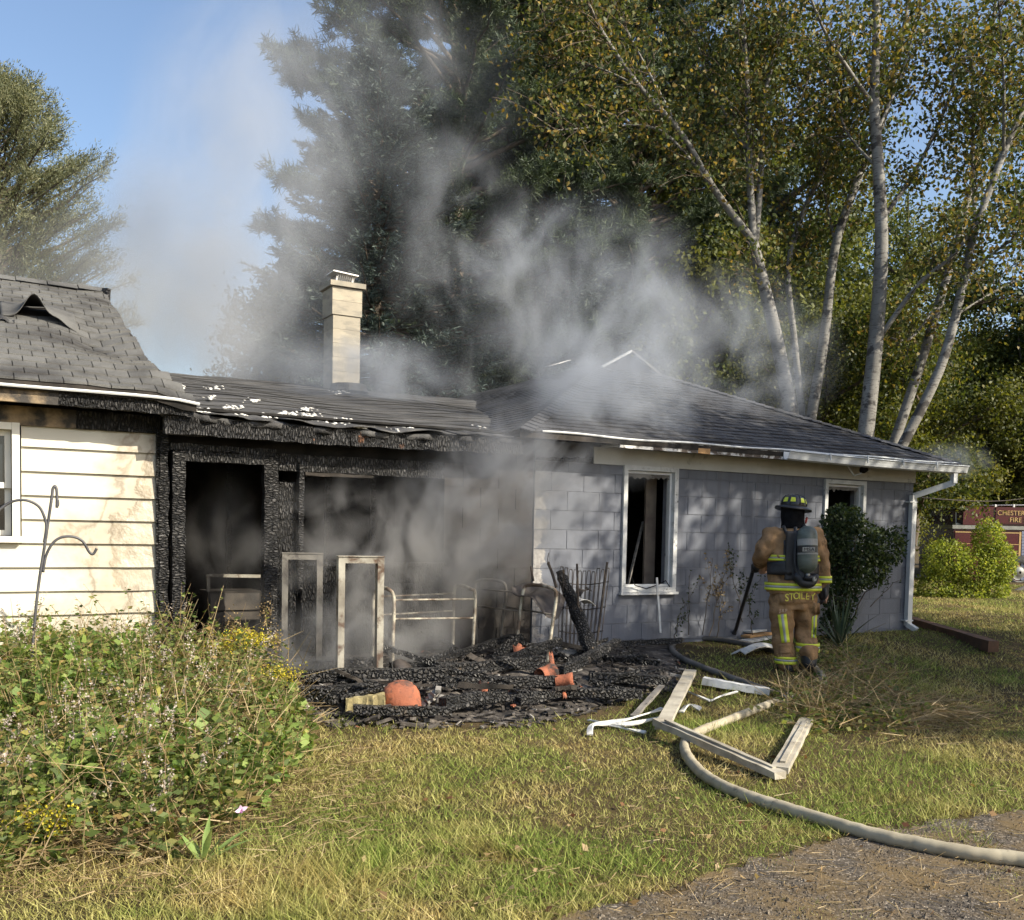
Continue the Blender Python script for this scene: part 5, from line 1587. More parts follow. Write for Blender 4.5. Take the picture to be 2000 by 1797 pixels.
A = onG(965, 1302); B = atD(1012, 1248, proj(A)[2] + 0.25)
MB().bar(A, B, 0.13, 0.11, seg=6, jit=0.014).build('charred_beam', M_BEAM, None, label='stubby charred beam propped against the dark rack', cat='beam', group='charred beams in the debris')
# leaning log
A = onG(1166, 1306); dA = proj(A)[2]
pts = spline([A, atD(1150, 1262, dA + 0.1), atD(1130, 1205, dA + 0.22), atD(1112, 1160, dA + 0.32), atD(1098, 1128, dA + 0.4), atD(1094, 1116, dA + 0.42)], 4)
n = len(pts)
MB().tube(pts, [(0.082 - 0.045 * (i / n)) * (1 + 0.12 * math.sin(i * 1.7)) for i in range(n)], 10, jit=0.08).build('charred_log', M_CHARLOG, None, smooth_=False, label='half-burnt log leaning up towards the wire fence', cat='log')

# rubble mound and ash
def build_rubble():
    m = MB()
    for k in range(2000):
        px = rnd.uniform(540, 1330); t = rnd.random()
        lo = 1268 + 10 * math.sin(px * 0.02); hi = 1425 - 70 * smooth(1000, 1330, px) - 25 * (1 - smooth(540, 640, px))
        py = lo + (hi - lo) * t
        p = onG(px, py)
        if p.y > -0.06: continue
        s = rnd.uniform(0.005, 0.018) * (1.8 if rnd.random() < 0.08 else 1)
        m.cur = 0 if rnd.random() < 0.9 else rnd.choice((1, 1, 2, 2, 3))
        Mx = Matrix.Translation(p + Vector((0, 0, 0.012 + s * 0.3 + (0.045 + 0.06 * rnd.random()) * math.sin(math.pi * t) * math.sin(math.pi * min(1, max(0, (px - 540) / 790)))))) @ Euler((rnd.uniform(-0.5, 0.5), rnd.uniform(-0.35, 0.35), rnd.uniform(0, 3.14))).to_matrix().to_4x4()
        m.box((-s * rnd.uniform(0.6, 4.5), -s * rnd.uniform(0.3, 1.0), -s * 0.4), (s * rnd.uniform(0.6, 4.5), s * rnd.uniform(0.3, 1.0), s * 0.4), Mx)
    m.build('rubble', [M_RUBBLE, M_GREYWOOD, M_STONE, M_TERRA], None, kind='stuff', label='black ash and charred rubble strewn before the porch')
    # heap under it
    def f(u, v):
        px = 560 + 760 * u; lo = 1262; hi = 1412 - 60 * smooth(1000, 1330, px)
        p = onG(px, lo + (hi - lo) * (1 - v)); 
        e = math.sin(math.pi * u) ** 0.5 * math.sin(math.pi * v)
        p.z += 0.01 + e * (0.05 + 0.03 * math.sin(px * 0.045) + 0.03 * math.sin(px * 0.017 + v * 5) + rnd.uniform(0, 0.012))
        return p
    MB().grid(90, 22, f).build('ash_heap', M_RUBBLE, None, smooth_=True, kind='stuff', label='low heap of wet ash in front of the porch')
build_rubble()

def roughed(name, c, rad, mat, label, cat, sub=3, amp=0.08, sq=(1, 1, 1), group=None, flat=None, rot=0.0):
    bm = bmesh.new(); bmesh.ops.create_icosphere(bm, subdivisions=sub, radius=1.0)
    sd = rnd.uniform(0, 9); m = MB()
    vs = []
    for v in bm.verts:
        d = v.co.copy()
        r_ = 1 + amp * (math.sin(d.x * 4 + sd) * math.sin(d.y * 5 + sd) + 0.6 * math.sin(d.z * 9 + d.x * 7 + sd))
        w = Vector((d.x * sq[0], d.y * sq[1], d.z * sq[2])) * r_ * rad
        w.rotate(Euler((0, 0, rot)))
        vs.append(Vector(c) + w)
    m.add(vs, [[v.index for v in f.verts] for f in bm.faces]); bm.free()
    return m.build(name, mat, None, smooth_=True, label=label, cat=cat, group=group)

# crock lying on its side
c = onG(790, 1392); d = proj(c)[2]
root = thing('clay_crock', c, 'big orange terracotta crock lying among the charred beams', 'crock')
Mx = Matrix.Rotation(R(-12), 4, 'Y') @ Matrix.Rotation(R(9), 4, 'X')
MB().lathe(c + Vector((0, 0.06, -0.025)), [(0.150, -0.05), (0.160, 0.02), (0.164, 0.09), (0.158, 0.16), (0.138, 0.215), (0.100, 0.245), (0.060, 0.260), (0.025, 0.266), (0.001, 0.267)], 26, Mx, cap=False).build('body', M_TERRA, root, smooth_=True)
roughed_part = MB()
for j in range(7):
    o = c + Vector((0.15 + 0.012 * j, 0.0 - 0.02 * j, 0.03 + 0.025 * j)); s_ = 0.035
    roughed_part.box((-s_, -s_ * 0.6, -s_ * 0.4), (s_, s_ * 0.6, s_ * 0.4), Matrix.Translation(o) @ Euler((0.5 * j, 0.3, 0.7 * j)).to_matrix().to_4x4())
roughed_part.build('broken_mortar', M_STONE, root)
# insulation block
p = onG(716, 1400)
Mx = Matrix.Translation(p + Vector((0, 0.05, 0.075))) @ Matrix.Rotation(R(-24), 4, 'Z') @ Matrix.Rotation(R(-5), 4, 'Y')
m = MB()
def blk(u, v): return Mx @ Vector((0.13 * (u * 2 - 1) * (1 + 0.05 * math.sin(v * 9)), 0, 0))
m.bar(Mx @ Vector((-0.14, 0, 0)), Mx @ Vector((0.14, 0, 0)), 0.15, 0.15, seg=8, jit=0.012)
m.build('insulation_block', M_FOAMY, None, label='scorched yellow block of insulation left of the crock', cat='insulation')
# pan
c = atD(793, 1315, proj(onG(790, 1330))[2])
root = thing('round_pan', c, 'tilted soot-black round pan in the smoke behind the crock', 'pan')
Mx = Matrix.Rotation(R(25), 4, 'Z') @ Matrix.Rotation(R(48), 4, 'X') @ Matrix.Rotation(R(14), 4, 'Y')
MB().lathe(c + Vector((0, 0, 0.02)), [(0.0, 0.045), (0.06, 0.043), (0.11, 0.02), (0.125, 0.0), (0.13, -0.03), (0.122, -0.03), (0.115, 0.0)], 24, Mx, cap=False).build('bowl', M_SHEET, root, smooth_=True)
MB().lathe(c + Vector((0, 0, 0.02)), [(0.128, -0.028), (0.135, -0.034), (0.130, -0.040), (0.124, -0.034)], 24, Mx, cap=False).build('rim', M_STEEL, root, smooth_=True)
# stone
roughed('garden_stone', onG(1108, 1296) + Vector((0, 0.05, 0.06)), 0.13, M_STONE, 'rounded grey stone at the foot of the leaning log', 'stone', 3, 0.08, (1.1, 0.8, 0.75))
roughed('garden_stone', onG(862, 1388) + Vector((0, 0, 0.05)), 0.065, M_STONE, 'small pale stone just right of the crock', 'stone', 3, 0.12, (1, 0.8, 1.1))
# clay shards
def shard(px, py, w, h, yaw, tilt, label, lift=0.02):
    p = onG(px, py) + Vector((0, 0, lift)); k = proj(p)[2] / FPX
    w *= k; h *= k
    Mx = Matrix.Translation(p) @ Matrix.Rotation(R(yaw), 4, 'Z') @ Matrix.Rotation(R(tilt), 4, 'X')
    m = MB(); n = 8
    def f(u, v):
        a = (u - 0.5) * 1.7; r_ = w * 0.62
        jag = 0.15 * h * math.sin(u * 14 + px) if v in (0, 1) else 0
        return Mx @ Vector((math.sin(a) * r_, -math.cos(a) * r_ + r_, h * v + jag))
    for off in (0,): m.slab(n, 3, f, 0.012)
    m.build('clay_shard', M_TERRA, None, smooth_=False, label=label, cat='shard', group='broken terracotta in the debris')
shard(1020, 1306, 30, 24, -10, -30, 'ragged orange clay shard in front of the dark rack', 0.12)
shard(1080, 1328, 12, 22, 10, -15, 'upright orange clay shard behind the broken pipes', 0.14)
shard(941, 1380, 22, 18, -40, -20, 'square orange clay shard lying alone on a black beam', 0.13)
shard(878, 1388, 16, 12, 30, -50, 'small dull clay shard right of the crock', 0.08)
shard(1104, 1382, 9, 10, 0, -20, 'tiny orange clay shard on the lowest beam', 0.09)
def pipe(px, py, L, r_, yaw, label, lift=0.05):
    p = onG(px, py) + Vector((0, 0, lift))
    Mx = Matrix.Rotation(R(yaw), 4, 'Z') @ Matrix.Rotation(R(82), 4, 'Y')
    m = MB(); m.lathe(p, [(r_, -L / 2), (r_ * 1.02, L * 0.1), (r_ * 1.15, L * 0.25), (r_ * 1.2, L / 2), (r_ * 1.0, L / 2), (r_ * 0.92, L * 0.1), (r_ * 0.88, -L / 2), (r_, -L / 2)], 16, Mx, cap=False)
    m.build('clay_pot', M_TERRA, None, smooth_=True, label=label, cat='pot', group='broken terracotta in the debris')
pipe(1066, 1352, 0.16, 0.062, 15, 'left clay flowerpot fallen on its side among beams', 0.16)
pipe(1102, 1362, 0.15, 0.055, -35, 'right clay flowerpot fallen with its mouth facing out', 0.14)

# white broken window frame on the grass
def board(a, b, w, h, label, mat=None, lift=(0.02, 0.02), name='broken_frame', cat='board', group=None, seg=9, jit=0.003, parent=None):
    A = onG(*a) + Vector((0, 0, lift[0])); B = onG(*b) + Vector((0, 0, lift[1]))
    kw = dict(label=label, cat=cat, group=group) if parent is None else {}
    return MB().bar(A, B, w, h, seg=seg, jit=jit).build(name, mat or M_BOARD, parent, **kw)
c = onG(1405, 1480)
fr = thing('broken_frame', c, 'three-sided white wooden frame lying open on the lawn over the hose', 'window frame')
board((1348, 1333), (1292, 1442), 0.10, 0.035, '', parent=fr, name='side_rail', lift=(0.10, 0.08))
board((1283, 1440), (1524, 1530), 0.085, 0.045, '', parent=fr, name='long_rail', lift=(0.115, 0.045), mat=M_BOARD)
board((1522, 1524), (1574, 1420), 0.10, 0.04, '', parent=fr, name='side_rail', lift=(0.06, 0.05))
board((1372, 1342), (1502, 1362), 0.10, 0.06, 'thick peeling white board lying behind the broken frame', lift=(0.06, 0.05), name='white_board', jit=0.004, mat=M_WHITEP)
board((1236, 1408), (1292, 1362), 0.05, 0.02, 'grey lath leaning over the white vinyl scraps', lift=(0.03, 0.10), name='grey_lath', mat=M_GREYWOOD)
def scrap(pts, r_, label, flat=0.35):
    P = spline([onG(x, y) + Vector((0, 0, l)) for (x, y, l) in pts], 5)
    m = MB(); L = len(P)
    for side in (0,):
        vs = []
        for i, p in enumerate(P):
            t = (P[min(L-1, i+1)] - P[max(0, i-1)]).normalized(); s = t.cross(Vector((0, 0, 1))).normalized()
            tw = 0.5 * math.sin(i * 0.5)
            o = s * math.cos(tw) * r_ + Vector((0, 0, math.sin(tw) * r_))
            nrm = t.cross(o).normalized() * 0.006
            vs += [p - o - nrm, p + o - nrm, p + o + nrm, p - o + nrm]
        m.add(vs, [(4*i+k, 4*i+(k+1) % 4, 4*i+4+(k+1) % 4, 4*i+4+k) for i in range(L-1) for k in range(4)] + [(3, 2, 1, 0), tuple(4*(L-1)+k for k in range(4))])
    m.build('vinyl_scrap', M_PLASTICW, None, smooth_=False, label=label, cat='scrap', group='melted white vinyl strips')
scrap([(1152, 1440, 0.02), (1156, 1430, 0.05), (1190, 1422, 0.04), (1245, 1412, 0.05), (1294, 1396, 0.05)], 0.022, 'long melted white vinyl strip curling towards the camera')
scrap([(1150, 1414, 0.03), (1180, 1420, 0.03), (1230, 1424, 0.04), (1290, 1410, 0.04)], 0.02, 'flat melted white vinyl strip behind the long one')
scrap([(1170, 1421, 0.03), (1220, 1428, 0.02), (1260, 1436, 0.02)], 0.014, 'short white vinyl strip lying lowest in the grass')
scrap([(1345, 1358, 0.03), (1362, 1372, 0.06), (1386, 1380, 0.05)], 0.010, 'thin white vinyl strip beside the broken frame')
scrap([(1388, 1380, 0.05), (1410, 1372, 0.06), (1440, 1362, 0.05)], 0.008, 'thin white vinyl strip pointing at the peeling board')
scrap([(1330, 1398, 0.03), (1345, 1388, 0.05), (1368, 1392, 0.03)], 0.022, 'dark-edged vinyl strip inside the broken frame')
# boards stacked against the wall
for (a, b, lf, mt, lab) in (((1452, 1258), (1512, 1248), 0.03, M_PLASTICW, 'white board lowest in the small stack by the wall'), ((1456, 1254), (1514, 1245), 0.065, M_BAREWOOD, 'orange-brown board in the small stack by the wall'), ((1460, 1250), (1516, 1242), 0.10, M_PLASTICW, 'white board topmost in the small stack by the wall')):
    A = onG(*a) + Vector((0, 0, lf)); B = onG(*b) + Vector((0, 0, lf))
    MB().bar(A, B, 0.12, 0.025, seg=3, jit=0.002).build('loose_board', mt, None, label=lab, cat='board', group='boards by the wall foot')
A = onG(1455, 1288) + Vector((0, 0, 0.06)); B = onG(1518, 1280) + Vector((0, 0, 0.07))
MB().slab(8, 3, lambda u, v: A.lerp(B, u) + Vector((0.0, 0.22 * v, 0.05 * math.sin(u * 3) + 0.03 * math.sin(v * 5))), 0.012).build('crumpled_panel', M_PLASTICW, None, label='crumpled white panel lying behind the firefighter boots', cat='panel')
# white strip and wires hanging off the window
A = onY(1283, 1128, -0.12); B = onY(1290, 1236, -0.25)
MB().bar(A, B, 0.022, 0.012, seg=3, jit=0.001).build('window_strip', M_PLASTICW, None, label='thin white strip hanging from the tall window sill', cat='strip')
A = onG(1238, 1255) + Vector((0, 0, 0.03)); B = onG(1290, 1238) + Vector((0, 0, 0.06))
MB().bar(A, B, 0.022, 0.012, seg=3, jit=0.001).build('window_strip', M_PLASTICW, None, label='thin white strip lying on the ground below the tall window', cat='strip')

# hoses
def hose(pts, r_, mat, label, lift=None, group='fire hoses', n=8):
    P = spline([onG(x, y) for (x, y) in pts], n)
    P = [p + Vector((rnd.uniform(-1, 1), rnd.uniform(-1, 1), 0)) * 0.004 for p in P]
    Q = [Vector((p.x, p.y, gz(p.x, p.y) + r_ * 0.85 + 0.006)) for p in P]
    root = thing('fire_hose', Q[len(Q) // 2], label, 'hose', group)
    MB().tube(Q, [r_ * rnd.uniform(0.94, 1.05) for _ in Q], 14).build('jacket', mat, root, smooth_=True)
    return root, Q
pale, Q = hose([(3000, 1770), (2700, 1752), (2450, 1736), (2260, 1722), (2130, 1712), (2000, 1694), (1900, 1682), (1800, 1664), (1700, 1642), (1600, 1612), (1510, 1584), (1440, 1560), (1385, 1532), (1352, 1502), (1338, 1476), (1340, 1456), (1362, 1440), (1400, 1424), (1450, 1404), (1500, 1384), (1532, 1372)], 0.034, M_HOSE, 'pale canvas fire hose curving across lawn and gravel', n=10)
MB().tube([Q[-1] - (Q[-1] - Q[-4]).normalized() * 0.05, Q[-1] + (Q[-1] - Q[-4]).normalized() * 0.09], 0.042, 14).build('coupling', M_STEEL, pale, smooth_=True)
dk, Q = hose([(1540, 1368), (1470, 1345), (1420, 1322), (1370, 1304), (1330, 1290), (1312, 1274), (1318, 1260), (1345, 1252), (1400, 1254), (1450, 1262), (1500, 1274), (1545, 1290)], 0.030, M_HOSED, 'dark wet hose looping from the coupling towards the wall', n=8)
MB().tube([Q[0] - (Q[3] - Q[0]).normalized() * 0.06, Q[0] + (Q[3] - Q[0]).normalized() * 0.05], 0.038, 12).build('coupling', M_REDMETAL if 'M_REDMETAL' in globals() else M_STEEL, dk, smooth_=True)
dk2, Q = hose([(1556, 1368), (1590, 1356), (1608, 1342), (1602, 1322), (1586, 1308), (1572, 1300)], 0.034, M_HOSE, 'short pale hose bend passing under the firefighter boot', n=8)
MB().tube([Q[0] - (Q[3] - Q[0]).normalized() * 0.05, Q[0] + (Q[3] - Q[0]).normalized() * 0.05], 0.042, 12).build('coupling', M_STEEL, dk2, smooth_=True)

for (a, b, lf) in (((1344, 1340), (1297, 1432), (0.125, 0.105)), ((1300, 1446), (1512, 1524), (0.143, 0.073)), ((1528, 1515), (1572, 1428), (0.085, 0.075))):
    board(a, b, 0.032, 0.014, '', parent=fr, name='glazing_bead', lift=lf, mat=M_BOARD, jit=0.002)
# landscape timber at the house corner
A = onG(1778, 1222); B = onG(1940, 1272)
MB().bar(A + Vector((0, 0, 0.06)), B + Vector((0, 0, 0.055)), 0.13, 0.13, seg=8, jit=0.004).build('landscape_timber', plain('brown_timber', (0.16, 0.085, 0.05), (0.10, 0.06, 0.04), 7, 0.85, 0.5, 40, 0.006), None, label='brown landscape timber running out from the grey house corner', cat='timber')

# burnt cabinet just inside the door
def build_cabinet():
    Y = 0.75
    q = lambda x, y: onY(x, y, Y)
    a, b = q(406, 1235), q(510, 1235)
    x0, x1 = a.x, b.x; zt = q(450, 1155).z; zr = q(450, 1122).z
    root = thing('burnt_cabinet', ((x0 + x1) / 2, Y, 0.19), 'smoke-greyed cabinet with open top frame inside the doorway', 'cabinet')
    MB().box((x0, Y, 0.195), (x1, Y + 0.4, zt)).build('carcass', M_SOOTWOOD, root)
    MB().box((x0 + 0.02, Y - 0.012, zt - 0.18), (x1 - 0.02, Y - 0.001, zt - 0.02)).build('drawer', M_SMOKED, root)
    MB().box((x0 + 0.02, Y - 0.012, 0.22), (x1 - 0.02, Y - 0.001, zt - 0.2)).build('door', M_SMOKED, root)
    MB().bar((x0 + 0.01, Y + 0.02, zt), (x0, Y + 0.02, zr), 0.03, 0.03, up=(0, 1, 0)).build('post', M_FRAMEW2, root)
    MB().bar((x0 + 0.02, Y + 0.02, zr - 0.01), (x1, Y + 0.02, zr - 0.02), 0.03, 0.03).build('top_rail', M_FRAMEW2, root)
build_cabinet()

# ------------------------------------------------------------------ firefighter
from mathutils.bvhtree import BVHTree
M_TAN = plain('turnout_tan', (0.33, 0.205, 0.105), (0.22, 0.13, 0.066), 6, 0.9, 0.6, 26, 0.018, 0.15, detail=6, dirt=(0.10, 0.062, 0.038), dirt_scale=5, dirt_lo=0.54)
M_LIME = plain('lime_reflective', (0.62, 0.68, 0.05), (0.50, 0.55, 0.04), 12, 0.5, 0.15, 60, 0.002, 0.4)
M_SILVER = plain('silver_reflective', (0.36, 0.37, 0.34), (0.28, 0.29, 0.27), 12, 0.4, 0.1, 60, 0.002, 0.5)
M_BLACK = plain('black_rubber', (0.014, 0.014, 0.016), (0.03, 0.03, 0.033), 8, 0.5, 0.3, 40, 0.006, 0.4)
M_HOODK = plain('black_knit', (0.006, 0.006, 0.007), (0.012, 0.012, 0.013), 20, 0.95, 0.3, 80, 0.003, 0.08)
M_HELMET = plain('black_helmet', (0.012, 0.012, 0.014), (0.022, 0.022, 0.024), 6, 0.28, 0.05, 60, 0.001, 0.5)
M_TANK = plain('grey_green_tank', (0.105, 0.125, 0.105), (0.065, 0.078, 0.066), 9, 0.42, 0.2, 50, 0.003, 0.45, stretch=(1, 1, 3))
M_SKIN = plain('skin', (0.50, 0.30, 0.22), (0.44, 0.26, 0.19), 9, 0.55, 0.1, 60, 0.002, 0.35)
M_YELLOWT = plain('yellow_letters', (0.75, 0.68, 0.10), (0.62, 0.56, 0.08), 14, 0.6, 0)
M_PALET = plain('pale_letters', (0.55, 0.42, 0.30), (0.45, 0.34, 0.24), 14, 0.7, 0)
M_REDT = plain('red_strap', (0.42, 0.07, 0.05), (0.3, 0.05, 0.04), 14, 0.7, 0)
M_LABELK = plain('black_label', (0.02, 0.02, 0.02), (0.03, 0.03, 0.03), 9, 0.4, 0)
M_LABELW = plain('grey_label', (0.30, 0.30, 0.28), (0.22, 0.22, 0.21), 9, 0.5, 0)

FOOT = onG(1540, 1312)
PD = proj(FOOT)[2]
KP = PD / FPX
RV = Vector((math.cos(AZ), -math.sin(AZ), 0)); FV = Vector((math.sin(AZ), math.cos(AZ), 0))
def q_(px, py, dv=0.0):
    """place on the person's own plane, dv metres away from the viewer"""
    return atD(px, py, PD) + FV * dv

def loft(m, secs, n=20):
    """closed body of elliptical sections: (centre, half width, half depth)"""
    vs = []
    for (c, a, b) in secs:
        for k in range(n):
            an = 2 * math.pi * k / n
            vs.append(c + RV * (math.cos(an) * a) + FV * (math.sin(an) * b))
    N = len(secs)
    m.add(vs, [(n*i+k, n*i+(k+1) % n, n*(i+1)+(k+1) % n, n*(i+1)+k) for i in range(N-1) for k in range(n)] + [tuple(range(n-1, -1, -1)), tuple(n*(N-1)+k for k in range(n))])

def ball(m, c, r_, n=10):
    prof = [(max(1e-4, r_ * math.sin(math.pi * i / n)), -r_ * math.cos(math.pi * i / n)) for i in range(n + 1)]
    m.lathe(c, prof, 12)

def sleeve(m, pts, rad):
    P = spline([Vector(p) for p in pts], 6); N = len(P); k = len(rad) - 1
    rr = []
    for i in range(N):
        t = i / (N - 1) * k; j = min(int(t), k - 1); rr.append(rad[j] + (rad[j+1] - rad[j]) * (t - j))
    m.tube(P, rr, 12); ball(m, P[0], rr[0]); ball(m, P[-1], rr[-1])

def fused(m, name, mat, parent, voxel=0.014, smooth_it=3, crease=0.0, **kw):
    """weld overlapping volumes into one continuous skin"""
    me = bpy.data.meshes.new('tmp'); me.from_pydata([tuple(v) for v in m.v], [], m.f); me.update()
    o = bpy.data.objects.new('tmp', me); COL.objects.link(o)
    md = o.modifiers.new('r', 'REMESH'); md.mode = 'VOXEL'; md.voxel_size = voxel
    if smooth_it:
        ms = o.modifiers.new('s', 'SMOOTH'); ms.iterations = smooth_it; ms.factor = 0.5
    dg = bpy.context.evaluated_depsgraph_get()
    out = bpy.data.meshes.new_from_object(o.evaluated_get(dg))
    bpy.data.objects.remove(o)
    A = np.empty(len(out.vertices) * 3); out.vertices.foreach_get('co', A); A = A.reshape(-1, 3)
    if crease:
        Nn = np.empty(len(out.vertices) * 3); out.vertices.foreach_get('normal', Nn); Nn = Nn.reshape(-1, 3)
        d = (np.sin(A[:, 2] * 46 + np.sin(A[:, 0] * 19) * 1.6 + A[:, 1] * 11) * 0.55 + np.sin(A[:, 2] * 21 + A[:, 0] * 37 - A[:, 1] * 23) * 0.6 + np.sin(A[:, 0] * 60 + A[:, 2] * 25) * 0.3)
        A = A + Nn * (d * crease)[:, None]
    lo, hi = A.min(0), A.max(0); org = Vector(((lo[0]+hi[0])/2, (lo[1]+hi[1])/2, lo[2]))
    bv = BVHTree.FromPolygons([Vector(a) for a in A], [list(p.vertices) for p in out.polygons])
    out.vertices.foreach_set('co', (A - np.array(org)).astype(np.float32).ravel())
    out.polygons.foreach_set('use_smooth', [True] * len(out.polygons))
    out.materials.clear(); out.materials.append(mat); out.update()
    o = bpy.data.objects.new(name, out); COL.objects.link(o); place(o, org, parent); tag(o, **kw)
    return o, bv

def on_skin(bv, px, py, off=0.006):
    d = ray(px, py)
    h = bv.ray_cast(CAM, d)
    if h[0] is None: return atD(px, py, PD - 0.1)
    return h[0] - d * off

def patch(bv, quad, name, mat, parent, nu=8, nv=4, off=0.006, th=0.004):
    """cloth strip lying on the garment; quad = four image corners"""
    a, b, c, d = [Vector((p[0], p[1], 0)) for p in quad]
    G = [[on_skin(bv, *((a.lerp(b, i / nu)).lerp(d.lerp(c, i / nu), j / nv))[:2], off) for i in range(nu + 1)] for j in range(nv + 1)]
    m = MB(); W = nu + 1; N = W * (nv + 1); back = FV * (off + 0.01)
    vs = [p for r_ in G for p in r_] + [p + back for r_ in G for p in r_]
    fs = [(j*W+i, j*W+i+1, (j+1)*W+i+1, (j+1)*W+i) for j in range(nv) for i in range(nu)]
    for i in range(nu):
        fs.append((i, N+i, N+i+1, i+1)); b_ = nv * W; fs.append((b_+i+1, N+b_+i+1, N+b_+i, b_+i))
    for j in range(nv):
        fs.append(((j+1)*W, N+(j+1)*W, N+j*W, j*W)); e = nu; fs.append((j*W+e, N+j*W+e, N+(j+1)*W+e, (j+1)*W+e))
    m.add(vs, fs)
    return m.build(name, mat, parent, smooth_=True)

def build_person():
    k = KP
    root = thing('person', FOOT, 'firefighter in tan turnout gear with lime stripes walking beside the grey wall', 'person')
    # --- body under the clothes, one continuous skin
    m = MB()
    loft(m, [(q_(1548, 1018), 9*k, 10*k), (q_(1549, 1030), 11*k, 11*k), (q_(1548, 1042), 40*k, 17*k), (q_(1548, 1070), 42*k, 22*k), (q_(1548, 1110), 36*k, 20*k), (q_(1548, 1150), 40*k, 23*k), (q_(1548, 1172), 36*k, 22*k)])
    loft(m, [(q_(1548, 1022), 12*k, 13*k), (q_(1549, 1008), 15*k, 18*k), (q_(1549, 992), 17*k, 20*k), (q_(1549, 978), 15*k, 17*k), (q_(1549, 970), 8*k, 9*k)])
    ball(m, q_(1567, 1002, 0.06), 3.2*k); ball(m, q_(1563, 996, 0.09), 3.4*k)
    sleeve(m, [q_(1508, 1046), q_(1492, 1076), q_(1489, 1092, 0.10), q_(1498, 1100, 0.30)], [13*k, 11*k, 9*k, 7*k])
    sleeve(m, [q_(1592, 1048), q_(1606, 1095), q_(1609, 1145)], [13*k, 11*k, 8*k])
    sleeve(m, [q_(1528, 1165), q_(1528, 1235), q_(1536, 1300)], [19*k, 14*k, 10*k])
    sleeve(m, [q_(1570, 1165), q_(1573, 1232, 0.06), q_(1572, 1284, -0.14)], [19*k, 14*k, 10*k])
    # left hand gripping the pole, right hand hanging: palm, thumb and four fingers each
    for (w, dn, sd, cur) in ((q_(1499, 1101, 0.32), Vector((0, 0, -1)) * 0.5 + RV * 0.3 + FV * 0.4, RV, 1.0), (q_(1610, 1148, 0.0), Vector((0, 0, -1)) + RV * 0.05, FV, 0.35)):
        dn = dn.normalized(); sd = (sd - dn * sd.dot(dn)).normalized(); pn = dn.cross(sd)
        sleeve(m, [w, w + dn * 0.05, w + dn * 0.09], [0.034, 0.042, 0.040])
        for j in range(4):
            o = w + dn * 0.09 + sd * (0.030 - 0.020 * j); L = (0.075, 0.085, 0.08, 0.062)[j]
            sleeve(m, [o, o + dn * L * 0.5 + pn * 0.01 * cur, o + dn * L * (0.9 - 0.4 * cur) + pn * 0.035 * cur], [0.011, 0.010, 0.009])
        o = w + dn * 0.03 + sd * 0.04
        sleeve(m, [o, o + dn * 0.035 + sd * 0.025 + pn * 0.01, o + dn * 0.07 + sd * 0.02 + pn * 0.025], [0.013, 0.012, 0.010])
    fused(m, 'body', M_SKIN, root, 0.011, 2)
    # --- coat
    m = MB()
    S_ = [(1026, 15, 14), (1033, 27, 17), (1040, 43, 22), (1050, 51, 26), (1068, 53, 29), (1090, 52, 30), (1112, 50, 29), (1130, 50, 30), (1146, 52, 32), (1158, 53, 33)]
    loft(m, [(q_(1549, y), a*k, b*k) for (y, a, b) in S_], 28)
    sleeve(m, [q_(1508, 1047), q_(1494, 1072, -0.02), q_(1489, 1090, 0.06), q_(1497, 1100, 0.28)], [20*k, 19.5*k, 17*k, 12*k])
    sleeve(m, [q_(1589, 1048), q_(1602, 1085), q_(1607, 1110), q_(1608, 1140)], [20*k, 17*k, 15*k, 12.5*k])
    coat, bvc = fused(m, 'coat', M_TAN, root, 0.012, 2, 0.010)
    # collar
    m = MB(); loft(m, [(q_(1550, 1031), 21*k, 19*k), (q_(1551, 1022), 17*k, 17*k), (q_(1552, 1016), 16*k, 16*k)]); m.build('collar', M_TAN, root, smooth_=True)
    MB().bar(q_(1570, 1021, -0.06), q_(1576, 1012, 0.0), 0.015, 0.025).build('collar_tab', M_REDT, root)
    # coat tail with the name
    patch(bvc, ((1503, 1150), (1597, 1149), (1598, 1158), (1503, 1160)), 'hem', M_TAN, root, 10, 2, 0.004)
    # --- trousers
    m = MB()
    loft(m, [(q_(1549, 1136), 44*k, 26*k), (q_(1549, 1158), 47*k, 30*k), (q_(1549, 1178), 47*k, 30*k), (q_(1549, 1190), 42*k, 26*k)], 24)
    sleeve(m, [q_(1528, 1180), q_(1527, 1215), q_(1529, 1245), q_(1535, 1292)], [25*k, 23*k, 20.5*k, 20*k])
    sleeve(m, [q_(1572, 1180), q_(1576, 1215, 0.04), q_(1575, 1240, 0.04), q_(1573, 1272, -0.12)], [25*k, 22.5*k, 20*k, 19*k])
    tro, bvt = fused(m, 'trousers', M_TAN, root, 0.012, 2, 0.010)
    tailm = MB()
    # --- boots
    m = MB(); g = gz(FOOT.x, FOOT.y)
    a = q_(1536, 1290); f0 = Vector((a.x, a.y, g))
    sleeve(m, [a, f0 + Vector((0, 0, 0.07))], [15*k, 14*k]); sleeve(m, [f0 + Vector((0, 0, 0.055)) - FV * 0.05, f0 + Vector((0, 0, 0.05)) + FV * 0.16], [0.055, 0.048])
    b1, _ = fused(m, 'boot', M_BLACK, root, 0.012, 2)
    m = MB(); a = q_(1573, 1275, -0.12); t = q_(1570, 1300, 0.02); t.z = g + 0.06
    sleeve(m, [a, q_(1572, 1290, -0.13)], [16*k, 15*k]); sleeve(m, [q_(1572, 1291, -0.15), t], [0.060, 0.048])
    b2, _ = fused(m, 'boot', M_BLACK, root, 0.012, 2)
    # --- gloves over the hands
    m = MB(); w = q_(1609, 1142); dn = Vector((0, 0, -1)); sd = FV; pn = RV
    sleeve(m, [w, w + dn * 0.05, w + dn * 0.11], [0.055, 0.052, 0.048])
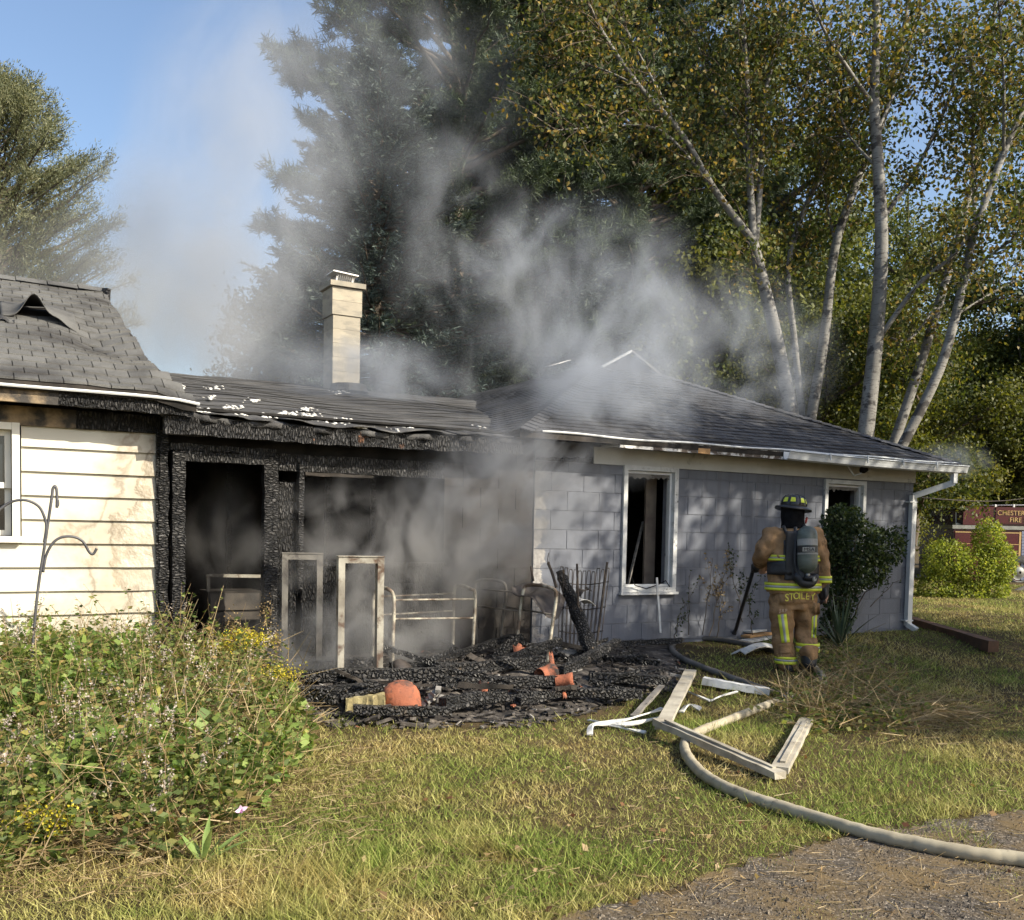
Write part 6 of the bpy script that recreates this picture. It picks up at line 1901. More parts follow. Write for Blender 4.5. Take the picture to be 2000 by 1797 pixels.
    for j in range(4):
        o = w + dn * 0.11 + sd * (0.033 - 0.022 * j); L = (0.085, 0.095, 0.09, 0.07)[j]
        sleeve(m, [o, o + dn * L * 0.5 - pn * 0.004, o + dn * L * 0.85 - pn * 0.02], [0.015, 0.014, 0.012])
    o = w + dn * 0.05 - sd * 0.045
    sleeve(m, [o, o + dn * 0.04 - sd * 0.02, o + dn * 0.08 - sd * 0.018], [0.017, 0.015, 0.013])
    fused(m, 'glove', M_BLACK, root, 0.008, 1)
    m = MB(); w = q_(1498, 1101, 0.28); sleeve(m, [w, w + FV * 0.08 - Vector((0, 0, 0.03)), w + FV * 0.12 - Vector((0, 0, 0.06))], [0.05, 0.05, 0.045])
    for j in range(4):
        o = w + FV * 0.12 - Vector((0, 0, 0.03 + 0.022 * j)); sleeve(m, [o, o - RV * 0.04 + FV * 0.02, o - RV * 0.05 - FV * 0.02], [0.014, 0.013, 0.012])
    fused(m, 'glove', M_BLACK, root, 0.008, 1)
    # --- hood and helmet
    m = MB(); loft(m, [(q_(1549, 1032), 25*k, 20*k), (q_(1548, 1020), 22*k, 20*k), (q_(1548, 1006), 23*k, 23*k), (q_(1549, 990), 22*k, 23*k), (q_(1549, 978), 16*k, 18*k)])
    fused(m, 'hood', M_HOODK, root, 0.012, 2, 0.003)
    hc = q_(1549, 993); tilt = Matrix.Rotation(R(6), 4, FV) @ Matrix.Rotation(R(-6), 4, RV)
    Mh = tilt @ Matrix(((RV.x, FV.x, 0, 0), (RV.y, FV.y, 0, 0), (0, 0, 1, 0), (0, 0, 0, 1)))
    m = MB(); vs = []
    prof = [(23.5, 0), (24.5, 4), (24.5, 10), (22.5, 17), (18, 22.5), (11, 25.5), (4, 26.5), (0.5, 26.6)]
    n = 28
    for (r_, z) in prof:
        for i in range(n):
            an = 2 * math.pi * i / n
            vs.append(hc + Mh @ Vector((math.cos(an) * r_ * k, math.sin(an) * r_ * 1.12 * k, z * k)))
    m.add(vs, [(n*i+j, n*i+(j+1) % n, n*(i+1)+(j+1) % n, n*(i+1)+j) for i in range(len(prof)-1) for j in range(n)])
    hel = m.build('helmet', M_HELMET, root, smooth_=True)
    m = MB(); vs = []
    for (s, z) in ((0.98, 3), (1.0, -1)):
        for i in range(n):
            an = 2 * math.pi * i / n; e = 1.28 + 0.30 * max(0, math.cos(an - 0.15)) ** 3 + 0.28 * max(0, -math.cos(an - 0.15)) ** 4
            for rr, dz in ((23.5, 0.0), (23.5 * e * s, -2.0 - 3.5 * max(0, -math.sin(an)) ** 2)):
                vs.append(hc + Mh @ Vector((math.cos(an) * rr * k, math.sin(an) * rr * 1.08 * k, (z + dz) * k)))
    fs = []
    for i in range(n):
        j = (i + 1) % n
        fs += [(2*i, 2*i+1, 2*j+1, 2*j), (2*n+2*j, 2*n+2*j+1, 2*n+2*i+1, 2*n+2*i), (2*i+1, 2*n+2*i+1, 2*n+2*j+1, 2*j+1)]
    m.add(vs, fs); m.build('brim', M_HELMET, hel, smooth_=True)
    for j in range(8):        # raised ribs
        an = 2 * math.pi * j / 8 + 0.2
        MB().tube([hc + Mh @ Vector((math.cos(an) * (r_ + 0.4) * k, math.sin(an) * (r_ * 1.12 + 0.4) * k, z * k)) for (r_, z) in prof[1:-1]], 0.007, 5).build('rib', M_HELMET, hel, smooth_=True)
    for an0 in (-2.55, -1.95, -1.18, -0.6, 0.3, 1.2, 2.1):     # lime trapezoids between the ribs
        m = MB(); rows = []
        for (r_, z, wv) in ((25.0, 9, 0.20), (24.2, 13, 0.21), (22.0, 18, 0.17)):
            rows.append([hc + Mh @ Vector((math.cos(an0 + s * wv) * (r_ + 0.5) * k, math.sin(an0 + s * wv) * (r_ + 0.5) * 1.12 * k, z * k)) for s in (-1, 0, 1)])
        vs = [p for r_ in rows for p in r_]
        m.add(vs, [(0, 1, 4, 3), (1, 2, 5, 4), (3, 4, 7, 6), (4, 5, 8, 7)])
        m.build('reflector', M_LIME, hel)
    # --- reflective trim: bands round the coat, cuffs and ankles
    def band(cx_, y0, y1, a, b, mat, cut=0.0, dv=0.0, nm='reflective_band', slope=0.0):
        mm = MB(); n = 40; vs = []
        for yy in (y0, y1):
            for e in (1.0, 0.95):
                for i in range(n):
                    an = 2 * math.pi * i / n
                    vs.append(q_(cx_ + slope * math.cos(an), yy, dv) + RV * math.cos(an) * a * k * e + FV * math.sin(an) * b * k * e)
        fs = []
        for i in range(n):
            j = (i + 1) % n
            fs += [(i, j, 2*n+j, 2*n+i), (n+j, n+i, 3*n+i, 3*n+j), (i, n+i, n+j, j), (2*n+j, 3*n+j, 3*n+i, 2*n+i)]
        mm.add(vs, fs); return mm.build(nm, mat, root, smooth_=True)
    for (y0, y1, mt) in ((1138, 1143, M_LIME), (1143.1, 1147.4, M_SILVER), (1147.5, 1152.5, M_LIME)):
        band(1549, y0, y1, 55.5, 35.5, mt)
    for (y0, y1, mt) in ((1084, 1088, M_LIME), (1088.1, 1090.9, M_SILVER), (1091, 1095, M_LIME)):
        band(1549, y0, y1, 54.5, 32.5, mt)
    for (y0, y1, mt) in ((1125, 1129.5, M_LIME), (1129.6, 1133, M_SILVER), (1133.1, 1138, M_LIME)):
        band(1608, y0, y1, 16.2, 16.2, mt, nm='cuff_band')
    for (y0, y1, mt) in ((1281, 1286, M_LIME), (1286.1, 1290, M_SILVER), (1290.1, 1295.5, M_LIME)):
        band(1535, y0, y1, 22, 22, mt, nm='ankle_band')
    for (y0, y1, mt) in ((1254, 1260, M_LIME), (1260.1, 1264.5, M_SILVER), (1264.6, 1271, M_LIME)):
        band(1574, y0, y1, 22.5, 23, mt, dv=-0.06, nm='ankle_band', slope=0)
    for (x0, x1, mt, of) in ((1519, 1536, M_LIME, 0.006), (1525, 1530, M_SILVER, 0.010)):
        patch(bvt, ((x0, 1201), (x1, 1199), (x1 + 7, 1254), (x0 + 8, 1256)), 'leg_stripe', mt, root, 4, 10, of)
    for (x0, x1, mt, of) in ((1586, 1596, M_LIME, 0.006), (1589.5, 1592.5, M_SILVER, 0.010)):
        patch(bvt, ((x0, 1205), (x1, 1201), (x1 - 2, 1246), (x0 - 1, 1246)), 'leg_stripe', mt, root, 3, 8, of)
    patch(bvt, ((1520, 1258), (1548, 1257), (1549, 1277), (1521, 1278)), 'knee_patch', M_TAN, root, 5, 4, 0.005)
    # name flap with letters
    flap = patch(bvt, ((1522, 1159), (1596, 1157), (1595, 1178), (1523, 1181)), 'name_flap', M_TAN, root, 8, 3, 0.010)
    word = [('S', 1537, 1168, 15), ('T', 1546, 1166.5, 14), ('O', 1555.5, 1164.5, 13.5), ('I', 1562, 1164.5, 13), ('L', 1568, 1164.5, 14), ('E', 1577, 1165.5, 13), ('Y', 1587.5, 1166, 14)]
    for (ch, x, y, s) in word:
        p = on_skin(bvt, x, y, 0.024)
        Mt = Matrix.Translation(p) @ Matrix(((RV.x, 0, -FV.x, 0), (RV.y, 0, -FV.y, 0), (0, 1, 0, 0), (0, 0, 0, 1)))
        text_mesh('letter', ch, s * 1.35 * k, Mt, M_YELLOWT, flap, 0.002, xs=0.85)
    p = on_skin(bvt, 1530, 1193, 0.012)
    text_mesh('initials', 'J.8.F', 9 * k, Matrix.Translation(p) @ Matrix(((RV.x, 0, -FV.x, 0), (RV.y, 0, -FV.y, 0), (0, 1, 0, 0), (0, 0, 0, 1))), M_PALET, root, 0.002)
    patch(bvt, ((1590, 1178), (1601, 1178), (1602, 1200), (1590, 1200)), 'pocket', M_TAN, root, 3, 3, 0.010)

    # --- breathing set worn on the back: a thing of its own
    dback = -(30 * k)
    pk = thing('air_pack', q_(1560, 1130, dback), 'grey-green air cylinder pack on the back of the firefighter', 'air pack')
    m = MB()
    sleeve(m, [q_(1553, 1045, dback - 0.01), q_(1556, 1125, dback - 0.02)], [0.055, 0.085])
    m.box(*[(-0.13, -0.03, -0.24), (0.10, 0.02, 0.24)], Matrix.Translation(q_(1551, 1085, dback)) @ Matrix(((RV.x, FV.x, 0, 0), (RV.y, FV.y, 0, 0), (0, 0, 1, 0), (0, 0, 0, 1))))
    fused(m, 'back_plate', M_BLACK, pk, 0.012, 1)
    c0 = q_(1561.5, 1116, dback - 0.115); c1 = q_(1562, 1028, dback - 0.095)
    ax = (c1 - c0).normalized(); H = (c1 - c0).length
    rot = ax.to_track_quat('Z', 'Y').to_matrix().to_4x4()
    r_ = 18.6 * k
    prof = [(0.012, -0.02), (r_ * 0.35, 0.0), (r_ * 0.75, 0.025), (r_ * 0.95, 0.06), (r_, 0.10), (r_, H - 0.09), (r_ * 0.93, H - 0.05), (r_ * 0.72, H - 0.02), (r_ * 0.35, H), (0.004, H + 0.004)]
    cyl = MB().lathe(c0, prof, 26, rot).build('cylinder', M_TANK, pk, smooth_=True)
    def wrap(y0, y1, mat, e, nm, full=True):
        z0 = (1116 - y1) / 88 * H; z1 = (1116 - y0) / 88 * H
        return MB().lathe(c0, [(r_ + e, z0), (r_ + e, z1), (r_ + e - 0.004, z1), (r_ + e - 0.004, z0), (r_ + e, z0)], 26, rot, cap=False).build(nm, mat, cyl, smooth_=False)
    wrap(1053, 1065, M_LABELW, 0.0015, 'data_label'); wrap(1066, 1079, M_LABELK, 0.002, 'maker_label'); wrap(1079.3, 1082.5, M_LABELW, 0.004, 'cylinder_band')
    p = q_(1558, 1072, dback - 0.115 - r_ - 0.007)
    Mt = Matrix.Translation(p) @ Matrix(((RV.x, 0, -FV.x, 0), (RV.y, 0, -FV.y, 0), (0, 1, 0, 0), (0, 0, 0, 1)))
    MB().box((-0.060, -0.020, -0.006), (0.058, 0.022, 0.001), Mt).build('logo_plate', M_LABELW, cyl)
    text_mesh('logo', 'MSA', 0.046, Matrix.Translation(-FV * 0.004) @ Mt, M_LABELK, cyl, 0.001, xs=1.2)
    # valve, hoses, belt, straps
    MB().tube([c0, c0 - ax * 0.05], 0.022, 10).build('valve', M_STEEL, pk, smooth_=True)
    MB().tube([c0 - ax * 0.05 - RV * 0.03, c0 - ax * 0.05 + RV * 0.075], 0.024, 12).build('valve_knob', M_BLACK, pk, smooth_=True)
    MB().lathe(q_(1573, 1128, dback - 0.13), [(0.004, -0.012), (0.022, -0.012), (0.022, 0.012), (0.004, 0.012)], 14, Matrix.Rotation(R(90), 4, 'X')).build('gauge', M_LABELW, pk)
    m = MB(); sleeve(m, [q_(1546, 1124, dback - 0.05), q_(1556, 1136, dback - 0.06), q_(1570, 1136, dback - 0.06), q_(1580, 1126, dback - 0.04)], [0.045, 0.05, 0.05, 0.04]); fused(m, 'regulator_housing', M_BLACK, pk, 0.012, 1)
    MB().tube(spline([q_(1546, 1030, dback + 0.02), q_(1543, 1060, dback - 0.04), q_(1541, 1095, dback - 0.05), q_(1545, 1122, dback - 0.06)], 6), 0.018, 8).build('pressure_hose', M_BLACK, pk, smooth_=True)
    for (a, b) in (((1530, 1028), (1541, 1052)), ((1571, 1027), (1566, 1050))):
        P = [on_skin(bvc, a[0] + (b[0]-a[0]) * t / 4, a[1] + (b[1]-a[1]) * t / 4, 0.012) for t in range(5)]
        MB().tube(P, 0.020, 6).build('shoulder_strap', M_BLACK, pk, smooth_=True)
    for (x0, x1, y0, y1) in ((1500, 1548, 1098, 1124), (1574, 1600, 1106, 1124)):
        patch(bvc, ((x0, y0), (x1, y0 - 4), (x1, y1), (x0, y1 - 2)), 'waist_pad', M_BLACK, pk, 6, 4, 0.03)
    patch(bvc, ((1531, 1055), (1535, 1055), (1535, 1100), (1531, 1100)), 'side_strap', M_BLACK, pk, 2, 6, 0.012)
    # --- long-handled tool
    A = q_(1493, 1098, 0.34); B = onG(1432, 1247)
    tool = thing('pike_pole', B, 'black long-handled pole held in the left hand of the firefighter', 'pole')
    MB().tube([B + (A - B).normalized() * 0.02, A + (A - B).normalized() * 0.22], 0.021, 8).build('shaft', M_BLACK, tool, smooth_=True)
    MB().tube(spline([B + (A - B).normalized() * 0.22, B + (A - B).normalized() * 0.10 - RV * 0.03, B, B - RV * 0.02], 4), [0.024] * 8 + [0.016] * 5, 7).build('tip', M_HOOK, tool, smooth_=True)
build_person()

# ------------------------------------------------------------------ fire truck far right
def build_truck():
    Dt = 29.0; k = Dt / FPX
    red = plain('truck_red', (0.065, 0.008, 0.010), (0.05, 0.006, 0.008), 2, 0.25, 0, spec=0.5)
    trim = plain('truck_trim', (0.30, 0.30, 0.27), (0.22, 0.22, 0.20), 4, 0.4, 0.05, 40, 0.002, 0.5, 0.6)
    gold = plain('gold_letters', (0.45, 0.30, 0.12), (0.38, 0.25, 0.10), 9, 0.5, 0)
    blue = plain('roller_shutter', (0.24, 0.26, 0.36), (0.18, 0.20, 0.28), 3, 0.35, 0.05, 40, 0.002, 0.5, 0.5)
    bright = plain('white_pipe', (0.75, 0.74, 0.72), (0.65, 0.64, 0.62), 3, 0.5, 0)
    redb = plain('signal_red', (0.65, 0.07, 0.06), (0.55, 0.06, 0.05), 3, 0.4, 0)
    tyre = plain('tyre_rubber', (0.02, 0.02, 0.02), (0.035, 0.035, 0.035), 5, 0.8, 0.2)
    o0 = atD(1862, 1085, Dt)
    ex, ey = RV, FV
    Z0 = 0.05
    def W(px, py): 
        p = atD(px, py, Dt); return (p - o0).dot(ex), p.z
    def box(name, px0, px1, py0, py1, d0, d1, mat, parent):
        x0, z1 = W(px0, py0)[0], W((px0+px1)/2 if px1 < 2100 else px0 + 60, py0)[1]; x1, z0 = W(px1, py1)[0], W((px0+px1)/2 if px1 < 2100 else px0 + 60, py1)[1]
        Mx = Matrix(((ex.x, ey.x, 0, o0.x), (ex.y, ey.y, 0, o0.y), (0, 0, 1, 0), (0, 0, 0, 1)))
        return MB().box((x0, d0, z0), (x1, d1, z1), Mx).build(name, mat, parent)
    root = thing('fire_truck', (o0.x, o0.y, Z0), 'dark red fire truck with gold lettering behind the bright bush', 'truck')
    box('body', 1862, 2330, 1034, 1142, 0.0, 2.4, red, root)
    up = box('hose_bed', 1882, 2330, 990, 1026, 0.06, 2.3, red, root)
    box('side_rail', 1858, 2330, 1026.5, 1033.5, -0.05, 2.45, trim, root)
    for (a, b, nm) in ((1864, 1990, 'compartment_door'), (2040, 2120, 'compartment_door')):
        box(nm, a, b, 1040, 1125, -0.025, -0.003, red, root)
        for (p0, p1, r0, r1) in ((a, b, 1039, 1041), (b - 1, b + 1, 1039, 1125), (a, b, 1062, 1063.2), (a, b, 1079, 1080)):
            box('door_trim', p0, p1, r0, r1, -0.035, -0.026, gold, root)
    for i in range(16):
        box('shutter_slat', 1994, 2036, 1038 + i * 6, 1043.4 + i * 6, -0.03, -0.003, blue, root)
    # panel seams and upper trim
    box('bed_panel', 1944, 2100, 992, 1024, 0.03, 0.055, red, root)
    def txt(s, px, py, h):
        x_, z_ = W(px, py); p = Vector((o0.x, o0.y, z_)) + ex * x_ + ey * 0.018
        text_mesh('lettering', s, h * k * 1.38, Matrix.Translation(p) @ Matrix(((ex.x, 0, -ey.x, 0), (ex.y, 0, -ey.y, 0), (0, 1, 0, 0), (0, 0, 0, 1))), gold, root, 0.004, 'LEFT', 1.0)
    txt('CHESTERFIELD', 1946.5, 1002, 9.5)
    txt('FIRE DEPT', 1970.5, 1015.8, 9.5)
    # rail pipe on the roof
    A, B = atD(1903, 987, Dt) + ey * 0.2, atD(2330, 985, Dt) + ey * 0.2
    MB().tube([A, B], 0.020, 8).build('grab_pipe', bright, root, smooth_=True)
    a = atD(1901.5, 983, Dt) + ey * 0.2; b = atD(1901.5, 994, Dt) + ey * 0.2
    MB().tube([a, b], 0.034, 8).build('red_lamp', redb, root, smooth_=True)
    for px in (1950, 1986, 2050):
        MB().tube([atD(px, 985, Dt) + ey * 0.2, atD(px, 993, Dt) + ey * 0.2], 0.035, 8).build('pipe_clamp', bright, root)
    MB().tube([atD(1876, 1000, Dt) + ey * 0.3, atD(1876, 1024, Dt) + ey * 0.3], 0.016, 7).build('post', bright, root)
    box('post_base', 1871, 1882, 1021.5, 1026.4, 0.2, 0.4, trim, root)
    for (px, py) in ((1990, 1148), (2230, 1148)):
        c = atD(px, py, Dt); c.z = 0.52
        Mx = Matrix.Rotation(-AZ, 4, 'Z') @ Matrix.Rotation(R(90), 4, 'X')
        wl = MB().lathe(c + ey * 0.1, [(0.30, -0.12), (0.47, -0.12), (0.50, -0.06), (0.50, 0.14), (0.30, 0.14)], 26, Mx, cap=False).build('wheel', tyre, root, smooth_=True)
        MB().lathe(c + ey * 0.1, [(0.04, 0.13), (0.12, 0.12), (0.26, 0.04), (0.30, 0.12), (0.30, -0.1), (0.02, -0.1)], 22, Mx, cap=False).build('rim', trim, wl, smooth_=True)
    box('tail_step', 1852, 1880, 1130, 1138, 0.1, 2.3, trim, root)
    # suction hoses laid beside it
    for i, (pts, lab) in enumerate(((((1955, 1172), (2000, 1150), (2080, 1128)), 'upper grey suction hose sloping up behind the bush'), (((1968, 1190), (2030, 1178), (2100, 1160)), 'lower grey suction hose lying behind the bush'))):
        MB().tube(spline([atD(x, y, 24.5 + i * 0.3) for x, y in pts], 6), 0.075, 10).build('suction_hose', M_HOSED, None, smooth_=True, label=lab, cat='hose', group='suction hoses by the truck')
build_truck()
# overhead service wire leaving the corner of the house
A = onY(1800, 972, 0.3); B = atD(2060, 958, 26)
MB().tube([A.lerp(B, t / 12) - Vector((0, 0, 0.15 * math.sin(math.pi * t / 12))) for t in range(13)], 0.008, 4).build('service_wire', M_WIRE, None, label='thin service wire running from the grey house corner', cat='wire')

# ------------------------------------------------------------------ grass, weeds
def grass_mat():
    t = NT('lawn_grass')
    p = t.pos(); r = island(t)
    green = t.ramp(r, [(0.0, (0.10, 0.155, 0.025)), (0.6, (0.24, 0.305, 0.058)), (1.0, (0.46, 0.47, 0.14))])
    straw = t.ramp(r, [(0.0, (0.26, 0.19, 0.06)), (0.5, (0.52, 0.42, 0.15)), (1.0, (0.74, 0.63, 0.30))])
    nz = t.math('ADD', t.math('MULTIPLY', t.noise(p, 0.9, 4, 0.6), 0.7), t.math('MULTIPLY', t.noise(p, 4.5, 3), 0.3))
    col = t.mix(t.ramp(nz, [(0.44, 0.0), (0.61, 1.0)]), green, straw)
    col = t.mix(t.ramp(t.noise(p, 2.1, 3), [(0.60, 0.0), (0.72, 0.6)]), col, t.ramp(r, [(0.0, (0.20, 0.11, 0.04)), (1.0, (0.42, 0.26, 0.10))]))
    b = t.bsdf(col, 0.7, None, 0.25)
    tr = t.n('BsdfTranslucent'); t.l(col, tr.inputs['Color'])
    mx = t.n('MixShader'); mx.inputs[0].default_value = 0.38
    t.l(b.outputs[0], mx.inputs[1]); t.l(tr.outputs[0], mx.inputs[2])
    return t.done(mx)
M_GRASS = grass_mat()

def fbm(x, y, f, seed):
    r_ = np.zeros_like(x); g = np.random.default_rng(seed)
    for k in range(7):
        a = g.uniform(0, 6.28); w = f * g.uniform(0.6, 2.2); ph = g.uniform(0, 6.28)
        r_ += np.sin((x * np.cos(a) + y * np.sin(a)) * w + ph)
    return r_ / 7

WEED = [onG(*p) for p in ((-160, 1740), (120, 1712), (330, 1690), (450, 1645), (550, 1550), (610, 1475), (600, 1400), (540, 1350), (430, 1318), (200, 1300), (-160, 1300))]
WEED_XY = [(p.x, p.y) for p in WEED]

def build_grass():
    n = 610000
    u = rng.random(n)
    # denser close to the camera
    dist = 2.6 + 28.0 * u ** 1.95
    az = AZ + R(-33) + R(74) * rng.random(n)
    x = CAM.x + np.sin(az) * dist; y = CAM.y + np.cos(az) * dist
    keep = (y < -0.03) | (x > 11.2) | (x < -50)
    keep &= ~((y > -0.03) & (x < 11.2))
    keep &= y < 20
    dr = in_poly(x, y, DRIVE_XY)
    clump = fbm(x, y, 5.0, 3)
    keep &= (~dr) | ((clump > 0.16) & (rng.random(n) < 0.5))
    # burnt strip
    dd = np.sqrt(((x - 4.1) * 0.34) ** 2 + ((y - 0.1) * 0.42) ** 2) + 0.22 * fbm(x, y, 3.0, 5)
    keep &= (dd > 1.02) | (rng.random(n) < np.clip((dd - 0.88) * 2, 0, 1))
    # bare, thin patches
    keep &= rng.random(n) < np.clip(0.95 + 0.9 * fbm(x, y, 2.2, 9), 0.25, 1)
    keep &= ~in_poly(x, y, WEED_XY) | (rng.random(n) < 0.3)
    tall = (fbm(x, y, 2.6, 61) > 0.30)
    tall = tall[keep]
    x, y, dist, clump, dr = x[keep], y[keep], dist[keep], clump[keep], dr[keep]
    n = len(x)
    z = gz_np(x, y)
    h = (0.018 + 0.036 * rng.random(n) ** 1.8) * (1.0 + 0.55 * fbm(x, y, 1.7, 21)) * np.where(dr, 0.6, 1.0)
    h *= np.where(rng.random(n) < 0.03, 1.9, 1.0) * np.where(tall & (rng.random(n) < 0.6), 1.9, 1.0)
    w = (0.0035 + 0.0025 * rng.random(n)) * (0.7 + dist / 9.0)
    a = rng.uniform(0, 2 * np.pi, n)
    P = np.stack([x, y, z - 0.004], -1)
    s = np.stack([np.cos(a), np.sin(a), np.zeros(n)], -1)
    b = rng.uniform(0, 2 * np.pi, n); ln = rng.uniform(0.2, 1.7, n) * h
    tip = P + np.stack([np.cos(b) * ln, np.sin(b) * ln, h], -1)
    V = np.stack([P - s * (w / 2)[:, None], P + s * (w / 2)[:, None], tip], 1)
    quads_mesh('grass', V, M_GRASS, None, nper=3, kind='stuff', label='short dry grass, green and straw coloured, covering the lawn')
build_grass()

M_WEED = leaf_mat('weed_leaf', [(0.0, (0.055, 0.085, 0.022)), (0.4, (0.120, 0.165, 0.040)), (0.72, (0.22, 0.265, 0.07)), (0.88, (0.35, 0.34, 0.12)), (1.0, (0.32, 0.21, 0.08))], 0.45)
M_WEEDB = leaf_mat('broad_leaf', [(0.0, (0.075, 0.135, 0.027)), (0.5, (0.17, 0.26, 0.056)), (0.9, (0.30, 0.38, 0.10)), (1.0, (0.46, 0.40, 0.11))], 0.45)
M_STRAW = leaf_mat('dead_stem', [(0.0, (0.13, 0.085, 0.04)), (0.5, (0.24, 0.17, 0.08)), (1.0, (0.40, 0.31, 0.17))], 0.2)
M_LILAC = leaf_mat('pale_flower', [(0.0, (0.30, 0.25, 0.22)), (1.0, (0.58, 0.50, 0.45))], 0.3)
M_GOLD = leaf_mat('goldenrod_flower', [(0.0, (0.36, 0.30, 0.02)), (1.0, (0.62, 0.52, 0.04))], 0.3)
M_STEMG = plain('green_stem', (0.09, 0.11, 0.03), (0.15, 0.13, 0.05), 9, 0.7, 0)
M_PINK = plain('pink_petal', (0.62, 0.34, 0.55), (0.70, 0.50, 0.66), 20, 0.6, 0)

def poly_sample(n, poly):
    xs = [p[0] for p in poly]; ys = [p[1] for p in poly]
    X = rng.uniform(min(xs), max(xs), n * 4); Y = rng.uniform(min(ys), max(ys), n * 4)
    k = in_poly(X, Y, poly)
    return X[k][:n], Y[k][:n]

def weed_h(x, y):
    """height of the thicket: tall in the middle, ragged, falling off to the edges"""
    return 0.50 + 0.24 * fbm(x, y, 1.6, 31) + 0.10 * fbm(x, y, 4.0, 33)

def build_weeds():
    Q = []; MI = []
    def put(q, mi): Q.append(q); MI.append(np.full(len(q), mi))
    # edge distance: lower plants near the outline
    def edge(x, y):
        d = np.full(x.shape, 9.0)
        P = np.array(WEED_XY)
        for i in range(len(P)):
            a, b = P[i], P[(i + 1) % len(P)]
            ab = b - a; t = np.clip(((x - a[0]) * ab[0] + (y - a[1]) * ab[1]) / (ab @ ab), 0, 1)
            d = np.minimum(d, np.hypot(x - a[0] - t * ab[0], y - a[1] - t * ab[1]))
        return d
    # leafy stems
    ns = 1350
    X, Y = poly_sample(ns, WEED_XY); ns = len(X)
    H = weed_h(X, Y) * np.clip(0.45 + edge(X, Y) * 0.9, 0.4, 1.0) * rng.uniform(0.5, 1.35, ns)
    Z = gz_np(X, Y)
    lean = rng.normal(size=(ns, 2)) * 0.35
    B = np.stack([X, Y, Z], -1)
    Tt = B + np.stack([lean[:, 0] * H, lean[:, 1] * H, H], -1)
    D_ = Tt - B
    S_ = unit(np.cross(unit(D_), rand_dirs(ns))) * 0.0035
    put(np.stack([B - S_, B + S_, Tt + S_ * 0.4, Tt - S_ * 0.4], 1), 2)
    m = 22
    t = rng.uniform(0.15, 1.0, (ns, m))
    P = B[:, None] + D_[:, None] * t[..., None]
    dl = rand_dirs(ns * m).reshape(ns, m, 3); dl[..., 2] = np.abs(dl[..., 2]) * 0.5 - 0.05
    sz = rng.uniform(0.022, 0.085, (ns, m)) * (1.15 - 0.55 * t)
    put(leaf_quads(P.reshape(-1, 3), dl.reshape(-1, 3), sz.ravel(), sz.ravel() * 0.5, 0.15), 0)
    # flower spikes on some of them
    fl = np.where((fbm(X, Y, 2.4, 41) > 0.05) & (rng.random(ns) < 0.38))[0]
    m = 26
    t = rng.uniform(0.86, 1.10, (len(fl), m))
    P = B[fl][:, None] + D_[fl][:, None] * t[..., None] + rng.normal(size=(len(fl), m, 3)) * 0.006
    put(leaf_quads(P.reshape(-1, 3), rand_dirs(len(fl) * m), 0.014, 0.010), 3)
    # broad vine leaves
    nb = 6400
    X, Y = poly_sample(nb, WEED_XY); nb = len(X)
    Hm = weed_h(X, Y) * np.clip(0.3 + edge(X, Y) * 0.9, 0.25, 0.95)
    k = fbm(X, Y, 2.0, 51) > -0.15
    X, Y, Hm = X[k], Y[k], Hm[k]; nb = len(X)
    P = np.stack([X, Y, gz_np(X, Y) + Hm * rng.uniform(0.2, 0.95, nb)], -1)
    d = rand_dirs(nb); d[:, 2] = d[:, 2] * 0.35 - 0.1
    sz = rng.uniform(0.04, 0.10, nb)
    put(leaf_quads(P, d, sz, sz * 0.85, 0.1, 0.1), 1)
    # dead stems and straw around the foot
    nd = 7000
    X, Y = poly_sample(nd, WEED_XY); nd = len(X)
    P = np.stack([X, Y, gz_np(X, Y) + 0.01 + rng.random(nd) * 0.10], -1)
    d = rand_dirs(nd); d[:, 2] = np.abs(d[:, 2]) * 0.35
    put(blade_quads(P, d, rng.uniform(0.08, 0.32, nd), 0.006), 2)
    nd = 2000
    X, Y = poly_sample(nd, WEED_XY); nd = len(X)
    P = np.stack([X, Y, gz_np(X, Y) + weed_h(X, Y) * rng.uniform(0.1, 0.9, nd)], -1)
    d = rand_dirs(nd); d[:, 2] = np.abs(d[:, 2]) * 0.8
    put(blade_quads(P, d, rng.uniform(0.08, 0.30, nd), 0.0045), 2)
    nd = 2600                                   # straw spilling onto the lawn in front
    px = rng.uniform(-60, 760, nd); py = 1570 + rng.random(nd) ** 1.5 * 200 - np.clip((px - 450) * 0.40, 0, 120)
    pts = np.array([onG(a, b)[:] for a, b in zip(px, py)])
    P = pts + np.stack([np.zeros(nd), np.zeros(nd), 0.01 + 0.05 * rng.random(nd)], -1)
    d = rand_dirs(nd); d[:, 2] = np.abs(d[:, 2]) * 0.18
    put(blade_quads(P, d, rng.uniform(0.04, 0.15, nd), 0.004), 2)
    quads_mesh('weed_thicket', np.concatenate(Q), [M_WEED, M_WEEDB, M_STRAW, M_LILAC], None, mi=np.concatenate(MI), kind='stuff', label='thicket of mixed green weeds with pale flower spikes in front of the white house')
build_weeds()

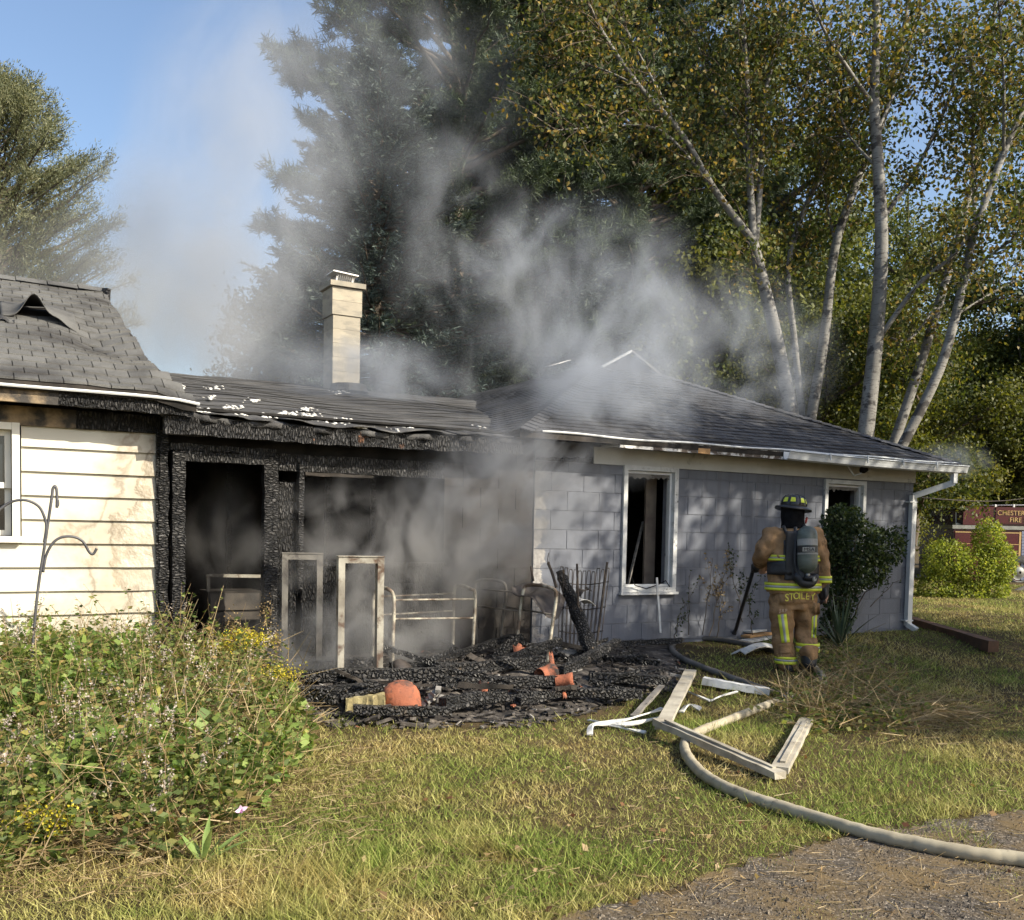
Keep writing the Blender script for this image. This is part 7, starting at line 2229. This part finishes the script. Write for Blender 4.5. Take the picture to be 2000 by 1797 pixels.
def stem_plant(name, base, H, lean, label, cat, leaf_n, leaf, lw, mat, head=None, group=None, droop=0.3):
    base = Vector(base); root = thing(name, base, label, cat, group)
    tip = base + Vector((lean[0] * H, lean[1] * H, H))
    pts = curve_pts(base, tip, -0.03, 8, 0.01)
    MB().tube(pts, [0.006 - 0.0004 * i for i in range(9)], 5).build('stem', M_STEMG, root)
    A = np.array([p[:] for p in pts]); t = rng.uniform(0.1, 0.95, leaf_n) * 8; i0 = np.minimum(t.astype(int), 7); fr = (t - i0)[:, None]
    P = A[i0] * (1 - fr) + A[i0 + 1] * fr
    d = rand_dirs(leaf_n); d[:, 2] = np.abs(d[:, 2]) * 0.8
    quads_mesh('leaves', leaf_quads(P, d, leaf * rng.uniform(0.6, 1.2, leaf_n), lw, droop), mat, root)
    if head is not None:
        n, spread, m2 = head
        P = np.array(tip[:]) + rng.normal(size=(n, 3)) * np.array(spread) + np.array([0, 0, -spread[2] * 0.6])
        quads_mesh('flower_head', leaf_quads(P, rand_dirs(n), 0.016, 0.012), m2, root, kind='stuff')
    return root

# goldenrod by the doorway
gr = 'goldenrod by the porch door'
for (px, py, gy, lab) in ((470, 1238, 1345, 'tallest yellow goldenrod before the burnt doorway'), (505, 1245, 1350, 'yellow goldenrod leaning towards the charred wall'), (440, 1258, 1350, 'yellow goldenrod left of the tallest one'), (545, 1310, 1395, 'small goldenrod at the right edge of the weeds'), (90, 1585, 1680, 'low goldenrod in the near left weeds')):
    b0 = onG(px + rnd.uniform(-12, 12), gy); d_ = proj(b0)[2]; tp = atD(px, py, d_)
    H = tp.z - b0.z
    stem_plant('goldenrod', b0, H, ((tp.x - b0.x) / H, (tp.y - b0.y) / H), lab, 'plant', 70, 0.08, 0.014, M_WEED, (420, (0.075, 0.075, 0.035), M_GOLD), gr)
# browned stalks next to them
for (px, py, gy, lab) in ((520, 1185, 1340, 'tall dried stalk rising highest by the door jamb'), (455, 1215, 1345, 'dried stalk left of the doorway goldenrod'), (540, 1240, 1350, 'dried stalk nearest the smoke-greyed frame')):
    b0 = onG(px, gy); d_ = proj(b0)[2]; tp = atD(px, py, d_); H = tp.z - b0.z
    stem_plant('dried_stalk', b0, H, ((tp.x - b0.x) / H, (tp.y - b0.y) / H), lab, 'plant', 60, 0.05, 0.014, M_STRAW, (120, (0.03, 0.03, 0.05), M_STRAW), 'dried stalks by the porch door', 0.8)
# vines climbing in front of the siding
for (px, py, gy, n, lab) in ((25, 1200, 1320, 46, 'dead vine drooping at the left edge of the white siding'), (60, 1225, 1320, 26, 'small vine twining at the foot of the garden hook'), (165, 1215, 1320, 34, 'leafy vine against the siding right of the hook'), (120, 1235, 1320, 26, 'short vine between the hook and the leafy vine'), (275, 1212, 1325, 34, 'vine stem with hanging leaves nearest the charred corner'), (225, 1240, 1325, 24, 'low vine in the middle of the siding')):
    b0 = onG(px, gy); d_ = proj(b0)[2]; tp = atD(px, py, d_); H = tp.z - b0.z
    stem_plant('climbing_vine', b0, H, ((tp.x - b0.x) / H, (tp.y - b0.y) / H), lab, 'vine', n, 0.055, 0.034, M_WEED if px > 50 else M_STRAW, None, 'vines along the siding', 1.0)

def blade_plant(name, base, n, L, W, label, cat, mat, spread=1.0, group=None, el=(0.5, 1.3)):
    base = Vector(base); root = thing(name, base, label, cat, group)
    for i in range(n):
        az = i * 2.4 + rnd.uniform(-0.4, 0.4); e = rnd.uniform(*el); l = L * rnd.uniform(0.6, 1.1)
        d = Vector((math.cos(az) * math.cos(e) * spread, math.sin(az) * math.cos(e) * spread, math.sin(e)))
        s = d.cross(Vector((0, 0, 1))).normalized()
        m = MB(); rows = []
        for k in range(7):
            t = k / 6; w = W * (0.35 + 1.1 * t) if t < 0.5 else W * 1.8 * (1 - t) + 0.001
            c = base + d * l * t - Vector((0, 0, 0.35 * l * t * t * (1.3 - math.sin(e))))
            rows.append([c - s * w / 2, c - Vector((0, 0, w * 0.18)), c + s * w / 2])
        vs = [p for r_ in rows for p in r_]
        m.add(vs, [(3*k+j, 3*k+j+1, 3*k+j+4, 3*k+j+3) for k in range(6) for j in range(2)])
        m.build('leaf_blade', mat, root, smooth_=True)
    return root
lily = plain('lily_green', (0.12, 0.19, 0.05), (0.20, 0.25, 0.07), 9, 0.5, 0.1)
yel = plain('lily_yellowing', (0.36, 0.33, 0.08), (0.26, 0.28, 0.08), 7, 0.5, 0.1)
for (px, py, h, mt, lab) in ((400, 1600, 0.34, lily, 'broad-leaved green plant low in the near weeds'), (345, 1655, 0.28, yel, 'yellowing broad-leaved plant in the straw'), (395, 1690, 0.30, lily, 'drooping broad-leaved plant at the lawn edge'), (500, 1500, 0.42, lily, 'upright broad-leaved plant right in the weeds'), (450, 1530, 0.46, lily, 'upright broad-leaved plant left of its neighbour'), (150, 1640, 0.3, lily, 'broad-leaved plant at the near left corner'), (60, 1600, 0.36, lily, 'tallest broad-leaved plant at the left edge')):
    blade_plant('lily_plant', onG(px, py), 9, h, 0.035, lab, 'plant', mt, group='broad-leaved plants in the weeds', el=(0.25, 1.05))
yucca = plain('yucca_blade', (0.050, 0.075, 0.040), (0.085, 0.11, 0.055), 7, 0.5, 0.1)
blade_plant('yucca_plant', onG(1640, 1268), 34, 0.78, 0.030, 'spiky yucca clump behind the right boot of the firefighter', 'plant', yucca, el=(0.35, 1.45))
blade_plant('yucca_plant', onG(1512, 1262), 9, 0.35, 0.022, 'small spiky yucca behind the left boot of the firefighter', 'plant', yucca, el=(0.5, 1.4))
# pink flower in the weeds
c = onG(470, 1640) + Vector((0, 0, 0.14)); 
fl = thing('pink_flower', c, 'single pink flower low in the near weeds', 'flower')
MB().tube([c - Vector((0, 0, 0.14)), c], 0.003, 5).build('stem', M_STEMG, fl)
for i in range(4):
    a = i * 1.6; d = Vector((math.cos(a), math.sin(a) * 0.4 - 0.4, 0.6 * math.sin(a + 0.4) + 0.3)); s = d.cross(FWD).normalized()
    MB().slab(3, 3, lambda u, v: c + d * 0.030 * v + s * 0.02 * (u - 0.5) * math.sin(math.pi * min(1, v * 0.8 + 0.2)), 0.001).build('petal', M_PINK, fl)

# bare dead stems and sprigs along the grey wall
def sprig(px0, py0, px1, py1, n, label, mat, leaf=0.035, Y=-0.35, br=4):
    b0 = onY(px0, py0, Y); tp = onY(px1, py1, Y - 0.05)
    b0.z = max(b0.z, gz(b0.x, Y))
    root = thing('wall_sprig', b0, label, 'plant', 'dead sprigs along the grey wall')
    m = MB(); P = curve_pts(b0, tp, -0.02, 8, 0.02); m.tube(P, [0.006 - 0.0005 * i for i in range(9)], 5)
    tips = [P]
    for j in range(br):
        o = P[3 + j % 5]; e = o + Vector((rnd.uniform(-0.16, 0.16), rnd.uniform(-0.1, 0.1), rnd.uniform(0.08, 0.28)))
        c_ = curve_pts(o, e, -0.05, 8, 0.01); m.tube(c_, 0.0025, 4); tips.append(c_)
    m.build('stem', M_BARK, root)
    Q = []
    for c_ in tips:
        A = np.array([p[:] for p in c_]); k = max(3, n // len(tips)); i = rng.integers(3, 9, k)
        Q.append(leaf_quads(A[i] + rng.normal(size=(k, 3)) * 0.015, rand_dirs(k), leaf, leaf * 0.55, 0.6))
    quads_mesh('leaves', np.concatenate(Q), mat, root)
sprig(1372, 1240, 1392, 1090, 60, 'tallest dead sprig against the grey wall', M_STRAW)
sprig(1385, 1242, 1425, 1075, 90, 'brown sprig bending right against the grey wall', M_STRAW, br=6)
sprig(1400, 1245, 1412, 1135, 110, 'feathery brown sprig low on the grey wall', M_STRAW, br=7)
sprig(1450, 1215, 1425, 1090, 120, 'green vine sprig arching before the dark pole', M_SHRUB, br=6)
sprig(1470, 1240, 1462, 1165, 90, 'small green sprig between pole and firefighter', M_SHRUB, br=5)
sprig(1345, 1240, 1350, 1115, 26, 'thin dead sprig right of the tall window', M_SHRUB, br=2)
sprig(1320, 1248, 1322, 1224, 50, 'tiny green sprig at the wall foot', M_SHRUB, br=4)
sprig(1700, 1185, 1770, 1118, 40, 'dangling vine tendril right of the dark shrub', M_SHRUB, 0.03, -0.3, 2)

# flattened weeds on the right of the lawn
def build_right_weeds():
    Q = []; MI = []
    def put(q, mi): Q.append(q); MI.append(np.full(len(q), mi))
    blobs = [(1650, 1380, 100, 48, 1500), (1590, 1405, 60, 30, 700), (1740, 1400, 70, 36, 800), (1690, 1330, 70, 40, 700), (1560, 1370, 50, 25, 500), (1640, 1300, 45, 30, 400)]
    for (cx_, cy_, rx, ry, n) in blobs:
        px = cx_ + rng.normal(size=n) * rx * 0.5; py = cy_ + rng.normal(size=n) * ry * 0.5
        pts = np.array([onG(a, b)[:] for a, b in zip(px, py)])
        k = rng.random(n) < 0.62
        P = pts + np.stack([np.zeros(n), np.zeros(n), rng.random(n) ** 1.3 * 0.14], -1)
        d = rand_dirs(n); d[:, 2] = d[:, 2] * 0.4
        sz = rng.uniform(0.03, 0.07, k.sum())
        put(leaf_quads(P[k], d[k], sz, sz * 0.6, 0.1), 0)
        k2 = ~k; d2 = d[k2]; d2[:, 2] = np.abs(d2[:, 2])
        put(blade_quads(P[k2] * 1.0, d2, rng.uniform(0.1, 0.42, k2.sum()), 0.006), 1)
    n = 900
    px = rng.normal(1830, 60, n); py = rng.normal(1395, 22, n)
    pts = np.array([onG(a, b)[:] for a, b in zip(px, py)]); pts[:, 2] += 0.02 * rng.random(n) + 0.01
    d = rand_dirs(n); d[:, 2] = np.abs(d[:, 2]) * 0.12
    put(blade_quads(pts, d, rng.uniform(0.1, 0.35, n), 0.006), 1)
    quads_mesh('trampled_weeds', np.concatenate(Q), [M_WEED, M_STRAW], None, mi=np.concatenate(MI), kind='stuff', label='trampled green and brown weeds on the shaded lawn right of the hose')
    # fallen leaves all over
    n = 170
    px = rng.uniform(620, 2000, n); py = rng.uniform(1260, 1797, n)
    pts = np.array([onG(a, b)[:] for a, b in zip(px, py)])
    ok = pts[:, 1] < -0.3
    pts = pts[ok]; n = len(pts); pts[:, 2] += 0.03
    d = rand_dirs(n); d[:, 2] *= 0.25
    sz = rng.uniform(0.02, 0.05, n)
    quads_mesh('leaf_litter', leaf_quads(pts, d, sz, sz * 0.7), leaf_mat('fallen_leaf', [(0.0, (0.12, 0.05, 0.025)), (0.5, (0.22, 0.12, 0.05)), (1.0, (0.42, 0.32, 0.16))], 0.25), None, kind='stuff', label='scattered brown fallen leaves on grass and gravel')
build_right_weeds()

def build_gravel():
    n = 5200
    px = rng.uniform(880, 2010, n); py = rng.uniform(1590, 1800, n)
    pts = np.array([onG(a, b)[:] for a, b in zip(px, py)])
    pts = pts[in_poly(pts[:, 0], pts[:, 1], DRIVE_XY)]
    n = len(pts)
    s = rng.uniform(0.002, 0.0065, n) * np.where(rng.random(n) < 0.06, 2.0, 1.0)
    base = np.array([(1, 0, -0.4), (-0.5, 0.87, -0.4), (-0.5, -0.87, -0.4), (0, 0, 0.9)])
    tri = [(0, 1, 3), (1, 2, 3), (2, 0, 3)]
    a = rng.uniform(0, 6.28, n); c, si = np.cos(a), np.sin(a)
    st = rng.uniform(0.7, 1.5, (n, 3))
    V = base[None] * st[:, None] * s[:, None, None]
    V = np.stack([V[..., 0] * c[:, None] - V[..., 1] * si[:, None], V[..., 0] * si[:, None] + V[..., 1] * c[:, None], V[..., 2]], -1) + (pts + [0, 0, 0.007])[:, None]
    T_ = np.concatenate([V[:, list(t)] for t in tri])
    t = NT('gravel_stone')
    col = t.ramp(t.noise(t.pos(), 60, 2), [(0.3, (0.055, 0.044, 0.033)), (0.55, (0.13, 0.108, 0.082)), (0.78, (0.36, 0.31, 0.24))])
    quads_mesh('gravel', T_, t.done(t.bsdf(col, 0.9)), None, nper=3, kind='stuff', label='loose gravel stones on the drive')
    # dead straw flecks over lawn and drive
    n = 2600
    px = rng.uniform(560, 2000, n); py = rng.uniform(1420, 1800, n)
    P = np.array([onG(a, b)[:] for a, b in zip(px, py)]); P[:, 2] += 0.012 + 0.02 * rng.random(n)
    d = rand_dirs(n); d[:, 2] *= 0.15
    quads_mesh('straw', blade_quads(P, d, rng.uniform(0.03, 0.12, n), 0.0035), M_STRAW, None, kind='stuff', label='flecks of dead straw on lawn and gravel')
build_gravel()

# ------------------------------------------------------------------ smoke
def smoke_mat(name, dens, scale, lo, hi, color=(0.72, 0.73, 0.75), stretch=(1, 1, 0.7), edge=0.35, aniso=0.25, seed=0.0, dist=0.6, absorb=0.0, detail=3.5):
    t = NT(name)
    tc = t.n('TexCoord')
    g = t.n('VectorMath', operation='LENGTH'); t.l(tc.outputs['Object'], g.inputs[0])
    fall = t.n('MapRange', interpolation_type='SMOOTHSTEP'); fall.inputs['From Min'].default_value = 1.0; fall.inputs['From Max'].default_value = edge
    t.l(g.outputs['Value'], fall.inputs['Value'])
    p = t.pos(stretch)
    ad = t.n('VectorMath', operation='ADD'); ad.inputs[1].default_value = (seed, seed * 0.7, -seed * 0.4); t.l(p, ad.inputs[0])
    nz = t.noise(ad.outputs[0], scale, detail, 0.55, dist)
    mr = t.n('MapRange', interpolation_type='SMOOTHSTEP'); mr.inputs['From Min'].default_value = lo; mr.inputs['From Max'].default_value = hi
    t.l(nz, mr.inputs['Value'])
    d = t.math('MULTIPLY', t.math('MULTIPLY', mr.outputs[0], fall.outputs[0]), dens)
    v = t.n('VolumePrincipled')
    v.inputs['Color'].default_value = (*color, 1); v.inputs['Anisotropy'].default_value = aniso
    v.inputs['Density Attribute'].default_value = ''
    t.l(d, v.inputs['Density'])
    t.l(v.outputs[0], t.out.inputs['Volume'])
    t.m.cycles.volume_sampling = 'EQUIANGULAR' if hasattr(t.m, 'cycles') and False else 'MULTIPLE_IMPORTANCE'
    t.m.cycles.volume_step_rate = 1.0
    return t.m

def puff(loc, rad, mat, label, rot=(0, 0, 0)):
    bm = bmesh.new(); bmesh.ops.create_icosphere(bm, subdivisions=3, radius=1.04)
    me = bpy.data.meshes.new('smoke'); bm.to_mesh(me); bm.free()
    me.materials.append(mat)
    o = bpy.data.objects.new('smoke', me); COL.objects.link(o)
    o.location = loc; o.scale = rad; o.rotation_euler = rot
    tag(o, label, None, None, 'stuff')
    return o
CW = (0.68, 0.715, 0.77); CB = (0.62, 0.61, 0.60)
KW = dict(detail=6, dist=1.1)
# plume leaving the eave and rising over the grey roof
puff(atD(1205, 770, 10.6), (1.15, 0.9, 1.15), smoke_mat('smoke_plume', 2.5, 1.7, 0.43, 0.66, CW, seed=3.1, **KW), 'grey smoke plume rolling up over the grey roof')
puff(atD(1160, 590, 12.0), (2.3, 1.1, 1.5), smoke_mat('smoke_plume_top', 1.1, 1.3, 0.42, 0.68, CW, seed=8.4, **KW), 'paler top of the smoke plume in front of the trees')
puff(atD(1440, 690, 12.5), (1.9, 1.0, 1.25), smoke_mat('smoke_drift_right', 1.0, 1.4, 0.42, 0.68, CW, seed=1.7, **KW), 'smoke drifting right before the birch trunks')
puff(onY(1000, 960, -0.85), (1.35, 0.55, 1.0), smoke_mat('smoke_eave', 3.8, 1.9, 0.44, 0.66, (0.52, 0.53, 0.55), seed=5.2, **KW), 'dense smoke pouring from under the porch eave', (0, R(-25), 0))
# smoke filling the porch opening and hanging over the debris
puff(onY(800, 1100, -0.55), (1.85, 0.65, 0.95), smoke_mat('smoke_porch', 2.9, 2.2, 0.47, 0.66, (0.68, 0.67, 0.66), seed=2.3, **KW), 'brownish smoke curling in the porch opening')
puff(onY(690, 1250, -0.9), (1.15, 0.6, 0.42), smoke_mat('smoke_ground', 3.6, 2.8, 0.43, 0.68, (0.62, 0.62, 0.62), seed=6.6, **KW), 'pale smoke hanging low over the wet debris')
puff(onY(430, 1050, 0.55), (0.45, 0.5, 0.85), smoke_mat('smoke_door', 2.0, 2.2, 0.38, 0.70, CB, seed=4.4), 'thin smoke inside the doorway')
# haze veil in front of spruce and sky
puff(atD(470, 440, 14.5), (2.2, 1.6, 4.4), smoke_mat('smoke_veil', 0.75, 0.75, 0.36, 0.66, (0.80, 0.82, 0.85), seed=9.2, **KW), 'tall thin smoke veil in front of the spruce', (0, R(8), 0))
puff(atD(340, 560, 16.0), (2.2, 1.2, 2.6), smoke_mat('smoke_pale', 1.1, 0.6, 0.25, 0.65, (0.88, 0.89, 0.90), seed=30.0), 'pale smoke hanging before the sky left of the spruce')
puff(atD(940, 560, 15.0), (1.8, 1.2, 2.8), smoke_mat('smoke_wisp', 0.75, 1.1, 0.46, 0.68, (0.68, 0.70, 0.73), seed=12.5, **KW), 'smoke wisp rising before the dark conifers', (0, R(-10), 0))
puff(atD(780, 180, 17), (3.2, 1.6, 2.6), smoke_mat('smoke_high', 0.40, 0.75, 0.44, 0.68, (0.66, 0.68, 0.70), seed=15.0, **KW), 'high smoke drifting across the pine crown')
puff(atD(150, 640, 12.5), (2.6, 1.2, 1.7), smoke_mat('smoke_left', 0.6, 0.7, 0.30, 0.70, (0.80, 0.78, 0.72), seed=18.0), 'thin smoke over the white house roof')
puff(onY(1860, 900, -0.3), (0.75, 0.5, 0.3), smoke_mat('smoke_corner', 1.8, 1.8, 0.42, 0.72, CW, seed=21.0), 'smoke trailing off the gutter corner')
puff(atD(730, 740, 13.2), (1.7, 0.9, 0.7), smoke_mat('smoke_ridge', 2.0, 1.5, 0.38, 0.70, CW, seed=24.0, **KW), 'smoke creeping over the porch roof below the chimney')
